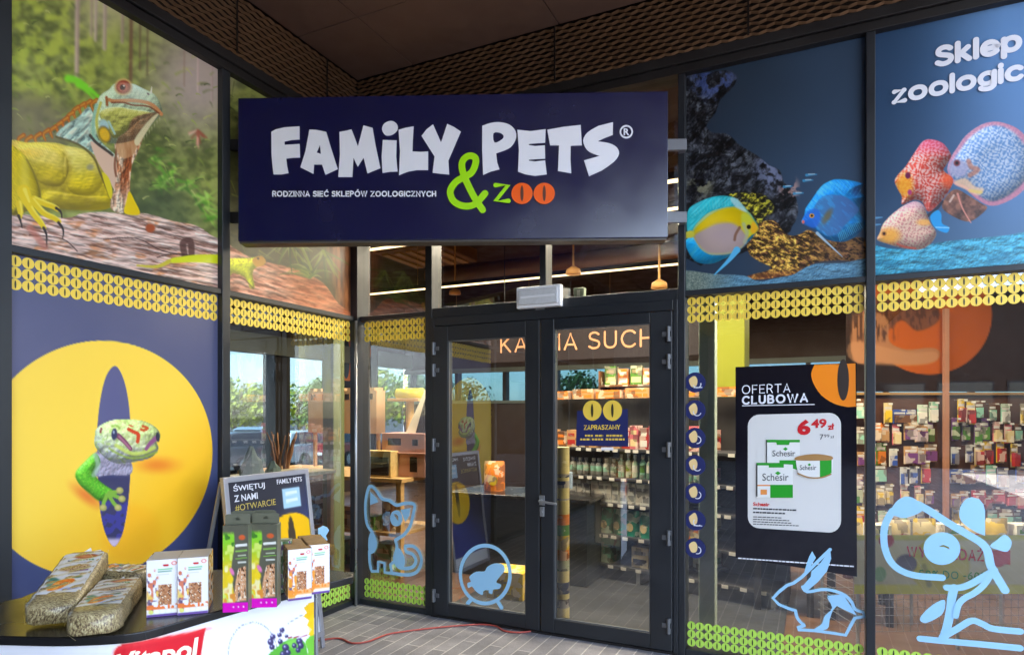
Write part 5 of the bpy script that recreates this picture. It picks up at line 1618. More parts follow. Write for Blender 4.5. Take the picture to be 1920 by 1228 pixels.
# ------------------------------------------------------------------ round badges down the first right-hand pane
ys = [717, 769, 821, 872, 924, 975, 1027]
what = ['topmost round navy badge with a cream animal, on the pale column behind the glass', 'second round navy badge from the top, cream animal with a small cup', 'third round navy badge from the top, cream animal curled in a white ring', 'middle round navy badge of the column of seven, cream animal on legs',
        'fifth round navy badge from the top, cream animal with a hooked white tail', 'second lowest round navy badge, cream animal with white feet', 'lowest round navy badge, cream animal beside a white spiral']
M_CREAM = mat('cream_ink', (250, 216, 150), 0.4, 0, 0.4, 0.05, 9)
for i, (y, lb) in enumerate(zip(ys, what)):
    mb = MB()
    c = RW.at(1303.5, y, 0.02)
    r = w_at(1303, y, 38) / 2
    mb.disc(c, r, r, O1, 0, 32)
    mb.shape(smooth_pts([(c[0] - .6 * r, c[1] + .2 * r), (c[0] - .35 * r, c[1] + .55 * r), (c[0] + .0 * r, c[1] + (.62 + .06 * (i % 3)) * r), (c[0] + .22 * r, c[1] + .2 * r), (c[0] + .1 * r, c[1] - .35 * r), (c[0] - .35 * r, c[1] - .42 * r)], 4, True), O1 + 0.0012, 1)
    a0 = [0.2, -0.3, 1.4, -0.6, 1.0, -0.8, 1.2][i]
    mb.ribbon([(c[0] + .2 * r + .36 * r * math.cos(a0 - k * .5), c[1] - .18 * r + .36 * r * math.sin(a0 - k * .5)) for k in range(7)], r * 0.09, O1 + 0.002, 2)
    if i in (0, 5):
        mb.ribbon([(c[0] - .1 * r, c[1] - .5 * r), (c[0] + .65 * r, c[1] - .5 * r)], r * 0.1, O1 + 0.0035, 2)
    tag(mb.build('round_badge', [M_NAVY, M_CREAM, M_WTXT], RW), lb, 'badge', 'round navy badges in a column on the glass')

# ------------------------------------------------------------------ opening hours notice on the right door
dp = lambda pts: [RW.at(x, y, -0.02) for x, y in pts]
ho = thing('hours_notice', 'navy opening hours notice with two yellow eye discs on the right door glass', 'notice', RW, (2.15, -0.02, 1.25))
mb = MB(); mb.shape(dp([(1082, 770), (1177, 767), (1178, 837), (1080, 835)]), 0.020, 0); mb.build('panel', M_NAVY, parent=ho)
mb = MB()
for cx_ in (1110.5, 1148.5):
    q = dp([(cx_, 769.5)])[0]
    mb.disc(q, 0.068, 0.071, 0.0225, 0, 28); mb.disc(q, 0.009, 0.048, 0.024, 1, 12)
mb.build('eye_discs', [M_YEL, M_YELD], parent=ho)
mb = MB()
sans(mb, 'ZAPRASZAMY', dp([(1095, 796.5), (1163, 795.5), (1163, 805), (1095, 806)]), .2, 0.0222, 0, .2)
for y, segs in ((816.5, [(1097, 1112), (1116, 1131), (1137, 1168)]), (823.5, [(1088, 1107), (1110, 1131), (1136, 1172)])):
    for a_, b_ in segs:
        x = a_
        while x < b_:
            l = 3.2 + (x * 7.3) % 3.5
            mb.ribbon(dp([(x, y), (min(x + l, b_), y)]), 0.013, 0.0222, 0, 0.0003, False)
            x += l + 1.3
mb.build('lettering', M_YEL, parent=ho)
mb = MB(); mb.shape(dp([(1127, 838.5), (1150, 838.5), (1150, 844), (1127, 844)]), 0.0212); mb.build('white_slip', M_WTXT, parent=ho)

# ------------------------------------------------------------------ club offer poster
pp = lambda pts, yy=0.02: [RW.at(x, y, yy) for x, y in pts]
po = thing('offer_poster', 'dark glossy club offer poster with a rounded white price card and orange eye', 'poster', RW, (3.35, 0.02, 0.7))
PO = -0.0235
mb = MB(); mb.shape(pp([(1379, 688), (1606, 680), (1607, 1081), (1379, 1045)]), PO, 0)
mb.build('sheet', mat('black_poster_sheet', (24, 22, 30), 0.07, 0, 0.8, 0.2, 2), parent=po)
mb = MB()
sans(mb, 'OFERTA', pp([(1391, 722), (1482, 718.5), (1482, 735.5), (1391, 739)]), .12, PO + 0.002)
sans(mb, 'CLUBOWA', pp([(1391, 742), (1515, 736.5), (1515, 754), (1391, 759)]), .22, PO + 0.002)
mb.ribbon(pp([(1392, 760.5), (1527, 758)]), 0.005, PO + 0.002)
x = 1384
while x < 1594:
    l = 4 + (x * 3.7) % 6
    y = 1046 + (x - 1384) * 0.072
    mb.ribbon(pp([(x, y), (x + l, y + l * .07)]), 0.008, PO + 0.002, 0, 0.0003, False)
    x += l + 1.2
mb.build('lettering', M_WTXT, parent=po)
mb = MB()
mb.shape(pp([(1604, 681), (1605, 762)]) + smooth_pts(pp([(1590, 763), (1565, 757), (1540, 741), (1525, 718), (1521, 700), (1527, 684)]), 3), PO + 0.002, 0)
q = pp([(1581, 712)])[0]
mb.disc(q, 0.031, 0.125, PO + 0.0035, 1, 24)
mb.build('eye_mark', [M_ORANGE, mat('dark_slit', (52, 40, 34), 0.4, 0, 0.4, 0.05, 9)], parent=po)
card = MB()
cc = [(1404, 1), (1577, 1)]
def rrect(x0, yt0, x1, yt1, yb1, yb0, r):
    pts = []
    for cx_, cy_, a0 in ((x1 - r, yt1 + r, -90), (x1 - r, yb1 - r, 0), (x0 + r, yb0 - r, 90), (x0 + r, yt0 + r, 180)):
        pts += [(cx_ + r * math.cos(math.radians(a0 + k * 15)), cy_ + r * math.sin(math.radians(a0 + k * 15))) for k in range(7)]
    return pts
card.shape(pp(rrect(1402, 777, 1577, 774, 998, 990, 22)), PO + 0.002)
card.build('price_card', mat('card_white', (226, 224, 220), 0.2, 0, 0.4, 0.03, 4), parent=po)
mb = MB()
mb.text('6', pp([(1495, 787), (1520, 786), (1520, 815), (1495, 816)]), PO + 0.004, 0, 0.05)
mb.text('49', pp([(1521, 785.5), (1550, 784.5), (1550, 802), (1521, 803)]), PO + 0.004, 0, 0.035)
mb.text('zł', pp([(1552, 794), (1564, 793), (1564, 805), (1552, 806)]), PO + 0.004, 0, 0.03)
mb.text('Schesir', pp([(1412, 941), (1443, 942), (1443, 949), (1412, 948)]), PO + 0.004, 0, 0.03)
mb.build('red_lettering', M_RED, parent=po)
mb = MB()
mb.text('7', pp([(1537, 814), (1544, 814), (1544, 824), (1537, 824)]), PO + 0.004, 0, 0.0)
mb.text('99', pp([(1545, 814), (1555, 814), (1555, 820), (1545, 820)]), PO + 0.004, 0, 0.0)
mb.text('zł', pp([(1557, 816), (1564, 816), (1564, 821), (1557, 821)]), PO + 0.004, 0, 0.0)
for y, x1 in ((953, 1488), (960, 1468), (968.5, 1462), (973, 1478), (977.5, 1482), (982, 1497)):
    x = 1412
    while x < x1:
        l = 3 + (x * 5.1 + y) % 5
        mb.ribbon(pp([(x, y + (x - 1412) * .04), (x + l, y + (x - 1412) * .04)]), 0.0055 if y > 965 else 0.009, PO + 0.004, 0, 0.0003, False)
        x += l + 1.1
mb.build('small_print', mat('grey_ink', (70, 70, 74), 0.4, 0, 0.4, 0.05, 9), parent=po)
CD = lambda p: pp(zoomed(p, 1380, 660, 2.923))
mb = MB()
def carton(x, y, w, h):
    mb.shape(CD([(x, y), (x + w, y), (x + w, y + h), (x, y + h)]), PO + 0.004, 0)
    mb.shape(CD([(x, y), (x + w, y), (x + w, y + 14), (x + .7 * w, y + 14), (x + .68 * w, y + 28), (x + .32 * w, y + 28), (x + .3 * w, y + 14), (x, y + 14)]), PO + 0.0052, 1)
    mb.shape(CD([(x, y), (x + 5, y), (x + 5, y + h), (x, y + h)]), PO + 0.0056, 3)
mb2 = MB()
carton(165, 480, 185, 165)
mb.shape(CD([(238, 592), (345, 592), (335, 645), (238, 612)]), PO + 0.0058, 1)
mb.text('Schesir', CD([(200, 538), (325, 538), (325, 570), (200, 570)]), PO + 0.0064, 2)
mb.shape(CD([(258, 530), (272, 520), (284, 530), (272, 540)]), PO + 0.0062, 1)
mb.shape(CD([(112, 606), (312, 616), (312, 795), (112, 795)]), PO + 0.0066, 0)
mb.shape(CD([(112, 606), (262, 606), (262, 632), (180, 632), (180, 620), (112, 620)]), PO + 0.0072, 1)
mb.shape(CD([(188, 726), (312, 726), (312, 797), (188, 797)]), PO + 0.0072, 1)
mb.shape(CD([(112, 726), (188, 726), (188, 733), (112, 733)]), PO + 0.0072, 4)
mb.shape(CD([(135, 752), (170, 752), (170, 780), (135, 780)]), PO + 0.0072, 4)
mb.shape(CD([(112, 612), (118, 612), (118, 790), (112, 790)]), PO + 0.0075, 3)
mb.text('Schesir', CD([(145, 664), (288, 664), (288, 704), (145, 704)]), PO + 0.0078, 2)
mb.shape(CD([(214, 662), (230, 652), (246, 662), (230, 674)]), PO + 0.0076, 1)
mb.shape(smooth_pts(CD([(330, 575), (380, 563), (450, 560), (522, 570), (524, 660), (480, 684), (400, 684), (345, 668)]), 3, True), PO + 0.0082, 0)
mb.shape(CD([(460, 590), (524, 586), (524, 660), (490, 684), (460, 684)]), PO + 0.0088, 1)
mb.shape(smooth_pts(CD([(328, 575), (380, 562), (450, 558), (524, 570), (522, 590), (440, 594), (332, 592)]), 3, True), PO + 0.0094, 5)
mb.ribbon(smooth_pts(CD([(340, 664), (400, 686), (470, 686), (520, 668)]), 3), 0.008, PO + 0.0096, 5)
mb.text('Schesir', CD([(350, 618), (440, 618), (440, 645), (350, 645)]), PO + 0.0098, 2)
mb.shape(CD([(392, 616), (402, 608), (412, 616), (402, 624)]), PO + 0.0096, 1)
mb.build('product_picture', [mat('carton_white', (236, 236, 232), 0.4, 0, 0.4, 0.03, 5), M_GREEN, mat('grey_ink', (70, 70, 74)), mat('black_ink', (36, 36, 36)), mat('orange_ink', (240, 150, 70)), mat('gold_ink', (186, 140, 84), 0.35, 0.3)], parent=po)
# ================================================================== SHOP INTERIOR
M_DARKWALL = mat('dark_brown_wall', (58, 44, 36), 0.7, 0, 0.3, 0.2, 2)
M_BEAM = mat('grey_green_beam', (96, 104, 98), 0.6, 0, 0.4, 0.12, 3)
M_SHELF = mat('shelf_grey', (62, 62, 64), 0.5, 0.2, 0.4, 0.1, 8)
M_TAG = mat('price_tag_white', (226, 222, 214), 0.5, 0, 0.3, 0.05, 10)

bwl = thing('back_wall', 'dark rear shop wall with a long ribbon of high windows, seen through the doors', 'wall', FR, (0, 8.2, 0))
b_ = MB()
b_.box(-5.2, 7.5, 8.2, 8.4, 0, 1.86); b_.box(-5.2, 7.5, 8.2, 8.4, 2.56, 4.05)
b_.build('wall', M_DARKWALL, parent=bwl)
b_ = MB()
for i in range(11):
    t = -5.0 + i * 1.2
    b_.box(t - 0.04, t + 0.04, 8.18, 8.36, 1.86, 2.56)
b_.build('window_frame', M_FRAME2, parent=bwl)
g = MB(); g.quad((-5.2, 8.3, 1.86), (7.5, 8.3, 1.86), (7.5, 8.3, 2.56), (-5.2, 8.3, 2.56)); g.build('pane', M_SOLAR_REAR, parent=bwl)
b_ = MB(); b_.box(-5.2, 7.5, 8.15, 8.2, 2.50, 2.60); b_.box(-5.2, 7.5, 8.15, 8.2, 1.82, 1.88); b_.build('window_trim', M_BEAM, parent=bwl)
swl = thing('side_glazing', 'far glazed side of the shop through which the car park shows', 'shopfront', FR, (-5.2, 3, 0))
b_ = MB()
b_.box(-5.4, -5.2, -9.5, 8.4, 2.68, 4.05); b_.box(-5.4, -5.2, -9.5, 8.4, 0, 0.35); b_.box(-5.4, -5.2, -9.5, 0.2, 0.35, 2.68)
b_.build('wall', M_DARKWALL, parent=swl)
g = MB(); g.quad((-5.25, .2, .35), (-5.25, 8.2, .35), (-5.25, 8.2, 2.68), (-5.25, .2, 2.68)); g.build('pane', M_SOLAR, parent=swl)
b_ = MB(); b_.box(-5.18, -5.0, -0.5, 8.2, 2.62, 2.95); b_.build('lintel', M_BEAM, parent=swl)
for y0, y1 in ((4.1, 4.45), (6.9, 7.0), (1.55, 1.62)):
    b_ = MB(); b_.box(-5.4, -5.1, y0, y1, 0.35, 2.68); b_.build('post', M_FRAME2, parent=swl)
rwl = tag(MB().box(7.3, 7.5, 0.3, 8.2, 0, 4.05).build('side_wall', M_DARKWALL, FR), 'plain dark side wall at the right end of the shop', 'wall')
lwl = tag(MB().box(-5.2, -0.3, -9.5, -9.3, 0, 4.05).build('side_wall', M_DARKWALL, FR), 'plain dark end wall behind the gecko poster side', 'wall')

# ------------------------------------------------------------------ ceiling lights
M_LED = glow_mat('led_diffuser', (255, 214, 158), 0.55)
def led(y, z, t0, t1, label, power):
    r = thing('linear_light', label, 'lamp', FR, ((t0 + t1) / 2, y, z), 'linear ceiling lights of the shop')
    MB().box(t0, t1, y - 0.03, y + 0.03, z, z + 0.05).build('housing', M_FRAME2, parent=r)
    MB().box(t0 + 0.01, t1 - 0.01, y - 0.022, y + 0.022, z - 0.014, z - 0.0005).build('diffuser', M_LED, parent=r)
    mb = MB()
    n = max(2, int((t1 - t0) / 1.4))
    for i in range(n):
        t = t0 + (i + .5) * (t1 - t0) / n
        mb.cyl((t, y, z + 0.05), (t, y, 4.05), 0.004, n=6)
    each(mb, 'suspension_wire', mat('wire_tan', (190, 150, 96), 0.5, 0.2, 0.4, 0.1, 9), parent=r)
    l = bpy.data.lights.new('linear_light', 'AREA')
    l.shape = 'RECTANGLE'; l.size = t1 - t0; l.size_y = 0.06; l.energy = power; l.color = (1.0, 0.84, 0.64)
    lo = bpy.data.objects.new('linear_light_glow', l); COL.objects.link(lo)
    lo.location = FR.world(((t0 + t1) / 2, y, z - 0.03)); lo.rotation_euler = (0, 0, THETA)
led(3.0, 3.29, -2.3, 3.2, 'long glowing linear light hanging across the shop above the doors', 42)
led(1.1, 3.32, -1.2, 5.6, 'long glowing linear light nearest the shop front, just under the sign edge', 42)
led(0.45, 3.32, 0.8, 5.6, 'added unseen linear light brightening the goods just inside the shop front, behind the sign', 20)  # added out of sight to brighten the banner and shelf fronts
led(5.6, 3.3, -3.0, 5.5, 'long glowing linear light farthest back in the shop', 42)
led(1.6, 3.32, -4.4, -2.6, 'short glowing linear light over the corner display behind the side window', 8)
M_LAMPWOOD = mat('tan_lamp_shade', (214, 158, 92), 0.5, 0, 0.4, 0.1, 9)
def pendant(px, py, y, label):
    t, z = FR.at(px, py, y)
    r = thing('pendant_spot', label, 'lamp', FR, (t, y, z), 'small pendant spots in the shop')
    MB().cyl((t, y, z + 0.05), (t, y, 4.05), 0.012, n=8).build('stem', M_LAMPWOOD, parent=r)
    MB().lathe([(0.085, 0.0), (0.075, 0.05), (0.02, 0.085)], (t, y, z), 14).build('shade', M_LAMPWOOD, parent=r, smooth=True)
pendant(1075, 514, 2.2, 'tan pendant spot on a straight stem left of its twin')
pendant(1236, 540, 2.2, 'tan pendant spot nearest the fish picture')
pendant(853, 552, 3.4, 'small tan pendant spot above the left door')
ac = thing('ceiling_cassette', 'square ceiling air conditioner with slatted brown panel, behind the narrow corner window', 'air conditioner', FR, (-1.7, 3.6, 3.85))
MB().box(-2.15, -1.05, 3.0, 4.1, 3.86, 4.05).build('housing', mat('brown_grille', (120, 84, 46), 0.5, 0, 0.4, 0.2, 6), parent=ac, bevel=0.02)
mb = MB()
for k in range(5):
    mb.box(-2.05 + k * .2, -1.95 + k * .2, 3.1, 4.0, 3.835, 3.8595)
each(mb, 'louvre', mat('pale_louvre', (176, 140, 92), 0.5, 0, 0.4, 0.1, 6), parent=ac)
tag(MB().cyl((-2.5, 5.0, 3.95), (5.0, 5.0, 3.95), 0.14, n=14).build('duct', mat('tan_duct', (150, 104, 54), 0.45, 0.5, 0.5, 0.15, 3), FR, smooth=True), 'round tan ventilation duct under the shop ceiling', 'duct')

# ------------------------------------------------------------------ columns
tag(MB().box(2.765, 2.875, 0.30, 0.42, 0.0, 4.05).build('column', mat('mint_white_column', (196, 214, 200), 0.5, 0, 0.4, 0.06, 4), FR, bevel=0.006), 'pale mint square column behind the round badges', 'column')
c0 = FR.at(1331, 700, 2.2)[0]; c1 = FR.at(1396, 700, 2.2)[0]
tag(MB().box(c0, c1, 2.2, 2.7, 0.0, 4.05).build('column', mat('yellow_green_column', (132, 136, 30), 0.5, 0, 0.4, 0.08, 3), FR, bevel=0.006), 'yellow-green square column left of the club offer poster', 'column')
c0 = LW.at(625, 700, 0.3)[0]; c1 = LW.at(646, 700, 0.3)[0]
tag(MB().box(-0.42, -0.30, c0, c1, 0.0, 4.05).build('column', mat('olive_column', (112, 122, 78), 0.5, 0, 0.4, 0.08, 3), FR, bevel=0.004), 'slim olive column just inside the side window by the corner', 'column')

# ------------------------------------------------------------------ hanging header with the department name
M_PEACH = mat('peach_lettering', (242, 176, 130), 0.5, 0, 0.4, 0.06, 6)
kh = thing('department_header', 'dark hanging header with thin peach capitals across both doors', 'sign', FR, (2.3, 2.6, 2.1))
kp = lambda pts: [FR.at(x, y, 2.6) for x, y in pts]
x0, x1 = kp([(915, 640)])[0][0], kp([(1330, 640)])[0][0]
zb = FR.at(1130, 672, 2.6)[1]
MB().box(x0, x1, 2.62, 2.68, zb, zb + 0.62).build('board', mat('header_board', (44, 34, 38), 0.5, 0, 0.4, 0.1, 3), parent=kh, bevel=0.004)
mb = MB()
sans(mb, 'KARMA SUCHA', kp([(937, 631), (1262, 613), (1262, 648), (937, 662)]), 0.12, -2.615)
mb.build('lettering', M_PEACH, parent=kh)
mb = MB()
for x in (x0 + 0.2, x1 - 0.2):
    mb.cyl((x, 2.65, zb + 0.62), (x, 2.65, 4.05), 0.005, n=6)
each(mb, 'suspension_wire', M_FRAME2, parent=kh)

# orange eye disc hanging far behind the corner
oy = 6.0
oc = FR.at(653, 662, oy)
rr = abs(FR.at(653, 610, oy)[1] - oc[1])
ed = thing('eye_panel', 'dark hanging panel with an orange eye disc, seen through the corner windows', 'sign', FR, (oc[0], oy, oc[1] - 1.0 * rr))
MB().box(oc[0] - 1.25 * rr, oc[0] + 1.25 * rr, oy + .01, oy + .05, oc[1] - 1.35 * rr, oc[1] + 1.1 * rr).build('panel', mat('panel_black_brown', (40, 28, 24), 0.6, 0, 0.3, 0.1, 4), parent=ed)
mb = MB(); mb.disc(oc, rr, None, -oy, 0, 40); mb.disc((oc[0] - .08 * rr, oc[1] - .2 * rr), rr * .16, rr * .72, -oy + .004, 1, 24)
mb.build('eye', [mat('deep_orange', (238, 120, 30), 0.5, 0, 0.3, 0.06, 4), mat('dark_slit', (52, 40, 34))], parent=ed)

# ------------------------------------------------------------------ product makers: each call returns one object
def hue(i, pal): return pal[i % len(pal)]
def box_pack(name, w, d, h, m1, m2, bev=0.003):
    mb = MB()
    mb.box(-w / 2, w / 2, -d / 2, d / 2, 0, h, 0)
    mb.box(-w / 2 * .82, w / 2 * .82, -d / 2 - .0015, -d / 2 - .0003, h * .12, h * .42, 1)
    mb.box(-w / 2 * .7, w / 2 * .7, -d / 2 - .0015, -d / 2 - .0003, h * .62, h * .8, 1)
    return mb.build(name, [m1, m2], WORLD, base=(0, 0, 0), bevel=bev)
def bottle(name, r, h, m1, m2, m3):
    mb = MB()
    mb.lathe([(r * .92, 0), (r, .01), (r, h * .25), (r * 1.015, h * .26), (r * 1.015, h * .55), (r, h * .56), (r * .95, h * .66), (r * .4, h * .78), (r * .38, h * .82), (r * .5, h * .83), (r * .5, h)], (0, 0, 0), 12, [0, 0, 0, 1, 1, 0, 0, 0, 2, 2])
    return mb.build(name, [m1, m2, m3], WORLD, base=(0, 0, 0), smooth=True)
def pouch(name, w, d, h, m1, m2):
    """filled bag: belly in the middle, flat crimped top"""
    mb = MB()
    nx, nz = 9, 9
    for side in (-1, 1):
        vs, fs = [], []
        for j in range(nz):
            for i in range(nx):
                u, v = i / (nx - 1) * 2 - 1, j / (nz - 1)
                th = (1 - abs(u) ** 2.6) * (0.9 * (1 - v ** 3) + .04) ** .6
                ww = w / 2 * (1 - .12 * math.sin(PI * v) ** 2 * 0 - .06 * (v > .9))
                vs.append((u * ww, side * d / 2 * th, v * h))
        for j in range(nz - 1):
            for i in range(nx - 1):
                a = j * nx + i
                fs.append((a, a + 1, a + nx + 1, a + nx) if side < 0 else (a, a + nx, a + nx + 1, a + 1))
        mb.add(vs, fs, 0)
    vs = [(w * .24 * math.cos(t), -d / 2 * (.93 + .07) - .002, h * .36 + h * .17 * math.sin(t)) for t in np.linspace(0, 2 * PI, 17)[:-1]]
    mb.add(vs, [tuple(range(16))], 1)
    return mb.build(name, [m1, m2], WORLD, base=(0, 0, 0), smooth=True)
def hang_pack(name, w, h, m1, m2, bulge=.02):
    mb = MB()
    mb.box(-w / 2, w / 2, 0, .003, 0, h, 0)
    mb.box(-w / 2 * .8, w / 2 * .8, -bulge, -.0005, h * .06, h * .62, 1)
    mb.box(-w / 2 * .8, w / 2 * .8, -.002, -.0006, h * .68, h * .8, 2)
    mb.cyl((0, -.05, h * .95), (0, .08, h * .95), .003, n=6, m=3)
    mb.box(-.018, .018, -.056, -.05, h * .90, h * .985, 2)
    return mb.build(name, [m1, m2, M_TAG, M_SILVER], WORLD, base=(0, 0, 0), bevel=.002, seg=1)
def put(o, space, p, rz=0.0, label=None, cat=None, group=None, fresh=False, s=1.0):
    c = o if fresh else copy_tree(o)
    c.location = space.world(p)
    c.rotation_euler = (0, 0, space.ang + rz)
    c.scale = (s, s, s)
    return tag(c, label, cat, group)

def pack_mat(name, rgb):
    """printed packaging: blocks of the main colour, paler fields and fine dark lines like small print"""
    m = mat(name, rgb, .38, 0, .5, .08, 14)
    nt = m.node_tree
    b = nt.nodes['Principled BSDF']
    old = b.inputs['Base Color'].links[0].from_socket
    tc = nt.nodes.new('ShaderNodeTexCoord')
    oi = nt.nodes.new('ShaderNodeObjectInfo')
    ad = nt.nodes.new('ShaderNodeVectorMath'); ad.operation = 'ADD'
    nt.links.new(tc.outputs['Object'], ad.inputs[0]); nt.links.new(oi.outputs['Location'], ad.inputs[1])
    vo = nt.nodes.new('ShaderNodeTexVoronoi'); vo.distance = 'CHEBYCHEV'; vo.inputs['Scale'].default_value = 16
    nt.links.new(ad.outputs[0], vo.inputs['Vector'])
    hs = nt.nodes.new('ShaderNodeSeparateColor'); nt.links.new(vo.outputs['Color'], hs.inputs[0])
    gt = nt.nodes.new('ShaderNodeMath'); gt.operation = 'GREATER_THAN'; gt.inputs[1].default_value = .62
    nt.links.new(hs.outputs[0], gt.inputs[0])
    lo = nt.nodes.new('ShaderNodeMath'); lo.operation = 'GREATER_THAN'; lo.inputs[1].default_value = .74
    nt.links.new(hs.outputs[1], lo.inputs[0])
    f1 = nt.nodes.new('ShaderNodeMath'); f1.operation = 'MULTIPLY'; f1.inputs[1].default_value = .55
    f2 = nt.nodes.new('ShaderNodeMath'); f2.operation = 'MULTIPLY'; f2.inputs[1].default_value = .6
    nt.links.new(gt.outputs[0], f1.inputs[0]); nt.links.new(lo.outputs[0], f2.inputs[0])
    m1 = nt.nodes.new('ShaderNodeMix'); m1.data_type = 'RGBA'; m1.inputs[7].default_value = lin((232, 222, 204))
    m2 = nt.nodes.new('ShaderNodeMix'); m2.data_type = 'RGBA'; m2.inputs[7].default_value = lin((60, 44, 40))
    nt.links.new(f1.outputs[0], m1.inputs[0]); nt.links.new(old, m1.inputs[6])
    nt.links.new(f2.outputs[0], m2.inputs[0]); nt.links.new(m1.outputs[2], m2.inputs[6])
    nt.links.new(m2.outputs[2], b.inputs['Base Color'])
    return m
P_PAL = {k: pack_mat('pack_' + k, v) for k, v in dict(red=(176, 44, 40), pink=(214, 110, 120), teal=(36, 150, 120), mint=(150, 206, 180), green=(86, 140, 50), white=(222, 222, 214), cream=(226, 204, 150), orange=(228, 130, 40), yellow=(226, 190, 40), blue=(60, 90, 170), navy=(36, 46, 84), brown=(120, 78, 46), black=(34, 32, 34), purple=(120, 70, 130), grey=(140, 140, 138), tan=(196, 150, 100)).items()}
K = P_PAL

# ------------------------------------------------------------------ gondola behind the right door
gx = floor_at(1130, 1086)
GD = Space((gx[0], gx[1]), math.radians(-39.6))
gd = thing('shelf_rack', 'dark metal shelf rack of bottles, boxes and green bags behind the right door', 'shelf', GD, (0.1, 0.2, 0))
SH = [1.265, 0.99, 0.745, 0.44, 0.156]
mb = MB()
mb.box(-0.85, 1.6, 0.42, 0.45, 0.05, 1.75)
mb.build('back_panel', mat('rack_back', (52, 50, 48), 0.6, 0, 0.3, 0.1, 5), parent=gd)
for z in SH:
    mb = MB(); mb.box(-0.85, 1.6, 0.0, 0.42, z - 0.025, z)
    mb.build('shelf', M_SHELF, parent=gd, bevel=0.002)
    mb = MB()
    rng = random.Random(int(z * 100))
    x = -0.82
    while x < 1.5:
        mb.box(x, x + 0.055, -0.006, -0.001, z - 0.032, z - 0.003)
        x += rng.uniform(0.075, 0.17)
    each(mb, 'price_tag', M_TAG, parent=gd)
for x in (-0.84, 0.37, 1.59):
    mb = MB(); mb.box(x - 0.02, x + 0.02, 0.02, 0.4, 0.0, 0.13); mb.build('foot', M_SILVER, parent=gd)
rowname = ['top', 'second', 'third', 'fourth', 'bottom']
def fill(protos, space, z, x0, x1, pitch, y, label, cat, group, jitter=.006, rz=.05, fresh=None, depth=0.0):
    i, x = 0, x0
    rng = random.Random(int(x0 * 37 + z * 91 + 5))
    while x < x1:
        o = protos[i % len(protos)]
        f = o.name not in USED
        USED.add(o.name)
        put(o, space, (x + rng.uniform(-jitter, jitter), y + rng.uniform(-jitter, jitter), z), rng.uniform(-rz, rz), label, cat, group, f)
        i += 1
        x += pitch
USED = set()
fill([box_pack('carton', .085, .09, .20, K['red'], K['white']), box_pack('carton', .085, .09, .22, K['pink'], K['cream'])], GD, SH[0], .22, .95, .094, .1, 'red or pink carton in the row on the top shelf behind the right door', 'carton', 'red and pink cartons on the top shelf')
fill([box_pack('carton', .12, .1, .15, K['brown'], K['orange']), box_pack('carton', .11, .1, .17, K['tan'], K['red'])], GD, SH[0], -.78, .2, .128, .1, 'brown or tan carton on the top shelf, left of the red cartons', 'carton', 'brown cartons on the top shelf')
fill([bottle('bottle', .026, .2, K['brown'], K['cream'], K['mint'])], GD, SH[1], -.78, -.42, .075, .09, 'brown pump bottle on the second shelf behind the right door', 'bottle', 'brown bottles on the second shelf')
fill([bottle('bottle', .034, .17, K['grey'], K['mint'], K['white'])], GD, SH[1], -.4, .12, .078, .09, 'grey bottle with a mint label on the second shelf', 'bottle', 'grey bottles on the second shelf')
fill([bottle('bottle', .03, .22, K['mint'], K['white'], K['white']), bottle('bottle', .03, .225, K['mint'], K['green'], K['white'])], GD, SH[1], .16, .95, .076, .08, 'mint green bottle on the second shelf, beside the grey bottles', 'bottle', 'mint bottles on the second shelf')
fill([box_pack('carton', .075, .08, .195, K['white'], K['grey'])], GD, SH[2], -.38, .62, .082, .09, 'tall white carton in the row on the third shelf', 'carton', 'white cartons on the third shelf')
fill([box_pack('carton', .17, .14, .09, K['navy'], K['teal'])], GD, SH[2], -.74, -.42, .19, .12, 'low navy box at the left of the white cartons', 'box', 'navy boxes on the third shelf')
fill([pouch('bag', .15, .1, .24, K['teal'], K['cream'])], GD, SH[3], -.78, .5, .15, .1, 'green bag with a cream oval label on the fourth shelf', 'bag', 'green bags on the fourth shelf', .01, .12)
fill([pouch('bag', .17, .11, .22, K['orange'], K['cream'])], GD, SH[3], .72, .95, .18, .1, 'orange bag to the right of the green bags', 'bag', 'orange bags on the fourth shelf')
put(box_pack('carton', .2, .16, .14, K['blue'], K['white']), GD, (-.62, .13, SH[4]), .2, 'blue and white box on the lowest shelf behind the right door', 'box', None, True)
put(box_pack('carton', .15, .12, .12, K['white'], K['brown']), GD, (-.4, .12, SH[4]), -.05, 'white box with a brown picture on the lowest shelf', 'box', None, True)
tr_ = box_pack('tray', .3, .22, .045, K['mint'], K['mint'], .012)
for k in range(5):
    put(tr_, GD, (-.1, .16, SH[4] + k * .047), .03 * (k % 3), 'mint plastic tray in the stack on the lowest shelf', 'tray', 'stacked mint trays', k == 0)
put(box_pack('carton', .17, .15, .19, K['cream'], K['black']), GD, (.36, .14, SH[4]), .04, 'cream box with a black picture beside the mint trays', 'box', None, True)
put(box_pack('carton', .17, .15, .19, K['white'], K['red']), GD, (.6, .14, SH[4]), -.03, 'white box with a red band at the right end of the lowest shelf', 'box', None, True)
# upper part: shelf crowned by orange boxes
fill([box_pack('carton', .3, .1, .085, K['orange'], K['tan']), box_pack('carton', .26, .1, .1, K['tan'], K['orange'])], GD, 1.75, -.7, 1.2, .31, .3, 'orange or tan carton lying on top of the shelf rack', 'carton', 'orange cartons on top of the rack')

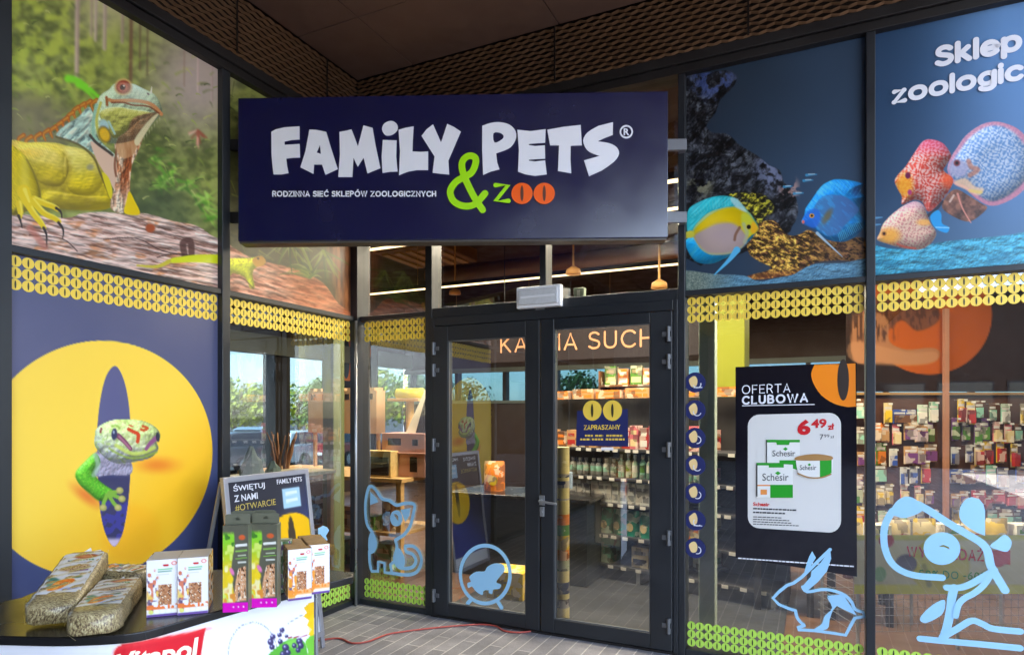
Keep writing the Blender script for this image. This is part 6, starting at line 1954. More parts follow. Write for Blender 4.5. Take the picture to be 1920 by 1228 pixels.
# ------------------------------------------------------------------ tall display tube inside the right door
tc_ = FR.at(1054, 1150, .22)
TZ = FR.at(1054, 838, .22)[1]
tt = thing('display_tube', 'tall pale yellow cardboard tube with navy bands just inside the right door', 'display', FR, (tc_[0], .22, 0))
prof = [(.055, .02)]
bands = [(0.0, .09, 0), (.09, .14, 1), (.14, .17, 0), (.17, .235, 1), (.235, .30, 0), (.30, .36, 2), (.36, .42, 3), (.42, .50, 4), (.50, .56, 2), (.56, .62, 3), (.62, .70, 0), (.70, .71, 1), (.71, .77, 0), (.77, .81, 1), (.81, .83, 0), (.83, .85, 1), (.85, 1.0, 0)]
ms = []
for a_, b2, m_ in bands:
    prof.append((.055, .02 + b2 * (TZ - .02))); ms.append(m_)
MB().lathe(prof, (tc_[0], .22, 0), 24, ms).build('tube', [mat('tube_cream', (232, 216, 150), .5, 0, .4, .06, 6), K['navy'], K['green'], K['orange'], K['yellow']], parent=tt, smooth=False)
MB().lathe([(.07, 0), (.07, .02), (.055, .021)], (tc_[0], .22, 0), 24).build('foot', K['cream'], parent=tt)

# ------------------------------------------------------------------ corner display behind the narrow window
NP = lambda px, py, y=1.0: FR.at(px, py, y)
dz = NP(745, 893)[1]
dt = thing('display_table', 'pale wooden display table with cat furniture behind the narrow window', 'table', FR, (-.9, 1.2, 0))
MB().box(-2.3, -0.1, .8, 1.75, dz - .04, dz).build('tabletop', M_WOOD, parent=dt, bevel=.004)
for t_, y_ in ((-2.24, .86), (-.16, .86), (-2.24, 1.69), (-.16, 1.69)):
    MB().box(t_ - .03, t_ + .03, y_ - .03, y_ + .03, 0, dz - .0405).build('leg', M_WOOD, parent=dt, bevel=.003)
MB().box(-2.2, -.2, .9, 1.65, .38, .41).build('lower_shelf', M_WOOD, parent=dt)
def opening(mb, x, z, w, h, y, m): mb.box(x - w / 2, x + w / 2, y - .004, y + .002, z, z + h, m)
M_PINK = mat('pink_card_house', (206, 158, 146), .7, 0, .3, .1, 6)
M_DARKHOLE = mat('dark_opening', (40, 28, 22), .8, 0, .2, .1, 5)
# pink two-storey cat house
x0, x1 = NP(716, 850)[0], NP(797, 850)[0]; z1 = NP(750, 812)[1]
h_ = thing('cat_house', 'pink two-storey cardboard cat house with square windows', 'cat house', FR, ((x0 + x1) / 2, 1.0, dz))
MB().box(x0, x1, 1.0, 1.4, dz + .001, z1).build('body', M_PINK, parent=h_, bevel=.004)
mb = MB()
for x, z, w, h in ((.3, .72, .3, .16), (.78, .72, .12, .14), (.74, .12, .16, .34)):
    opening(mb, x0 + x * (x1 - x0), dz + z * (z1 - dz), w * (x1 - x0), h * (z1 - dz), .999, 0)
each(mb, 'window', M_DARKHOLE, parent=h_)
MB().box(x0 - .02, x1 + .02, .97, 1.42, dz + .52 * (z1 - dz), dz + .56 * (z1 - dz)).build('floor_ledge', M_PINK, parent=h_, bevel=.003)
# beige plush arch
x0, x1 = NP(698, 870)[0], NP(748, 870)[0]; z1 = NP(720, 838)[1]
mb = MB()
mb.box(x0, x1, .86, .99, dz + .001, z1 - .03)
mb.box(x0 + .02, x1 - .02, .855, .8595, dz + .02, z1 - .09, 1)
tag(mb.build('cat_cave', [mat('beige_plush', (196, 168, 110), .9, 0, .2, .2, 30, .4), M_DARKHOLE], FR, bevel=.03), 'beige plush cat cave in front of the pink cat house', 'cat bed')
# cardboard castle seen through the side window
cy_ = 1.55
x0, x1 = FR.at(578, 770, cy_)[0], FR.at(706, 770, cy_)[0]; z0, z1 = FR.at(640, 812, cy_)[1], FR.at(640, 733, cy_)[1]
h_ = thing('cardboard_castle', 'wide cardboard cat castle on posts with a row of square windows, behind the side window', 'cat house', FR, ((x0 + x1) / 2, cy_, dz))
mb = MB()
mb.box(x0, x1, cy_, cy_ + .16, z0, z1)
for xx in (x0 + .02, x0 + .62 * (x1 - x0), x1 - .05):
    mb.box(xx, xx + .03, cy_ + .06, cy_ + .1, dz + .001, z0 - .0005)
for k in range(9):
    xx = x0 + (k + .25) * (x1 - x0) / 9
    mb.box(xx, xx + .5 * (x1 - x0) / 9, cy_, cy_ + .16, z1 + .0005, z1 + .035)
mb.build('body', M_CARD, parent=h_)
mb = MB()
for k in range(6):
    opening(mb, x0 + (k + .5) * (x1 - x0) / 6, z1 - .1, .06, .065, cy_ - .001, 0)
each(mb, 'window', M_DARKHOLE, parent=h_)
# bolster, tent, parcels
bz = NP(716, 735)[1]
MBb = MB().cyl((NP(692, 728)[0], 1.5, bz), (NP(741, 728)[0], 1.5, bz), .055, n=16)
h_ = thing('cat_tree', 'tall cat tree with a yellow-green bolster on its top board', 'cat tree', FR, (NP(716, 800)[0], 1.5, dz))
MBb.build('bolster', mat('yellow_green_plush', (190, 186, 42), .9, 0, .2, .15, 30, .3), parent=h_, smooth=True)
tx_ = NP(716, 800)[0]
MB().box(tx_ - .2, tx_ + .2, 1.36, 1.64, bz - .085, bz - .056).build('top_board', M_WOOD, parent=h_, bevel=.004)
MB().cyl((tx_, 1.5, dz + .02), (tx_, 1.5, bz - .0855), .045, n=14).build('post', mat('sisal', (196, 164, 110), .9, 0, .2, .25, 40, .5), parent=h_, smooth=True)
MB().box(tx_ - .22, tx_ + .22, 1.42, 1.70, dz + .0005, dz + .0195).build('base', M_WOOD, parent=h_, bevel=.004)
tnx, tnz0, tnz1 = NP(782, 755)[0], NP(782, 762)[1], NP(782, 706)[1]
h_ = thing('pet_tent', 'small white fabric pet tent standing on the pink cat house', 'pet tent', FR, (tnx, 1.2, tnz0))
zt_ = NP(750, 812)[1]
mb = MB()
mb.add([(tnx - .17, 1.05, zt_ + .002), (tnx + .17, 1.05, zt_ + .002), (tnx + .17, 1.38, zt_ + .002), (tnx - .17, 1.38, zt_ + .002), (tnx + .03, 1.2, tnz1)], [(0, 1, 4), (1, 2, 4), (2, 3, 4), (3, 0, 4), (0, 3, 2, 1)])
mb.build('canvas', mat('tent_canvas', (226, 214, 190), .8, 0, .2, .1, 8), parent=h_)
MB().add([(tnx - .05, 1.048, zt_ + .004), (tnx + .1, 1.048, zt_ + .004), (tnx + .035, 1.12, tnz1 - .16)], [(0, 1, 2)]).build('opening', M_DARKHOLE, parent=h_)
fill([box_pack('parcel', .2, .16, .17, K['orange'], K['red']), box_pack('parcel', .17, .15, .22, K['tan'], K['brown']), box_pack('parcel', .22, .17, .14, K['green'], K['cream']), pouch('bag', .2, .13, .3, K['brown'], K['cream'])], FR, .411, -2.1, -.2, .24, 1.05, 'mixed box or bag on the lower board of the display table', 'package', 'packages on the lower board of the display table')
fill([box_pack('parcel', .2, .2, .3, K['grey'], K['white']), box_pack('parcel', .22, .2, .26, K['mint'], K['white'])], FR, .001, -2.0, -.25, .3, 1.15, 'grey or mint box on the floor under the display table', 'box', 'boxes under the display table')

# window shelf inside the side window
wz = LW.at(530, 888, .25)[1]
wx0, wx1 = LW.at(424, 880, .25)[0], LW.at(612, 880, .25)[0]
ws = thing('window_shelf', 'cream wooden shelf with stone ornaments just inside the side window', 'shelf', LW, ((wx0 + wx1) / 2, .35, 0))
MB().box(wx0 - .1, wx1, .14, .56, wz - .03, wz).build('top_board', mat('cream_board', (206, 192, 150), .5, 0, .4, .1, 5), parent=ws, bevel=.003)
MB().box(wx0 - .1, wx1, .16, .54, .42, .45).build('lower_board', M_WOOD, parent=ws)
for x in (wx0 - .08, wx1 - .03):
    for y_ in (.18, .5):
        MB().box(x - .02, x + .02, y_ - .02, y_ + .02, 0, wz - .0305).build('leg', M_WOOD, parent=ws)
def rock(name, c, r, h, m, seed, label):
    rng = random.Random(seed)
    mb = MB()
    n, rings = 9, 5
    vs = []
    for j in range(rings):
        f = j / (rings - 1)
        for i in range(n):
            a_ = 2 * PI * i / n
            k = r * (1 - f ** 1.5 * .85) * rng.uniform(.75, 1.15)
            vs.append((c[0] + k * math.cos(a_), c[1] + k * .7 * math.sin(a_), c[2] + h * f * rng.uniform(.9, 1.05)))
    fs = [(j * n + i, j * n + (i + 1) % n, (j + 1) * n + (i + 1) % n, (j + 1) * n + i) for j in range(rings - 1) for i in range(n)] + [tuple(range((rings - 1) * n, rings * n))]
    mb.add(vs, fs)
    return tag(mb.build(name, m, LW), label, 'ornament')
M_STONE = mat('grey_green_stone', (140, 158, 142), .7, 0, .4, .25, 14, .5)
rx_ = LW.at(472, 870, .3)[0]
rock('stone_ornament', (rx_, .3, wz), .11, .22, M_STONE, 3, 'tall grey-green aquarium stone, the larger of two on the window shelf')
rx_ = LW.at(515, 880, .3)[0]
rock('stone_ornament', (rx_, .32, wz), .085, .1, M_STONE, 5, 'low grey-green aquarium stone, the smaller of two on the window shelf')
dr = MB()
rx_ = LW.at(535, 800, .7)[0]
rng = random.Random(2)
for k in range(9):
    a_ = rng.uniform(0, 2 * PI)
    p = Vector((rx_, .75, .95))
    pts = [p]
    for j in range(5):
        p = p + Vector((.035 * math.cos(a_), .03 * math.sin(a_), .085 + .02 * rng.random())) + Vector((rng.uniform(-.03, .03), rng.uniform(-.02, .02), 0))
        pts.append(p)
    dr.tube(pts, [.022 * (1 - j / 6.5) for j in range(6)], 6)
dr.tube([Vector((rx_, .75, 0.0)), Vector((rx_ + .01, .75, .5)), Vector((rx_, .75, .95))], [.06, .05, .045], 8)
tag(dr.build('driftwood_stand', mat('tan_driftwood', (164, 116, 78), .8, 0, .3, .3, 10, .4), LW, smooth=True), 'upright branching tan driftwood inside the side window', 'driftwood')

# ------------------------------------------------------------------ behind the left door
ck = thing('checkout_desk', 'black shop desk with a pale screen behind the left door glass', 'desk', FR, (.75, 1.4, 0))
MB().box(.2, 1.62, 1.25, 1.85, .0, .78).build('body', mat('desk_black', (30, 34, 38), .4, 0, .4, .15, 4), parent=ck, bevel=.006)
MB().box(.16, 1.66, 1.2, 1.9, .781, .815).build('worktop', M_BLACK, parent=ck, bevel=.004)
MB().box(1.18, 1.4, 1.45, 1.49, .88, 1.04).build('screen', mat('screen_grey_blue', (170, 190, 214), .2, 0, .5, .1, 3), parent=ck, bevel=.006)
MB().box(1.26, 1.32, 1.47, 1.51, .8155, .8795).build('screen_foot', M_FRAME2, parent=ck)
put(box_pack('crate', .34, .3, .24, K['yellow'], K['yellow'], .01), FR, (FR.at(958, 1115, .75)[0], .75, .001), .05, 'bright yellow crate on the floor behind the left door', 'crate', None, True)
put(pouch('bag', .22, .14, .3, K['orange'], K['yellow']), FR, (.55, 1.5, .816), .2, 'plump orange bag on the black shop desk', 'bag', None, True)
# shelf tower of red and white boxes right of the desk
st_ = thing('shelf_tower', 'narrow brown shelf tower with mixed boxes, between the two doors', 'shelf', FR, (1.75, 2.3, 0))
mb = MB(); mb.box(1.45, 2.1, 2.5, 2.53, 0, 2.05); mb.box(1.43, 1.45, 2.2, 2.53, 0, 2.05); mb.box(2.1, 2.12, 2.2, 2.53, 0, 2.05)
mb.build('carcass', K['brown'], parent=st_)
for i, z in enumerate((.3, .7, 1.1, 1.5, 1.9)):
    MB().box(1.4505, 2.0995, 2.2, 2.499, z - .02, z).build('shelf', K['brown'], parent=st_)
    fill([box_pack('carton', .12, .12, .2, hue(i, [K['red'], K['orange'], K['tan'], K['purple'], K['green']]), K['cream']), box_pack('carton', .11, .12, .17, hue(i + 2, [K['red'], K['orange'], K['tan'], K['white'], K['pink']]), K['white'])], FR, z, 1.54, 2.08, .135, 2.32,
         'mixed carton on the %s board of the brown shelf tower' % ['lowest', 'second lowest', 'middle', 'second highest', 'highest'][i], 'carton', 'cartons on the shelf tower, board %s' % 'abcde'[i])

# ------------------------------------------------------------------ product wall behind the far right pane
PW = Space((0, 6.2), 0.0)
pw0, pw1 = PW.at(1586, 800)[0], PW.at(2010, 800)[0]
pwt = PW.at(1760, 738)[1]
pw = thing('pegboard_wall', 'dark pegboard wall with a brass rail and an orange disc picture above hanging packs', 'display wall', PW, ((pw0 + pw1) / 2, 0.1, 0))
MB().box(pw0, pw1, .02, .06, 0, pwt).build('pegboard', mat('pegboard_brown', (84, 52, 36), .6, 0, .3, .2, 6), parent=pw)
MB().box(pw0, pw1, -.02, .02, pwt - .012, pwt + .012).build('rail', mat('brass_rail', (206, 160, 100), .35, .5, .5, .05, 9), parent=pw)
def paint_arm(a):
    X, Y = a.X, a.Y
    a.c = a.ramp(fbm(X / 40, Y / 40, 3, 3), (30, 20, 18), (52, 36, 32))
    a.ell(1742, 590, 118, 112, (224, 104, 12), 0, 0.012)
    a.poly([(1640, 560), (1700, 555), (1750, 565), (1760, 600), (1720, 620), (1690, 600), (1650, 630), (1600, 640)], (96, 52, 30), 6)
    a.mix(a.mpoly([(1640, 560), (1700, 555), (1750, 565), (1760, 600), (1720, 620), (1690, 600), (1650, 630), (1600, 640)], 6) * sstep(.4, .6, fbm(X / 4, Y / 14, 7, 3)) * .7, (160, 96, 60))
    a.poly([(1600, 590), (1640, 585), (1665, 600), (1668, 640), (1700, 655), (1745, 652), (1762, 660), (1752, 678), (1700, 684), (1650, 680), (1600, 675)], (206, 140, 96), 4)
    a.mix(a.mpoly([(1600, 640), (1700, 660), (1755, 660), (1750, 680), (1700, 686), (1600, 678)], 4) * .5, (240, 172, 120))
    a.mix(sstep(.45, .6, fbm(a.X / 3, a.Y / 30, 17, 3)) * (1 - sstep(1660, 1690, a.X)) * sstep(560, 575, a.Y) * (1 - sstep(632, 645, a.Y)) * .8, (70, 40, 30))
    a.c = a.c * .78
x0, x1 = PW.at(1586, 600)[0], PW.at(1990, 600)[0]
wall_print(PW, x0, x1, pwt + .02, PW.at(1700, 520)[1], 150, 80, paint_arm, 'picture_panel', None, None, 0.0, None, pw)
pal = [K['red'], K['tan'], K['orange'], K['pink'], K['brown'], K['blue'], K['cream'], K['green'], K['purple'], K['yellow'], K['white'], K['mint']]
rng = random.Random(12)
packs = [hang_pack('hanging_pack', rng.uniform(.07, .15), rng.uniform(.13, .23), pal[i % 12], pal[(i * 5 + 3) % 12], rng.uniform(.012, .04)) for i in range(18)]
rown = ['top', 'second', 'third', 'fourth', 'fifth', 'sixth', 'seventh', 'lowest']
for r in range(8):
    z = pwt - .27 - r * .205
    x = pw0 + .08 + rng.random() * .05
    k = rng.randrange(18)
    while x < pw1 - .05:
        if abs(x - PW.at(1766, 800)[0]) > .07 and rng.random() > .06:
            if rng.random() < .55:
                k = rng.randrange(18)
            o = packs[k]
            f = o.name not in USED
            USED.add(o.name)
            put(o, PW, (x + rng.uniform(-.01, .01), rng.uniform(-.08, 0), z + rng.uniform(-.03, .03)), rng.uniform(-.2, .2),
                'small coloured pack hanging in the %s row of the pegboard wall' % rown[r], 'hanging pack', 'hanging packs, %s row' % rown[r], f)
        x += rng.uniform(.085, .135)
tag(MB().box(PW.at(1763, 800)[0] - .02, PW.at(1763, 800)[0] + .02, -.1, -.06, 0, 2.6).build('upright', mat('orange_white_strip', (176, 124, 96), .4, 0, .5, .2, 3), PW), 'slim pale vertical strip splitting the pegboard wall', 'post')  # pale vertical strip standing in front of the packs

# sale bin with banner
BN = Space((0, 4.35), 0.0)
b0, b1 = BN.at(1600, 1050)[0], BN.at(1990, 1050)[0]
zt_, zb_ = BN.at(1760, 1002)[1], BN.at(1760, 1112)[1]
sb = thing('sale_bin', 'wire sale bin with a lime and grey sale banner across its front', 'bin', BN, ((b0 + b1) / 2, .2, 0))
def paint_banner(a):
    X, Y = a.X, a.Y
    a.c = a.ramp(sstep(1010, 1110, Y) * .4, (214, 222, 196), (196, 208, 186))
    a.mix(sstep(1092, 1098, Y), (214, 224, 50))
    a.mix(sstep(1014, 1008, Y), (206, 216, 70))
    a.ell(1760, 1060, 55, 52, (206, 208, 40), 0, .06)
    a.ell(1697, 1056, 20, 18, (92, 88, 110), 0, .1)
    a.ell(1660, 1012, 14, 14, (176, 40, 50), 0, .1)
    a.ell(1648, 1075, 12, 14, (120, 180, 110), 0, .1)
    a.ell(1870, 1045, 16, 16, (196, 30, 40), 0, .1)
    a.poly([(1850, 1030), (1892, 1030), (1892, 1058), (1866, 1054)], (206, 40, 44), 1.5, 1, False)
    a.stroke([(1730, 1060), (1740, 1095)], 10, (150, 160, 20), 4)
wall_print(BN, b0, b1, zb_, zt_, 150, 46, paint_banner, 'banner', None, None, .012, None, sb)
mb = MB()
bq = lambda *p: [BN.at(x, y) for x, y in p]
sans(mb, 'WYPRZEDAŻ', bq((1698, 1022), (1842, 1030), (1842, 1052), (1698, 1042)), .2, .014, 0)
mb.build('red_lettering', M_RED, parent=sb)
mb = MB()
sans(mb, '-50% DO -60%', bq((1712, 1066), (1848, 1072), (1848, 1086), (1712, 1082)), .16, .014, 0)
mb.build('green_lettering', M_GREEN, parent=sb)
mb = MB()
for i in range(30):
    x = b0 + i * (b1 - b0) / 29
    mb.cyl((x, 0, .12), (x, 0, zt_), .0022, n=5)
for j in range(12):
    z = .12 + j * .055
    mb.cyl((b0, 0, z), (b1, 0, z), .0022, n=5)
    mb.cyl((b0, .5, z), (b1, .5, z), .0022, n=5)
    mb.cyl((b0, 0, z), (b0, .5, z), .0022, n=5)
mb.build('wire_basket', M_SILVER, parent=sb)
for x in (b0 + .03, b1 - .03, (b0 + b1) / 2):
    for y in (.0, .5):
        MB().cyl((x, y, 0), (x, y, zt_), .012, n=8).build('leg', M_SILVER, parent=sb)
fill([pouch('bag', .16, .1, .2, K['yellow'], K['white']), box_pack('carton', .14, .12, .16, K['white'], K['green']), pouch('bag', .15, .1, .19, K['cream'], K['red'])], BN, zt_ - .12, b0 + .1, b1 - .1, .17, .2, 'pale bag or box heaped in the wire sale bin', 'package', 'goods in the sale bin')
# shelves seen between the columns, and low tables behind the rabbit
S2 = Space((FR.world((3.0, 2.0, 0)).x, FR.world((3.0, 2.0, 0)).y), THETA + math.radians(50))
r2 = thing('shelf_rack', 'shelf rack of pink and white goods between the pale column and the yellow-green column', 'shelf', S2, (0, 0, 0))
MB().box(-.6, .7, .4, .43, 0, 1.6).build('back_panel', M_SHELF, parent=r2)
for i, z in enumerate((.2, .55, .9, 1.25)):
    MB().box(-.6, .7, 0, .4, z - .02, z).build('shelf', M_SHELF, parent=r2)
    fill([box_pack('carton', .11, .1, .2, hue(i, [K['white'], K['grey'], K['pink'], K['red']]), hue(i, [K['mint'], K['white'], K['red'], K['orange']]))], S2, z, -.52, .65, .13, .12, 'carton on the %s board of the rack between the two columns' % ['lowest', 'second', 'third', 'highest'][i], 'carton', 'cartons between the columns, board %s' % 'abcd'[i])
for i, (px, lb) in enumerate(((1490, 'brown slatted low table behind the rabbit sticker'), (1590, 'brown slatted low table, right of its twin behind the rabbit sticker'))):
    t0 = FR.at(px, 1130, 1.4)[0]
    tb = thing('low_table', lb, 'table', FR, (t0, 1.4, 0), 'brown low tables behind the glass')
    mb = MB()
    for k in range(6):
        mb.box(t0 - .3 + k * .1, t0 - .21 + k * .1, 1.2, 1.9, .42, .45)
    mb.build('tabletop', mat('brown_slats', (120, 76, 52), .5, 0, .4, .2, 4), parent=tb)
    for dx in (-.27, .27):
        for yy in (1.24, 1.86):
            MB().box(t0 + dx - .025, t0 + dx + .025, yy - .025, yy + .025, 0, .4195).build('leg', M_FRAME2, parent=tb)
    put(box_pack('carton', .3, .2, .2, K['grey'], K['tan']), FR, (t0 - .05, 1.5, .451), .1, 'grey and tan box lying on the %s low table' % ('left' if i == 0 else 'right'), 'box', None, True)

mm = MB()
mm.box(.75, 3.3, .2, 2.4, .0005, .012)
def ribbed():
    m = mat('dark_ribbed_mat', (44, 46, 50), .7, 0, .3, .2, 30, .2)
    return m
tag(mm.build('door_mat', ribbed(), FR, bevel=.003), 'large dark ribbed mat on the shop floor behind the doors', 'mat')

for o in packs:                                      # designs that found no hook
    if o.name not in USED:
        for c in list(o.children):
            bpy.data.objects.remove(c)
        bpy.data.objects.remove(o)
# ================================================================== CAR PARK AND TREES BEYOND
G0 = -0.52
M_TYRE = mat('tyre_rubber', (26, 26, 28), .8, 0, .3, .1, 9)
M_CARGLASS = mat('car_glass', (30, 40, 50), .08, 0, .6, .1, 3)
M_TAIL = mat('tail_lamp_red', (190, 24, 24), .25, 0, .5, .05, 9)
def make_car(label, rgb, name_m, p, yaw, estate=True):
    sp_ = Space((p[0], p[1]), yaw)
    root = thing('parked_car', label, 'car', sp_, (0, 0, 0), 'cars parked beyond the shop')
    root.location.z = G0
    M = mat(name_m, rgb, .22, .1, .5, .04, 3, 0, .6)
    # side outline, x along the car (front +), z up
    low = [(-2.15, .35), (-2.2, .6), (-2.15, .92), (-1.6, .95), (.9, .93), (1.9, .80), (2.15, .62), (2.2, .4), (2.1, .28), (-2.05, .28)]
    top = [(-2.1, .925), (-1.85, 1.38), (-1.2, 1.46), (0.0, 1.44), (.45, 1.36), (1.1, .925)] if estate else [(-1.7, .94), (-1.1, 1.36), (-.5, 1.42), (.2, 1.38), (1.1, .925)]
    def prism(pts, w0, w1, m=0):
        mb = MB(); n = len(pts)
        zs = [q[1] for q in pts]; lo, hi = min(zs), max(zs)
        ww = [w0 + (w1 - w0) * (q[1] - lo) / (hi - lo) for q in pts]
        mb.add([(q[0], -w, q[1]) for q, w in zip(pts, ww)] + [(q[0], w, q[1]) for q, w in zip(pts, ww)],
               [tuple(range(n)), tuple(range(n, 2 * n))[::-1]] + [(i, n + i, n + (i + 1) % n, (i + 1) % n) for i in range(n)], m)
        return mb
    prism(low, .86, .84).build('body', M, parent=root, bevel=.05, seg=3)
    prism(top, .80, .62).build('cabin', M, parent=root, bevel=.05, seg=3)
    k = .94
    win = [((q[0] - (-.4)) * .86 - .4, .98 + (q[1] - .925) * .80) for q in top]
    mb = prism([(a, b) for a, b in win], .795, .675)
    mb.build('side_windows', M_CARGLASS, parent=root)
    r0, r1 = top[0], top[1]
    mb = MB()
    def lerp(a, b, t): return a + (b - a) * t
    def pane(a, b, s):
        pts = []
        for t, w in ((.12, .70), (.88, .58)):
            x, z = lerp(a[0], b[0], t), lerp(a[1], b[1], t)
            pts.append((x + s * .012, w, z + .006))
        (x0, w0, z0), (x1, w1, z1) = pts
        return [(x0, -w0, z0), (x0, w0, z0), (x1, w1, z1), (x1, -w1, z1)]
    mb.add(pane(r0, r1, -1), [(0, 1, 2, 3)]); mb.build('rear_window', M_CARGLASS, parent=root)
    mb = MB(); mb.add(pane(top[-1], top[-2], 1), [(0, 1, 2, 3)]); mb.build('windscreen', M_CARGLASS, parent=root)
    for s in (-1, 1):
        mb = MB(); mb.box(-2.215, -2.12, s * .62 - .17, s * .62 + .17, .66, .84); mb.build('tail_lamp', M_TAIL, parent=root, bevel=.02)
        mb = MB(); mb.box(2.05, 2.19, s * .6 - .18, s * .6 + .18, .56, .68); mb.build('headlight', M_SILVER, parent=root, bevel=.02)
    mb = MB(); mb.box(-2.225, -2.19, -.26, .26, .5, .61); mb.build('number_plate', M_WHITE, parent=root)
    for x in (-1.32, 1.36):
        for s in (-1, 1):
            w = MB().cyl((x, s * .72, .32), (x, s * .9, .32), .32, n=20).build('wheel', M_TYRE, parent=root, bevel=.03)
            w['_base'] = root['_base']
            q = MB().cyl((x, s * .895, .32), (x, s * .91, .32), .2, n=14).build('rim', M_SILVER, parent=w)
    for c in root.children:
        if c.type == 'MESH' and c.name.startswith(('body', 'cabin')):
            pass
    return root
def gp(px, Y): return ((px - CX) / FPX * Y, Y)
CAR_YAW = math.radians(70)
make_car('white estate car parked with its tail to the shop, seen through the side window', (226, 228, 224), 'car_paint_white', gp(578, 26), CAR_YAW)
make_car('dark grey car beside the white estate, seen through the side window', (72, 74, 84), 'car_paint_grey', gp(470, 24), CAR_YAW)
make_car('silver blue car in the row behind the dark grey one', (120, 146, 166), 'car_paint_blue', gp(480, 33), math.radians(100))
make_car('black car at the far left of the car park view', (30, 32, 36), 'car_paint_black', gp(405, 27), CAR_YAW)
make_car('red car parked to the right of the white estate', (150, 36, 34), 'car_paint_red', gp(655, 27), CAR_YAW)

M_BARK = mat('tree_bark', (86, 66, 50), .9, 0, .2, .3, 8, .5, 0, (1, 1, .3))
def leaf_mat(name, rgb):
    m = mat(name, rgb, .6, 0, .3, .45, .9)
    return m
LEAVES = [leaf_mat('leaf_yellow_green', (176, 178, 34)), leaf_mat('leaf_green', (112, 138, 46)), leaf_mat('leaf_dark', (58, 82, 38))]
def tree(p, h, r, m, seed, label):
    sp_ = Space((p[0], p[1]), 0)
    root = thing('tree', label, 'tree', sp_, (0, 0, 0), 'trees beyond the car park')
    root.location.z = G0
    rng = random.Random(seed)
    mb = MB()
    mb.tube([(0, 0, 0), (.04, .02, h * .25), (-.03, 0, h * .5), (0, .03, h * .8)], [r * .08, r * .06, r * .045, r * .015], 8)
    for k in range(6):
        a = k * 1.05 + rng.random()
        mb.tube([(0, 0, h * (.25 + .06 * k)), (r * .35 * math.cos(a), r * .35 * math.sin(a), h * (.42 + .06 * k)), (r * .7 * math.cos(a), r * .7 * math.sin(a), h * (.5 + .07 * k))], [r * .035, r * .022, r * .008], 6)
    mb.build('trunk', M_BARK, parent=root, smooth=True)
    mb = MB()
    clumps = []
    for k in range(34):
        a, b = rng.uniform(0, 2 * PI), rng.uniform(-.7, 1)
        rr_ = r * rng.uniform(.35, .95) * math.sqrt(max(.05, 1 - b * b * .8))
        clumps.append((rr_ * math.cos(a), rr_ * math.sin(a), h * .62 + b * h * .36, r * rng.uniform(.18, .34)))
    for cx_, cy_, cz_, cr in clumps:
        for _ in range(46):
            d = Vector((rng.gauss(0, 1), rng.gauss(0, 1), rng.gauss(0, .8))).normalized() * cr * rng.uniform(.5, 1.1)
            c = Vector((cx_, cy_, cz_)) + d
            n = (d.normalized() + Vector((rng.uniform(-.7, .7), rng.uniform(-.7, .7), rng.uniform(-.3, .9)))).normalized()
            u = n.orthogonal().normalized()
            v = n.cross(u)
            s = r * rng.uniform(.04, .075)
            mb.add([c - u * s, c + v * s * .55, c + u * s, c - v * s * .55], [(0, 1, 2, 3)])
    mb.build('crown', m, parent=root)
    return root
spec = [(-150 + 960 - 600, 46, 3.6, 2.2, 0), (300, 44, 4.2, 2.6, 0), (395, 42, 4.4, 2.6, 0), (440, 45, 3.8, 2.4, 0), (500, 43, 4.0, 2.5, 0), (560, 47, 4.4, 2.6, 1), (615, 44, 4.4, 2.6, 1), (690, 46, 5.2, 3.0, 0), (760, 48, 5.0, 3.0, 1), (850, 46, 4.4, 2.6, 2), (1080, 48, 5.0, 3.0, 2), (1190, 46, 4.6, 2.8, 1)]
kinds = ['yellow-green leafy tree beyond the parked cars', 'mid green leafy tree beyond the parked cars', 'dark green leafy tree beyond the rear windows']
for i, (px, Y, h, r, k) in enumerate(spec):
    tree(gp(px, Y), h, r, LEAVES[k], 40 + i, kinds[k])
for i, (x, y, h, r) in enumerate(((-26, -20, 7, 3.5), (-17, -27, 8, 4), (-33, -10, 7, 3.4), (24, -30, 8, 4), (34, -18, 7, 3.6))):
    tree((x, y), h, r, LEAVES[1 + i % 2], 80 + i, 'large tree across the forecourt, mirrored in the shop glass')

# ------------------------------------------------------------------ low retail block across the forecourt, mirrored in the glass
BX = Space(tuple(FR.world((2.5, -20.0, 0)))[:2], THETA)
rb = thing('retail_block', 'dark brown retail block across the forecourt, mirrored in the right-hand windows', 'building', BX, (0, 0, 0))
MB().box(-9, 9.5, -5, 0, -.5, 5.2).build('wall', mat('brown_cladding', (70, 54, 46), .6, 0, .3, .2, 2), parent=rb)
MB().box(-9.2, 9.7, -5.2, .35, 5.2, 5.5).build('roof', M_FRAME2, parent=rb)
for k in range(9):
    x = -8.4 + k * 1.85
    w = MB().box(x, x + 1.5, 0.0, .05, .1, 2.6).build('window', M_FRAME, parent=rb)
    w['_base'] = rb['_base']
    MB().box(x + .06, x + 1.44, .051, .06, .16, 2.54).build('pane', M_CARGLASS, parent=w)
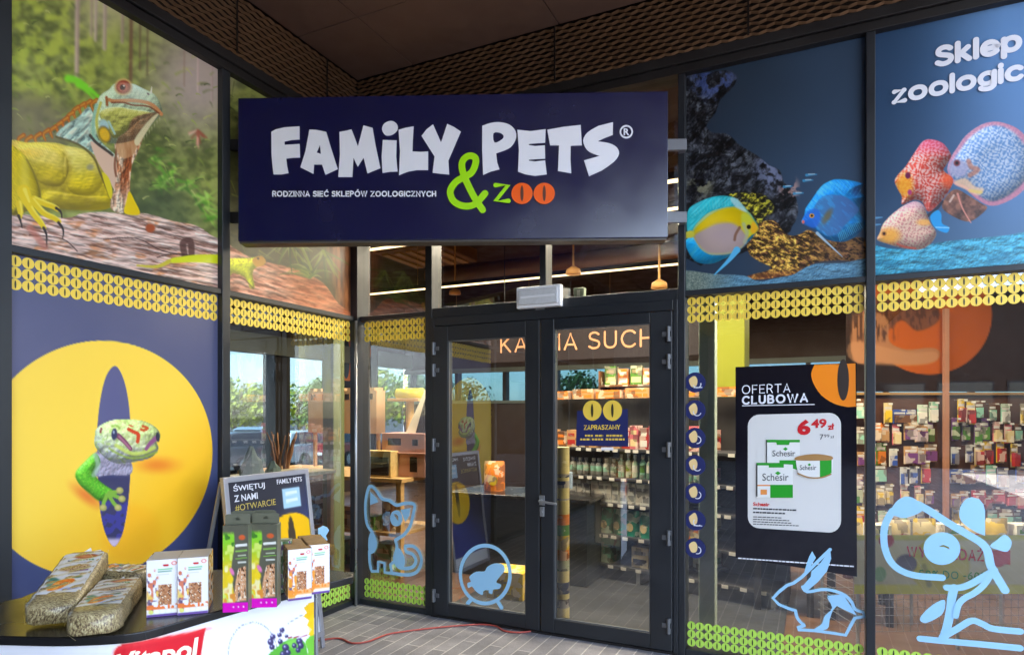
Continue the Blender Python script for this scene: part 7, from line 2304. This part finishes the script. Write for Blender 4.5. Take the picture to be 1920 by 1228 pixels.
# ================================================================== PROMOTION COUNTER AND ITS GOODS
ZC = 0.9
def tp(px, py, z=ZC):
    p = floor_at(px, py, z)
    return (p[0], p[1])
front_px = [(-60, 1190), (40, 1193), (120, 1194), (200, 1191), (265, 1184), (330, 1167), (400, 1147), (495, 1121), (592, 1097), (640, 1086), (662, 1080)]
front = smooth_pts([tp(*p) for p in front_px], 4)
back = [tp(*p) for p in [(664, 1072), (560, 1062), (390, 1068), (250, 1060), (120, 1085), (38, 1120), (-60, 1140)]]
pc = thing('promotion_counter', 'curved promotion counter with black top and white printed front', 'counter', WORLD, (-1.3, 2.4, 0))
out = front + back
mb = MB()
n = len(out)
mb.add([(x, y, ZC - .03) for x, y in out] + [(x, y, ZC) for x, y in out], [tuple(range(n))[::-1], tuple(range(n, 2 * n))] + [(i, (i + 1) % n, n + (i + 1) % n, n + i) for i in range(n)])
mb.build('top', M_BLACK, parent=pc, bevel=.004)
# printed front, set back a little under the top
i_end = min(range(len(front)), key=lambda i: abs(front[i][0] / front[i][1] * FPX + CX - 592))
fl = np.array(front[:i_end + 1])
d = np.gradient(fl, axis=0); nrm = np.stack([-d[:, 1], d[:, 0]], 1); nrm /= np.linalg.norm(nrm, axis=1)[:, None]
inset = fl + nrm * .012
seg = np.concatenate([[0], np.cumsum(np.linalg.norm(np.diff(inset, axis=0), axis=1))])
NU, NV = 420, 150
uu = np.linspace(0, seg[-1], NU)
fx, fy = np.interp(uu, seg, inset[:, 0]), np.interp(uu, seg, inset[:, 1])
zz = np.linspace(ZC - .0305, 0.02, NV)
PX_ = np.tile(fx, NV); PY_ = np.tile(fy, NV); PZ_ = np.repeat(zz, NU)
A_ = Art(CX + FPX * PX_ / PY_, HY - FPX * (PZ_ - CAM_H) / PY_)
CN = lambda p: zoomed(p, 390, 940, 4.2625)
def paint_counter(a):
    X, Y = a.X, a.Y
    a.c = a.ramp(fbm(X / 80, Y / 60, 5, 2), (238, 236, 246), (246, 246, 250))
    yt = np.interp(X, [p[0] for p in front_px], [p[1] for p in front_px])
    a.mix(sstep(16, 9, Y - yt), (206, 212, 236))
    # red emblem
    zz6 = lambda p: zoomed(p, 38, 990, 5.16)
    a.poly(zz6([(890, 1260), (895, 1190), (920, 1140), (990, 1100), (1300, 1050), (1600, 1000), (1810, 945), (1790, 1040), (1760, 1240), (1700, 1600), (1400, 1640), (880, 1700)]), (250, 240, 226), 2, 1, False)
    a.poly(zz6([(903, 1262), (908, 1195), (935, 1150), (1000, 1112), (1300, 1064), (1600, 1013), (1796, 962), (1776, 1050), (1746, 1240), (1690, 1590), (1400, 1625), (895, 1690)]), (222, 28, 44), 2, 1, False)
    a.mix(a.mpoly(zz6([(903, 1262), (935, 1150), (1300, 1064), (1796, 962), (1790, 990), (1300, 1100), (960, 1170), (925, 1262)]), 8) * .5, (244, 70, 70))
    # dashed ring
    for k in range(40):
        t0 = 2 * PI * k / 40
        a.stroke([(474 + 46 * math.cos(t0 + q), 1226 + 60 * math.sin(t0 + q)) for q in (0, .05, .09)], 1.6, (150, 150, 160), 1, .9, False)
    for k in range(9):
        a.stroke([(540 + 3.2 * k, 1168 - 1.9 * k), (541.6 + 3.2 * k, 1167 - 1.9 * k)], 1.6, (150, 150, 160), 1, .9, False)
    # yellow splash and green leaves on the right edge
    a.poly(CN([(800, 815), (830, 800), (900, 790), (900, 1100), (860, 1100), (800, 1060), (830, 1020), (790, 985), (810, 950), (760, 915), (790, 885), (765, 850)]), (244, 190, 10), 1.5, 1, False)
    a.mix(a.mpoly(CN([(800, 960), (870, 880), (870, 1090), (820, 1060)]), 6) * .5, (255, 214, 40))
    a.poly(CN([(780, 1110), (870, 1070), (880, 1300), (780, 1300), (800, 1200)]), (120, 196, 60), 1.5)
    a.poly(CN([(480, 1230), (540, 1170), (620, 1110), (690, 1090), (760, 1110), (790, 1180), (770, 1300), (480, 1320)]), (92, 176, 56), 2)
    a.poly(CN([(620, 1130), (690, 1096), (740, 1120), (700, 1180)]), (128, 206, 80), 4)
    a.stroke(CN([(640, 1085), (720, 1080), (790, 1062)]), 2, (180, 40, 60), 1)
    for x, y, r in ((592, 1025, 20), (572, 1065, 18), (518, 1080, 22), (500, 1120, 24), (512, 1160, 22), (578, 1118, 20), (620, 1165, 28), (640, 1205, 22), (690, 1150, 20), (730, 1115, 26), (742, 1150, 24), (720, 1185, 20), (600, 1220, 26), (628, 1075, 14)):
        q = CN([(x, y)])[0]
        a.ell(q[0], q[1], r / 4.26, r / 4.26 * 1.05, (54, 44, 92), 0, .2)
        a.ell(q[0] - 1.2, q[1] - 1.6, r / 4.26 * .5, r / 4.26 * .45, (110, 104, 160), 0, .7, .8)
        a.ell(q[0] - 1.6, q[1] - 2, 1.2, 1.0, (226, 226, 244), 0, .5, .8)
paint_counter(A_)
fr2 = print_grid(np.stack([PX_, PY_, PZ_], 1), A_, NU, NV, 'printed_front', None, pc, M_PRINT)
# brand word on the emblem, laid on the curved front
mb = MB()
vs, fs = text_geo('Vitapol', .035, .12)
def on_front(px, py, lift=.003):
    i = int(np.argmin(np.abs(CX + FPX * fx / fy - px)))
    t = (fx[i], fy[i])
    q = (t[0] - nrm[min(len(nrm) - 1, int(i / NU * len(nrm)))][0] * lift, t[1] - nrm[min(len(nrm) - 1, int(i / NU * len(nrm)))][1] * lift)
    return (q[0], q[1], CAM_H + (HY - py) / FPX * t[1])
V = []
for x, y in vs:
    px = 218 + x * (372 - 218)
    yt, yb = 1226 - x * 33, 1268 - x * 26
    V.append(on_front(px, yb + (yt - yb) * y))
mb.add(V, fs); mb.build('emblem_lettering', mat('cream_vinyl', (252, 240, 214), .4, 0, .4, .03, 8), parent=pc)
mb = MB()
mb.tube([(fx[-1] + .006, fy[-1] + .012, 0.0), (fx[-1] + .006, fy[-1] + .012, ZC - .031)], .008, 8)
mb.tube([(fx[0], fy[0] + .012, 0.0), (fx[0], fy[0] + .012, ZC - .031)], .008, 8)
each(mb, 'frame_pole', M_SILVER, parent=pc)

# ------------------------------------------------------------------ hay packs
def hay_mat():
    m = bpy.data.materials.new('packed_hay')
    m.use_nodes = True
    nt = m.node_tree
    b = nt.nodes['Principled BSDF']
    b.inputs['Roughness'].default_value = .55
    b.inputs['Coat Weight'].default_value = .6
    b.inputs['Coat Roughness'].default_value = .12
    tc = nt.nodes.new('ShaderNodeTexCoord')
    outs = []
    for rot, sc in ((0.5, 95), (-0.9, 110), (1.7, 85)):
        mp = nt.nodes.new('ShaderNodeMapping'); mp.inputs['Rotation'].default_value = (rot, rot * .6, rot); mp.inputs['Scale'].default_value = (1, 4.2, 1)
        no = nt.nodes.new('ShaderNodeTexNoise'); no.inputs['Scale'].default_value = sc; no.inputs['Detail'].default_value = 2
        nt.links.new(tc.outputs['Object'], mp.inputs['Vector']); nt.links.new(mp.outputs['Vector'], no.inputs['Vector'])
        outs.append(no)
    m1 = nt.nodes.new('ShaderNodeMath'); m1.operation = 'MAXIMUM'
    m2 = nt.nodes.new('ShaderNodeMath'); m2.operation = 'MAXIMUM'
    nt.links.new(outs[0].outputs['Fac'], m1.inputs[0]); nt.links.new(outs[1].outputs['Fac'], m1.inputs[1])
    nt.links.new(m1.outputs[0], m2.inputs[0]); nt.links.new(outs[2].outputs['Fac'], m2.inputs[1])
    ra = nt.nodes.new('ShaderNodeValToRGB')
    ra.color_ramp.elements[0].position = .46; ra.color_ramp.elements[0].color = lin((84, 66, 42))
    ra.color_ramp.elements[1].position = .72; ra.color_ramp.elements[1].color = lin((214, 196, 152))
    e = ra.color_ramp.elements.new(.56); e.color = lin((150, 128, 90))
    e = ra.color_ramp.elements.new(.62); e.color = lin((176, 160, 112))
    nt.links.new(m2.outputs[0], ra.inputs['Fac']); nt.links.new(ra.outputs['Color'], b.inputs['Base Color'])
    bu = nt.nodes.new('ShaderNodeBump'); bu.inputs['Strength'].default_value = .7; bu.inputs['Distance'].default_value = .004
    nt.links.new(m2.outputs[0], bu.inputs['Height']); nt.links.new(bu.outputs['Normal'], b.inputs['Normal'])
    return m
M_HAY = hay_mat()
M_LABEL = print_mat('hay_label_foil', .2, .5)
M_FOIL = mat('clear_foil_tuft', (226, 226, 228), .15, 0, .6, .1, 20)
def paint_hay_label(a, var):
    X, Y = a.X, a.Y                                  # 0..1 across, 0..1 from far end to near end
    a.c = np.tile(np.array([[214., 216., 222.]]), (X.size, 1))
    a.ell(.60, .10, .30, .055, (150, 60, 40), 0, .3); a.ell(.60, .10, .2, .03, (206, 130, 90), 0, .4)
    for k in range(9):
        a.stroke([(.2 + .075 * k, .20), (.24 + .075 * k, .205)], .028, (70, 140, 96) if k % 3 else (90, 96, 110), .01, .9, False)
    for k in range(7):
        a.stroke([(.18 + .09 * k, .26), (.24 + .09 * k, .262)], .02, (140, 150, 160), .01, .7, False)
    m = a.mell(.5, .40, .34, .075, -.06, .25)
    a.mix(m, (132, 96, 72)); a.mix(m * sstep(.4, .6, vnoise(X * 40, Y * 60, 3)), (190, 160, 130))
    a.stroke([(.55, .49), (.86, .475)], .05, (104, 74, 150), .015, .95, False)
    a.stroke([(.45, .56), (.85, .555)], .03, (120, 120, 130), .01, .7, False)
    a.ell(.72, .645, .12, .035, (70, 110, 90), 0, .3)
    a.ell(.22, .69, .2, .05, (60, 120, 110), .3, .4); a.ell(.2, .78, .14, .07, (90, 140, 130), .5, .4)
    m = a.mpoly([(.35, .70), (.60, .68), (.72, .73), (.62, .82), (.5, .90), (.28, .94), (.2, .88)], .03)
    a.mix(m, (226, 112, 36)); a.mix(m * sstep(.5, .7, vnoise(X * 22, Y * 22, 8)), (244, 160, 70))
    a.ell(.72, .92, .2, .03, (120, 140, 220), 0, .4, .8)
def hay_pack(name, lbl, A, B, w, h, zA, zB, label_from=.12, label_to=.74, tuft=True):
    """pack lying from A (near end) to B (far end) on the counter"""
    A, B = Vector((A[0], A[1], zA)), Vector((B[0], B[1], zB))
    ax = (B - A); L = ax.length; ax.normalize()
    sx = ax.cross(Vector((0, 0, 1))).normalized()
    up = sx.cross(ax)
    root = thing(name, lbl, 'hay pack', WORLD, tuple(A))
    rng = random.Random(int(L * 1000))
    mb = MB()
    nl, nr = 15, 28
    rings = []
    for j in range(nl):
        f = j / (nl - 1)
        e = min(f, 1 - f) * L
        k = min(1, .80 + .2 * math.sqrt(min(1, e / .035)))
        for i in range(nr):
            a_ = 2 * PI * i / nr
            c, s = math.cos(a_), math.sin(a_)
            r = 1 / ((abs(c) ** 9 + abs(s) ** 9) ** (1 / 9))
            q = .97 + .06 * rng.random() * (1 if 0 < j < nl - 1 else .5)
            rings.append(A + ax * (f * L) + sx * (c * r * w / 2 * k * q) + up * (h / 2 + s * r * h / 2 * k * q))
    fs = [(j * nr + i, (j + 1) * nr + i, (j + 1) * nr + (i + 1) % nr, j * nr + (i + 1) % nr) for j in range(nl - 1) for i in range(nr)]
    fs += [tuple(range(nr)), tuple(range((nl - 1) * nr, nl * nr))[::-1]]
    mb.add([tuple(v) for v in rings], fs)
    for k in range(170):                             # single stalks pressed against the film
        f, t = rng.uniform(.03, .97), rng.uniform(0, 2 * PI)
        c, s = math.cos(t), math.sin(t)
        r = 1.012 / ((abs(c) ** 9 + abs(s) ** 9) ** (1 / 9))
        o = A + ax * (f * L) + sx * (c * r * w / 2) + up * (h / 2 + s * r * h / 2)
        d = (ax * rng.gauss(0, 1) + (sx * -s + up * c) * rng.gauss(0, 1)).normalized() * rng.uniform(.008, .02)
        q = d.cross(sx * c + up * s).normalized() * .0009
        mb.add([tuple(o - d - q), tuple(o - d + q), tuple(o + d + q), tuple(o + d - q)], [(0, 1, 2, 3)], 1)
    mb.build('hay', [M_HAY, mat('straw', (206, 186, 138), .5, 0, .4, .25, 30)], parent=root, smooth=True)
    nu, nv = 46, 80
    U, V = np.meshgrid(np.linspace(0, 1, nu), np.linspace(0, 1, nv))
    U, V = U.ravel(), V.ravel()
    art = Art(U, V); paint_hay_label(art, 0)
    pos = []
    for u, v in zip(U, V):
        f = label_to * 0 + (1 - .08) - v * (label_to)
        x = (u - .5) * w * .86
        lift = h * 1.012 - .0 * abs(x) - h * .12 * max(0, abs(u - .5) * 2 - .8)
        pos.append(A + ax * (f * L) + sx * x + up * (lift + .0012 * math.sin(v * 40 + u * 9)))
    print_grid(np.array([tuple(p) for p in pos]), art, nu, nv, 'label', None, root, M_LABEL)
    if tuft:
        mb = MB()
        E = B + up * h * .55
        for k in range(7):
            t = k - 3
            mb.add([tuple(E - sx * .02 + up * .02), tuple(E + sx * .02 - up * .01), tuple(E + ax * .05 + sx * (.012 * t) + up * (.012 * ((k * 5) % 4 - 1)))], [(0, 1, 2)])
        mb.build('foil_tuft', M_FOIL, parent=root)
    return root
def xy(px, Y): return ((px - CX) / FPX * Y, Y)
hay_pack('hay_pack', 'clear pack of hay with a white label, left of the three and tilted up', xy(94, 2.10), xy(166, 2.56), .150, .075, ZC + .002, ZC + .085)
hay_pack('hay_pack', 'clear pack of hay with a white label, lying nearest the counter edge', xy(172, 2.0), xy(228, 2.44), .148, .078, ZC + .001, ZC + .001)
hay_pack('hay_pack', 'clear pack of hay lying crosswise at the back, only its pale label showing', xy(178, 2.60), xy(278, 2.56), .13, .08, ZC + .001, ZC + .001, tuft=False)

# ------------------------------------------------------------------ cartons and tall bags
def art_panel(parent, o, ex, ez, nu, nv, paint, name='front_print', m=None):
    """printed face: o top-left corner, ex across, ez down"""
    U, V = np.meshgrid(np.linspace(0, 1, nu), np.linspace(0, 1, nv))
    U, V = U.ravel(), V.ravel()
    a = Art(U, V); paint(a)
    pos = np.array(o)[None, :] + U[:, None] * np.array(ex)[None, :] + V[:, None] * np.array(ez)[None, :]
    return print_grid(pos, a, nu, nv, name, None, parent, m or M_PRINTG)
def seeds(a, m, c1, c2, k=30, seed=3):
    n = vnoise(a.X * k, a.Y * k * 1.6, seed)
    a.mix(m, a.ramp(n, c1, c2))
    a.mix(m * sstep(.72, .8, vnoise(a.X * k * 1.4, a.Y * k * 1.9, seed + 3)), (240, 226, 200))
    a.mix(m * sstep(.25, .18, n), (70, 40, 26))
def rect(a, x0, y0, x1, y1, s=.012):
    return sstep(x0 - s / 2, x0 + s / 2, a.X) * (1 - sstep(x1 - s / 2, x1 + s / 2, a.X)) * sstep(y0 - s / 2, y0 + s / 2, a.Y) * (1 - sstep(y1 - s / 2, y1 + s / 2, a.Y))
def paint_white_carton(a):
    a.c = np.tile(np.array([[240., 238., 240.]]), (a.X.size, 1))
    n = vnoise(a.X * 12, a.Y * 16, 5)
    a.mix(rect(a, 0, .18, .36, .9, .1) * sstep(.5, .66, n), (214, 120, 90))
    a.mix(rect(a, 0, .3, .3, .9, .1) * sstep(.6, .7, vnoise(a.X * 14, a.Y * 18, 9)), (110, 90, 120))
    a.mix(rect(a, 0, .5, .4, .9, .1) * sstep(.55, .7, vnoise(a.X * 9, a.Y * 12, 15)), (236, 196, 90))
    a.ell(.6, .1, .1, .022, (190, 40, 40)); a.ell(.86, .07, .09, .035, (230, 110, 100), 0, .2); a.ell(.86, .07, .06, .022, (248, 226, 222), 0, .2)
    a.stroke([(.36, .17), (.8, .165)], .026, (130, 196, 140), .01, .9, False); a.stroke([(.36, .21), (.78, .205)], .02, (90, 150, 120), .01, .8, False)
    a.stroke([(.3, .26), (.7, .26)], .01, (170, 170, 176), .01, .8, False)
    m = rect(a, .36, .44, .78, .80)
    seeds(a, m, (150, 84, 50), (214, 160, 112), 26)
    a.mix(rect(a, 0, .79, 1, .87, .03) * sstep(.3, .5, vnoise(a.X * 16, a.Y * 20, 8)), (236, 120, 52))
    for k in range(5):
        a.ell(.14 + .18 * k, .915, .075, .036, (252, 250, 240) if k else (226, 226, 120), 0, .2)
    a.mix(rect(a, 0, .955, 1, 1.1, .02), (104, 74, 150))
def paint_side_floral(a):
    a.c = np.tile(np.array([[236., 232., 228.]]), (a.X.size, 1))
    n = vnoise(a.X * 6, a.Y * 18, 5)
    a.mix(sstep(.5, .64, n), (226, 160, 80)); a.mix(sstep(.66, .78, vnoise(a.X * 7, a.Y * 20, 15)), (150, 110, 60))
    a.mix(rect(a, -1, .955, 2, 1.1, .02), (104, 74, 150))
M_CARTON_TOP = mat('carton_top_grey', (196, 192, 192), .4, 0, .4, .06, 12)
def carton_thing(name, label, px, py, rz, w, d, h, paint_front, paint_side, topmat, group=None):
    """front-bottom-left corner stands on the counter where the photograph has it"""
    p = tp(px, py)
    sp_ = Space(p, rz)
    root = thing(name, label, 'carton', sp_, (0, 0, 0), group)
    root.location.z = ZC + .001
    e = .0012
    mb = MB(); mb.box(0, w, 0, d, 0, h); mb.build('box', topmat, parent=root, bevel=.002)
    art_panel(root, (0, -e, h), (w, 0, 0), (0, 0, -h), 40, 80, paint_front)
    art_panel(root, (-e, d, h), (0, -d, 0), (0, 0, -h), 26, 60, paint_side, 'side_print')
    art_panel(root, (w + e, 0, h), (0, d, 0), (0, 0, -h), 26, 60, paint_side, 'side_print')
    return root
carton_thing('seed_carton', 'tall white carton with a seed window, left of the white pair on the counter', 275, 1158, .34, .098, .15, .195, paint_white_carton, paint_side_floral, M_CARTON_TOP)
carton_thing('seed_carton', 'tall white carton with a seed window, right of the white pair beside the tall bags', 333, 1154, .34, .096, .15, .197, paint_white_carton, paint_side_floral, M_CARTON_TOP)

def paint_orange_carton(a):
    paint_white_carton(a)
    a.mix(rect(a, 0, .45, .36, .95, .08) * sstep(.4, .6, vnoise(a.X * 9, a.Y * 13, 35)), (236, 150, 40))
    a.mix(rect(a, 0, .8, 1, .9, .05) * .7, (240, 150, 50))
def paint_orange_side(a):
    a.c = np.tile(np.array([[226., 214., 190.]]), (a.X.size, 1))
    m = np.ones(a.X.size); seeds(a, m * .8, (150, 90, 40), (226, 180, 110), 16)
    a.mix(sstep(.6, .7, vnoise(a.X * 7, a.Y * 9, 4)) * rect(a, 0, .4, 1, 1, .1), (236, 140, 40))
    a.mix(rect(a, -1, .955, 2, 1.1, .02), (104, 74, 150))
M_SEEDTOP = mat('printed_grain_top', (158, 118, 62), .45, 0, .4, .6, 60)
carton_thing('seed_carton', 'white and orange carton with grain-printed top, nearer one at the counter end', 540, 1127, .46, .085, .22, .19, paint_orange_carton, paint_orange_side, M_SEEDTOP)
carton_thing('seed_carton', 'white and orange carton with grain-printed top, farther one at the counter end', 574, 1115.5, .46, .088, .22, .19, paint_orange_carton, paint_orange_side, M_SEEDTOP)
def paint_green_pack(a):
    n = vnoise(a.X * 6, a.Y * 9, 3)
    a.c = a.ramp(n, (60, 92, 50), (120, 140, 104))
    a.mix(sstep(.6, .7, vnoise(a.X * 9, a.Y * 12, 13)), (206, 214, 200)); a.mix(sstep(.66, .76, vnoise(a.X * 8, a.Y * 9, 23)), (120, 80, 130))
carton_thing('herb_carton', 'small dark green herb carton wedged between the tall bags and the orange cartons', 519, 1112, .3, .055, .07, .2, paint_green_pack, paint_green_pack, K['green'])

def paint_tall(a):
    X, Y = a.X, a.Y
    a.c = a.ramp(vnoise(X * 3, Y * 5, 2) * .3, (92, 90, 74), (112, 110, 92))
    edge = .40 + .06 * np.sin(Y * 9)
    m = (1 - sstep(edge - .03, edge + .03, X)) * sstep(.06, .12, Y)
    n = vnoise(X * 9, Y * 16, 6)
    a.mix(m, a.ramp(sstep(.1, .6, Y), (136, 210, 50), (240, 206, 40)))
    a.mix(m * sstep(.55, .7, n), (214, 232, 110)); a.mix(m * sstep(.62, .75, vnoise(X * 8, Y * 14, 16)) * sstep(.4, .2, Y), (70, 130, 40))
    a.mix(m * rect(a, .0, .46, .5, .9, .1) * sstep(.4, .6, vnoise(X * 7, Y * 12, 26)), (250, 236, 170))
    a.ell(.36, .53, .10, .035, (236, 130, 180), .3, .4); a.ell(.3, .62, .12, .05, (250, 214, 40), 0, .3)
    a.ell(.76, .14, .13, .03, (214, 96, 50), 0, .3)
    a.stroke([(.52, .235), (.95, .225)], .03, (238, 236, 226), .01, 1, False)
    a.stroke([(.5, .30), (.95, .29)], .02, (140, 190, 80), .01, .9, False); a.stroke([(.6, .35), (.92, .345)], .014, (206, 214, 180), .01, .9, False)
    a.stroke([(.5, .385), (.97, .375)], .01, (130, 190, 70), .005, .9, False); a.stroke([(.6, .43), (.92, .425)], .02, (226, 226, 214), .01, .9, False)
    m = a.mpoly([(.62, .50), (.92, .47), (.93, .87), (.42, .88), (.5, .66)], .02, False)
    seeds(a, m, (190, 128, 84), (232, 180, 136), 24, 8)
    a.mix(rect(a, 0, .74, .5, .9, .08) * sstep(.4, .6, vnoise(X * 9, Y * 16, 36)), (232, 150, 60))
    a.mix(rect(a, .6, .78, .95, .9, .05) * sstep(.55, .65, vnoise(X * 12, Y * 20, 46)), (90, 84, 80))
    a.mix(sstep(.885, .895, Y), (226, 16, 190))
    for k in range(3):
        a.ell(.42 + .2 * k, .94, .03, .012, (250, 200, 240), 0, .4)
def paint_tall_side(a):
    X, Y = a.X, a.Y
    a.c = a.ramp(vnoise(X * 4, Y * 12, 2), (120, 150, 44), (220, 170, 60))
    a.mix(sstep(.2, .05, Y), (92, 90, 74)); a.mix(sstep(.5, .7, vnoise(X * 4, Y * 9, 12)), (206, 130, 60))
    a.mix(sstep(.885, .895, Y), (206, 10, 170))
M_OLIVE = mat('olive_bag_foil', (104, 104, 86), .35, 0, .5, .1, 10)
def tall_bag(label, p, rz, w, d, h):
    sp_ = Space(p, rz)
    root = thing('treat_bag', label, 'bag', sp_, (0, 0, 0), 'tall treat bags on the counter')
    root.location.z = ZC + .001
    mb = MB(); mb.box(0, w, 0, d, 0, h); mb.build('pouch', M_OLIVE, parent=root, bevel=.004)
    art_panel(root, (0, -.0015, h), (w, 0, 0), (0, 0, -h), 44, 110, paint_tall, m=M_POUCH)
    art_panel(root, (-.0015, d, h), (0, -d, 0), (0, 0, -h), 20, 80, paint_tall_side, 'side_print', M_POUCH)
    mb = MB()                                        # hang tab with its euro slot
    out_ = [(0, -h * 0), (w, 0), (w, .032), (w * .9, .036), (w * .1, .036), (0, .032)]
    hole = [(w * .36, .018), (w * .44, .014), (w * .5, .014), (w * .56, .014), (w * .64, .018), (w * .56, .023), (w * .5, .026), (w * .44, .023)]
    mb.shape([(x, z + h) for x, z in out_], -d * .5, 0, [[(x, z + h) for x, z in hole]], .0015)
    mb.build('hang_tab', M_OLIVE, parent=root)
    return root
tall_bag('tall olive and lime treat bag with magenta foot, front one of the left pair', tp(418, 1148), .12, .085, .05, .305)
tall_bag('tall olive and lime treat bag with magenta foot, front one of the right pair', tp(468, 1139), .06, .097, .05, .30)
q = tp(418, 1148); tall_bag('tall olive treat bag hidden behind the left front bag, only its tab showing', (q[0] - .012, q[1] + .075), .12, .085, .05, .305)
q = tp(468, 1139); tall_bag('tall olive treat bag hidden behind the right front bag, only its tab showing', (q[0] - .03, q[1] + .07), .06, .09, .05, .30)

# ------------------------------------------------------------------ pavement poster stand by the side window
BS = Space(tuple(FR.world((.46, -1.6, 0)))[:2], THETA + PI / 2)
bl_, br_ = BS.at(452, 898)[0], BS.at(609, 883)[0]
bt = BS.at(530, 889)[1]
ab = thing('poster_stand', 'silver framed pavement poster stand with a navy opening poster, in front of the side window', 'poster stand', BS, ((bl_ + br_) / 2, .1, 0))
lean = .13
def bpt(x, z, y=0.0): return (x, y + (z - 0) * lean, z)
def slab(x0, x1, z0, z1, y0, y1, mb, m=0):
    v = [bpt(x0, z0, y0), bpt(x1, z0, y0), bpt(x1, z0, y1), bpt(x0, z0, y1), bpt(x0, z1, y0), bpt(x1, z1, y0), bpt(x1, z1, y1), bpt(x0, z1, y1)]
    mb.add(v, [(0, 3, 2, 1), (4, 5, 6, 7), (0, 1, 5, 4), (1, 2, 6, 5), (2, 3, 7, 6), (3, 0, 4, 7)], m)
mb = MB(); f_ = .032
slab(bl_, br_, bt - f_, bt, -.012, .02, mb); slab(bl_, br_, .08, .08 + f_, -.012, .02, mb)
slab(bl_, bl_ + f_, .08 + f_, bt - f_, -.012, .02, mb); slab(br_ - f_, br_, .08 + f_, bt - f_, -.012, .02, mb)
slab(bl_, bl_ + .03, 0, .08, -.006, .014, mb); slab(br_ - .03, br_, 0, .08, -.006, .014, mb)
mb.build('frame', mat('brushed_frame', (176, 176, 186), .35, .6, .5, .06, 30), parent=ab, bevel=.002)
mb = MB(); slab(bl_ + f_, br_ - f_, .08 + f_, bt - f_, .004, .016, mb); mb.build('back_board', M_FRAME2, parent=ab)
mb = MB()                                            # rear leaf
for x in (bl_ + .02, br_ - .02):
    mb.tube([(x, bt * lean + .03, bt - .03), (x, bt * lean + .34, 0.0)], .012, 8)
each(mb, 'rear_leg', M_SILVER, parent=ab)
wP, hP = (br_ - bl_ - 2 * f_), (bt - .08 - 2 * f_)
def paint_opening(a):
    X, Y = a.X, a.Y
    a.c = a.ramp(sstep(.1, .9, Y + .5 * (X - .5)), (46, 46, 58), (54, 70, 150))
    a.ell(.74, .42, .36, .19, (244, 190, 20), 0, .02); a.mix(a.mell(.74, .40, .05, .15, 0, .06), (64, 52, 40))
    a.ell(.74, .5, .2, .09, (252, 210, 60), 0, .5, .6)
    a.mix(rect(a, .66, .075, .91, .20, .006), (172, 212, 240))
    for y in (.11, .155):
        a.stroke([(.71, y), (.86, y - .005)], .022, (226, 240, 250), .008, 1, False)
    a.mix(sstep(.9, .905, Y), (230, 230, 236))
p0 = np.array(bpt(bl_ + f_, bt - f_, -.001)); p1 = np.array(bpt(br_ - f_, bt - f_, -.001)); p2 = np.array(bpt(bl_ + f_, .08 + f_, -.001))
art_panel(ab, p0, p1 - p0, p2 - p0, 80, 110, paint_opening, 'poster', M_PRINT)
def stand_text(mb, s, x0, x1, y0, y1, bold, m):
    vs, fs = text_geo(s, bold)
    mb.add([tuple(p0 + (x0 + (x1 - x0) * x) * (p1 - p0) + (y1 + (y0 - y1) * y) * (p2 - p0) + np.array((0, -.003, 0))) for x, y in vs], fs, m)
mb = MB()
stand_text(mb, 'ŚWIĘTUJ', .06, .44, .012, .062, .02, 0)
stand_text(mb, 'Z NAMI', .06, .34, .075, .112, .02, 0)
stand_text(mb, '#OTWARCIE', .06, .56, .128, .168, .0, 1)
stand_text(mb, 'FAMILY PETS', .60, .95, .015, .045, .02, 0)
mb.build('lettering', [M_WTXT, mat('khaki_vinyl', (206, 184, 96), .4, 0, .4, .04, 8)], parent=ab)

# ------------------------------------------------------------------ cable on the paving
cp_ = [(540, 1212), (592, 1203), (635, 1198), (660, 1207), (690, 1204), (725, 1191), (760, 1185), (800, 1180), (850, 1175), (900, 1172), (930, 1175), (945, 1184), (975, 1187), (1006, 1183)]
mb = MB()
mb.tube([(q[0], q[1], .008) for q in (floor_at(*p) for p in smooth_pts(cp_, 4))], .0065, 8)
tag(mb.build('cable', mat('red_cable_sheath', (170, 70, 60), .45, 0, .5, .08, 20), WORLD, smooth=True), 'red cable winding over the paving to the doors', 'cable')
# tall dog sticker tail etc. sit on the glass; nothing rests on the pavement besides the stand and the counter
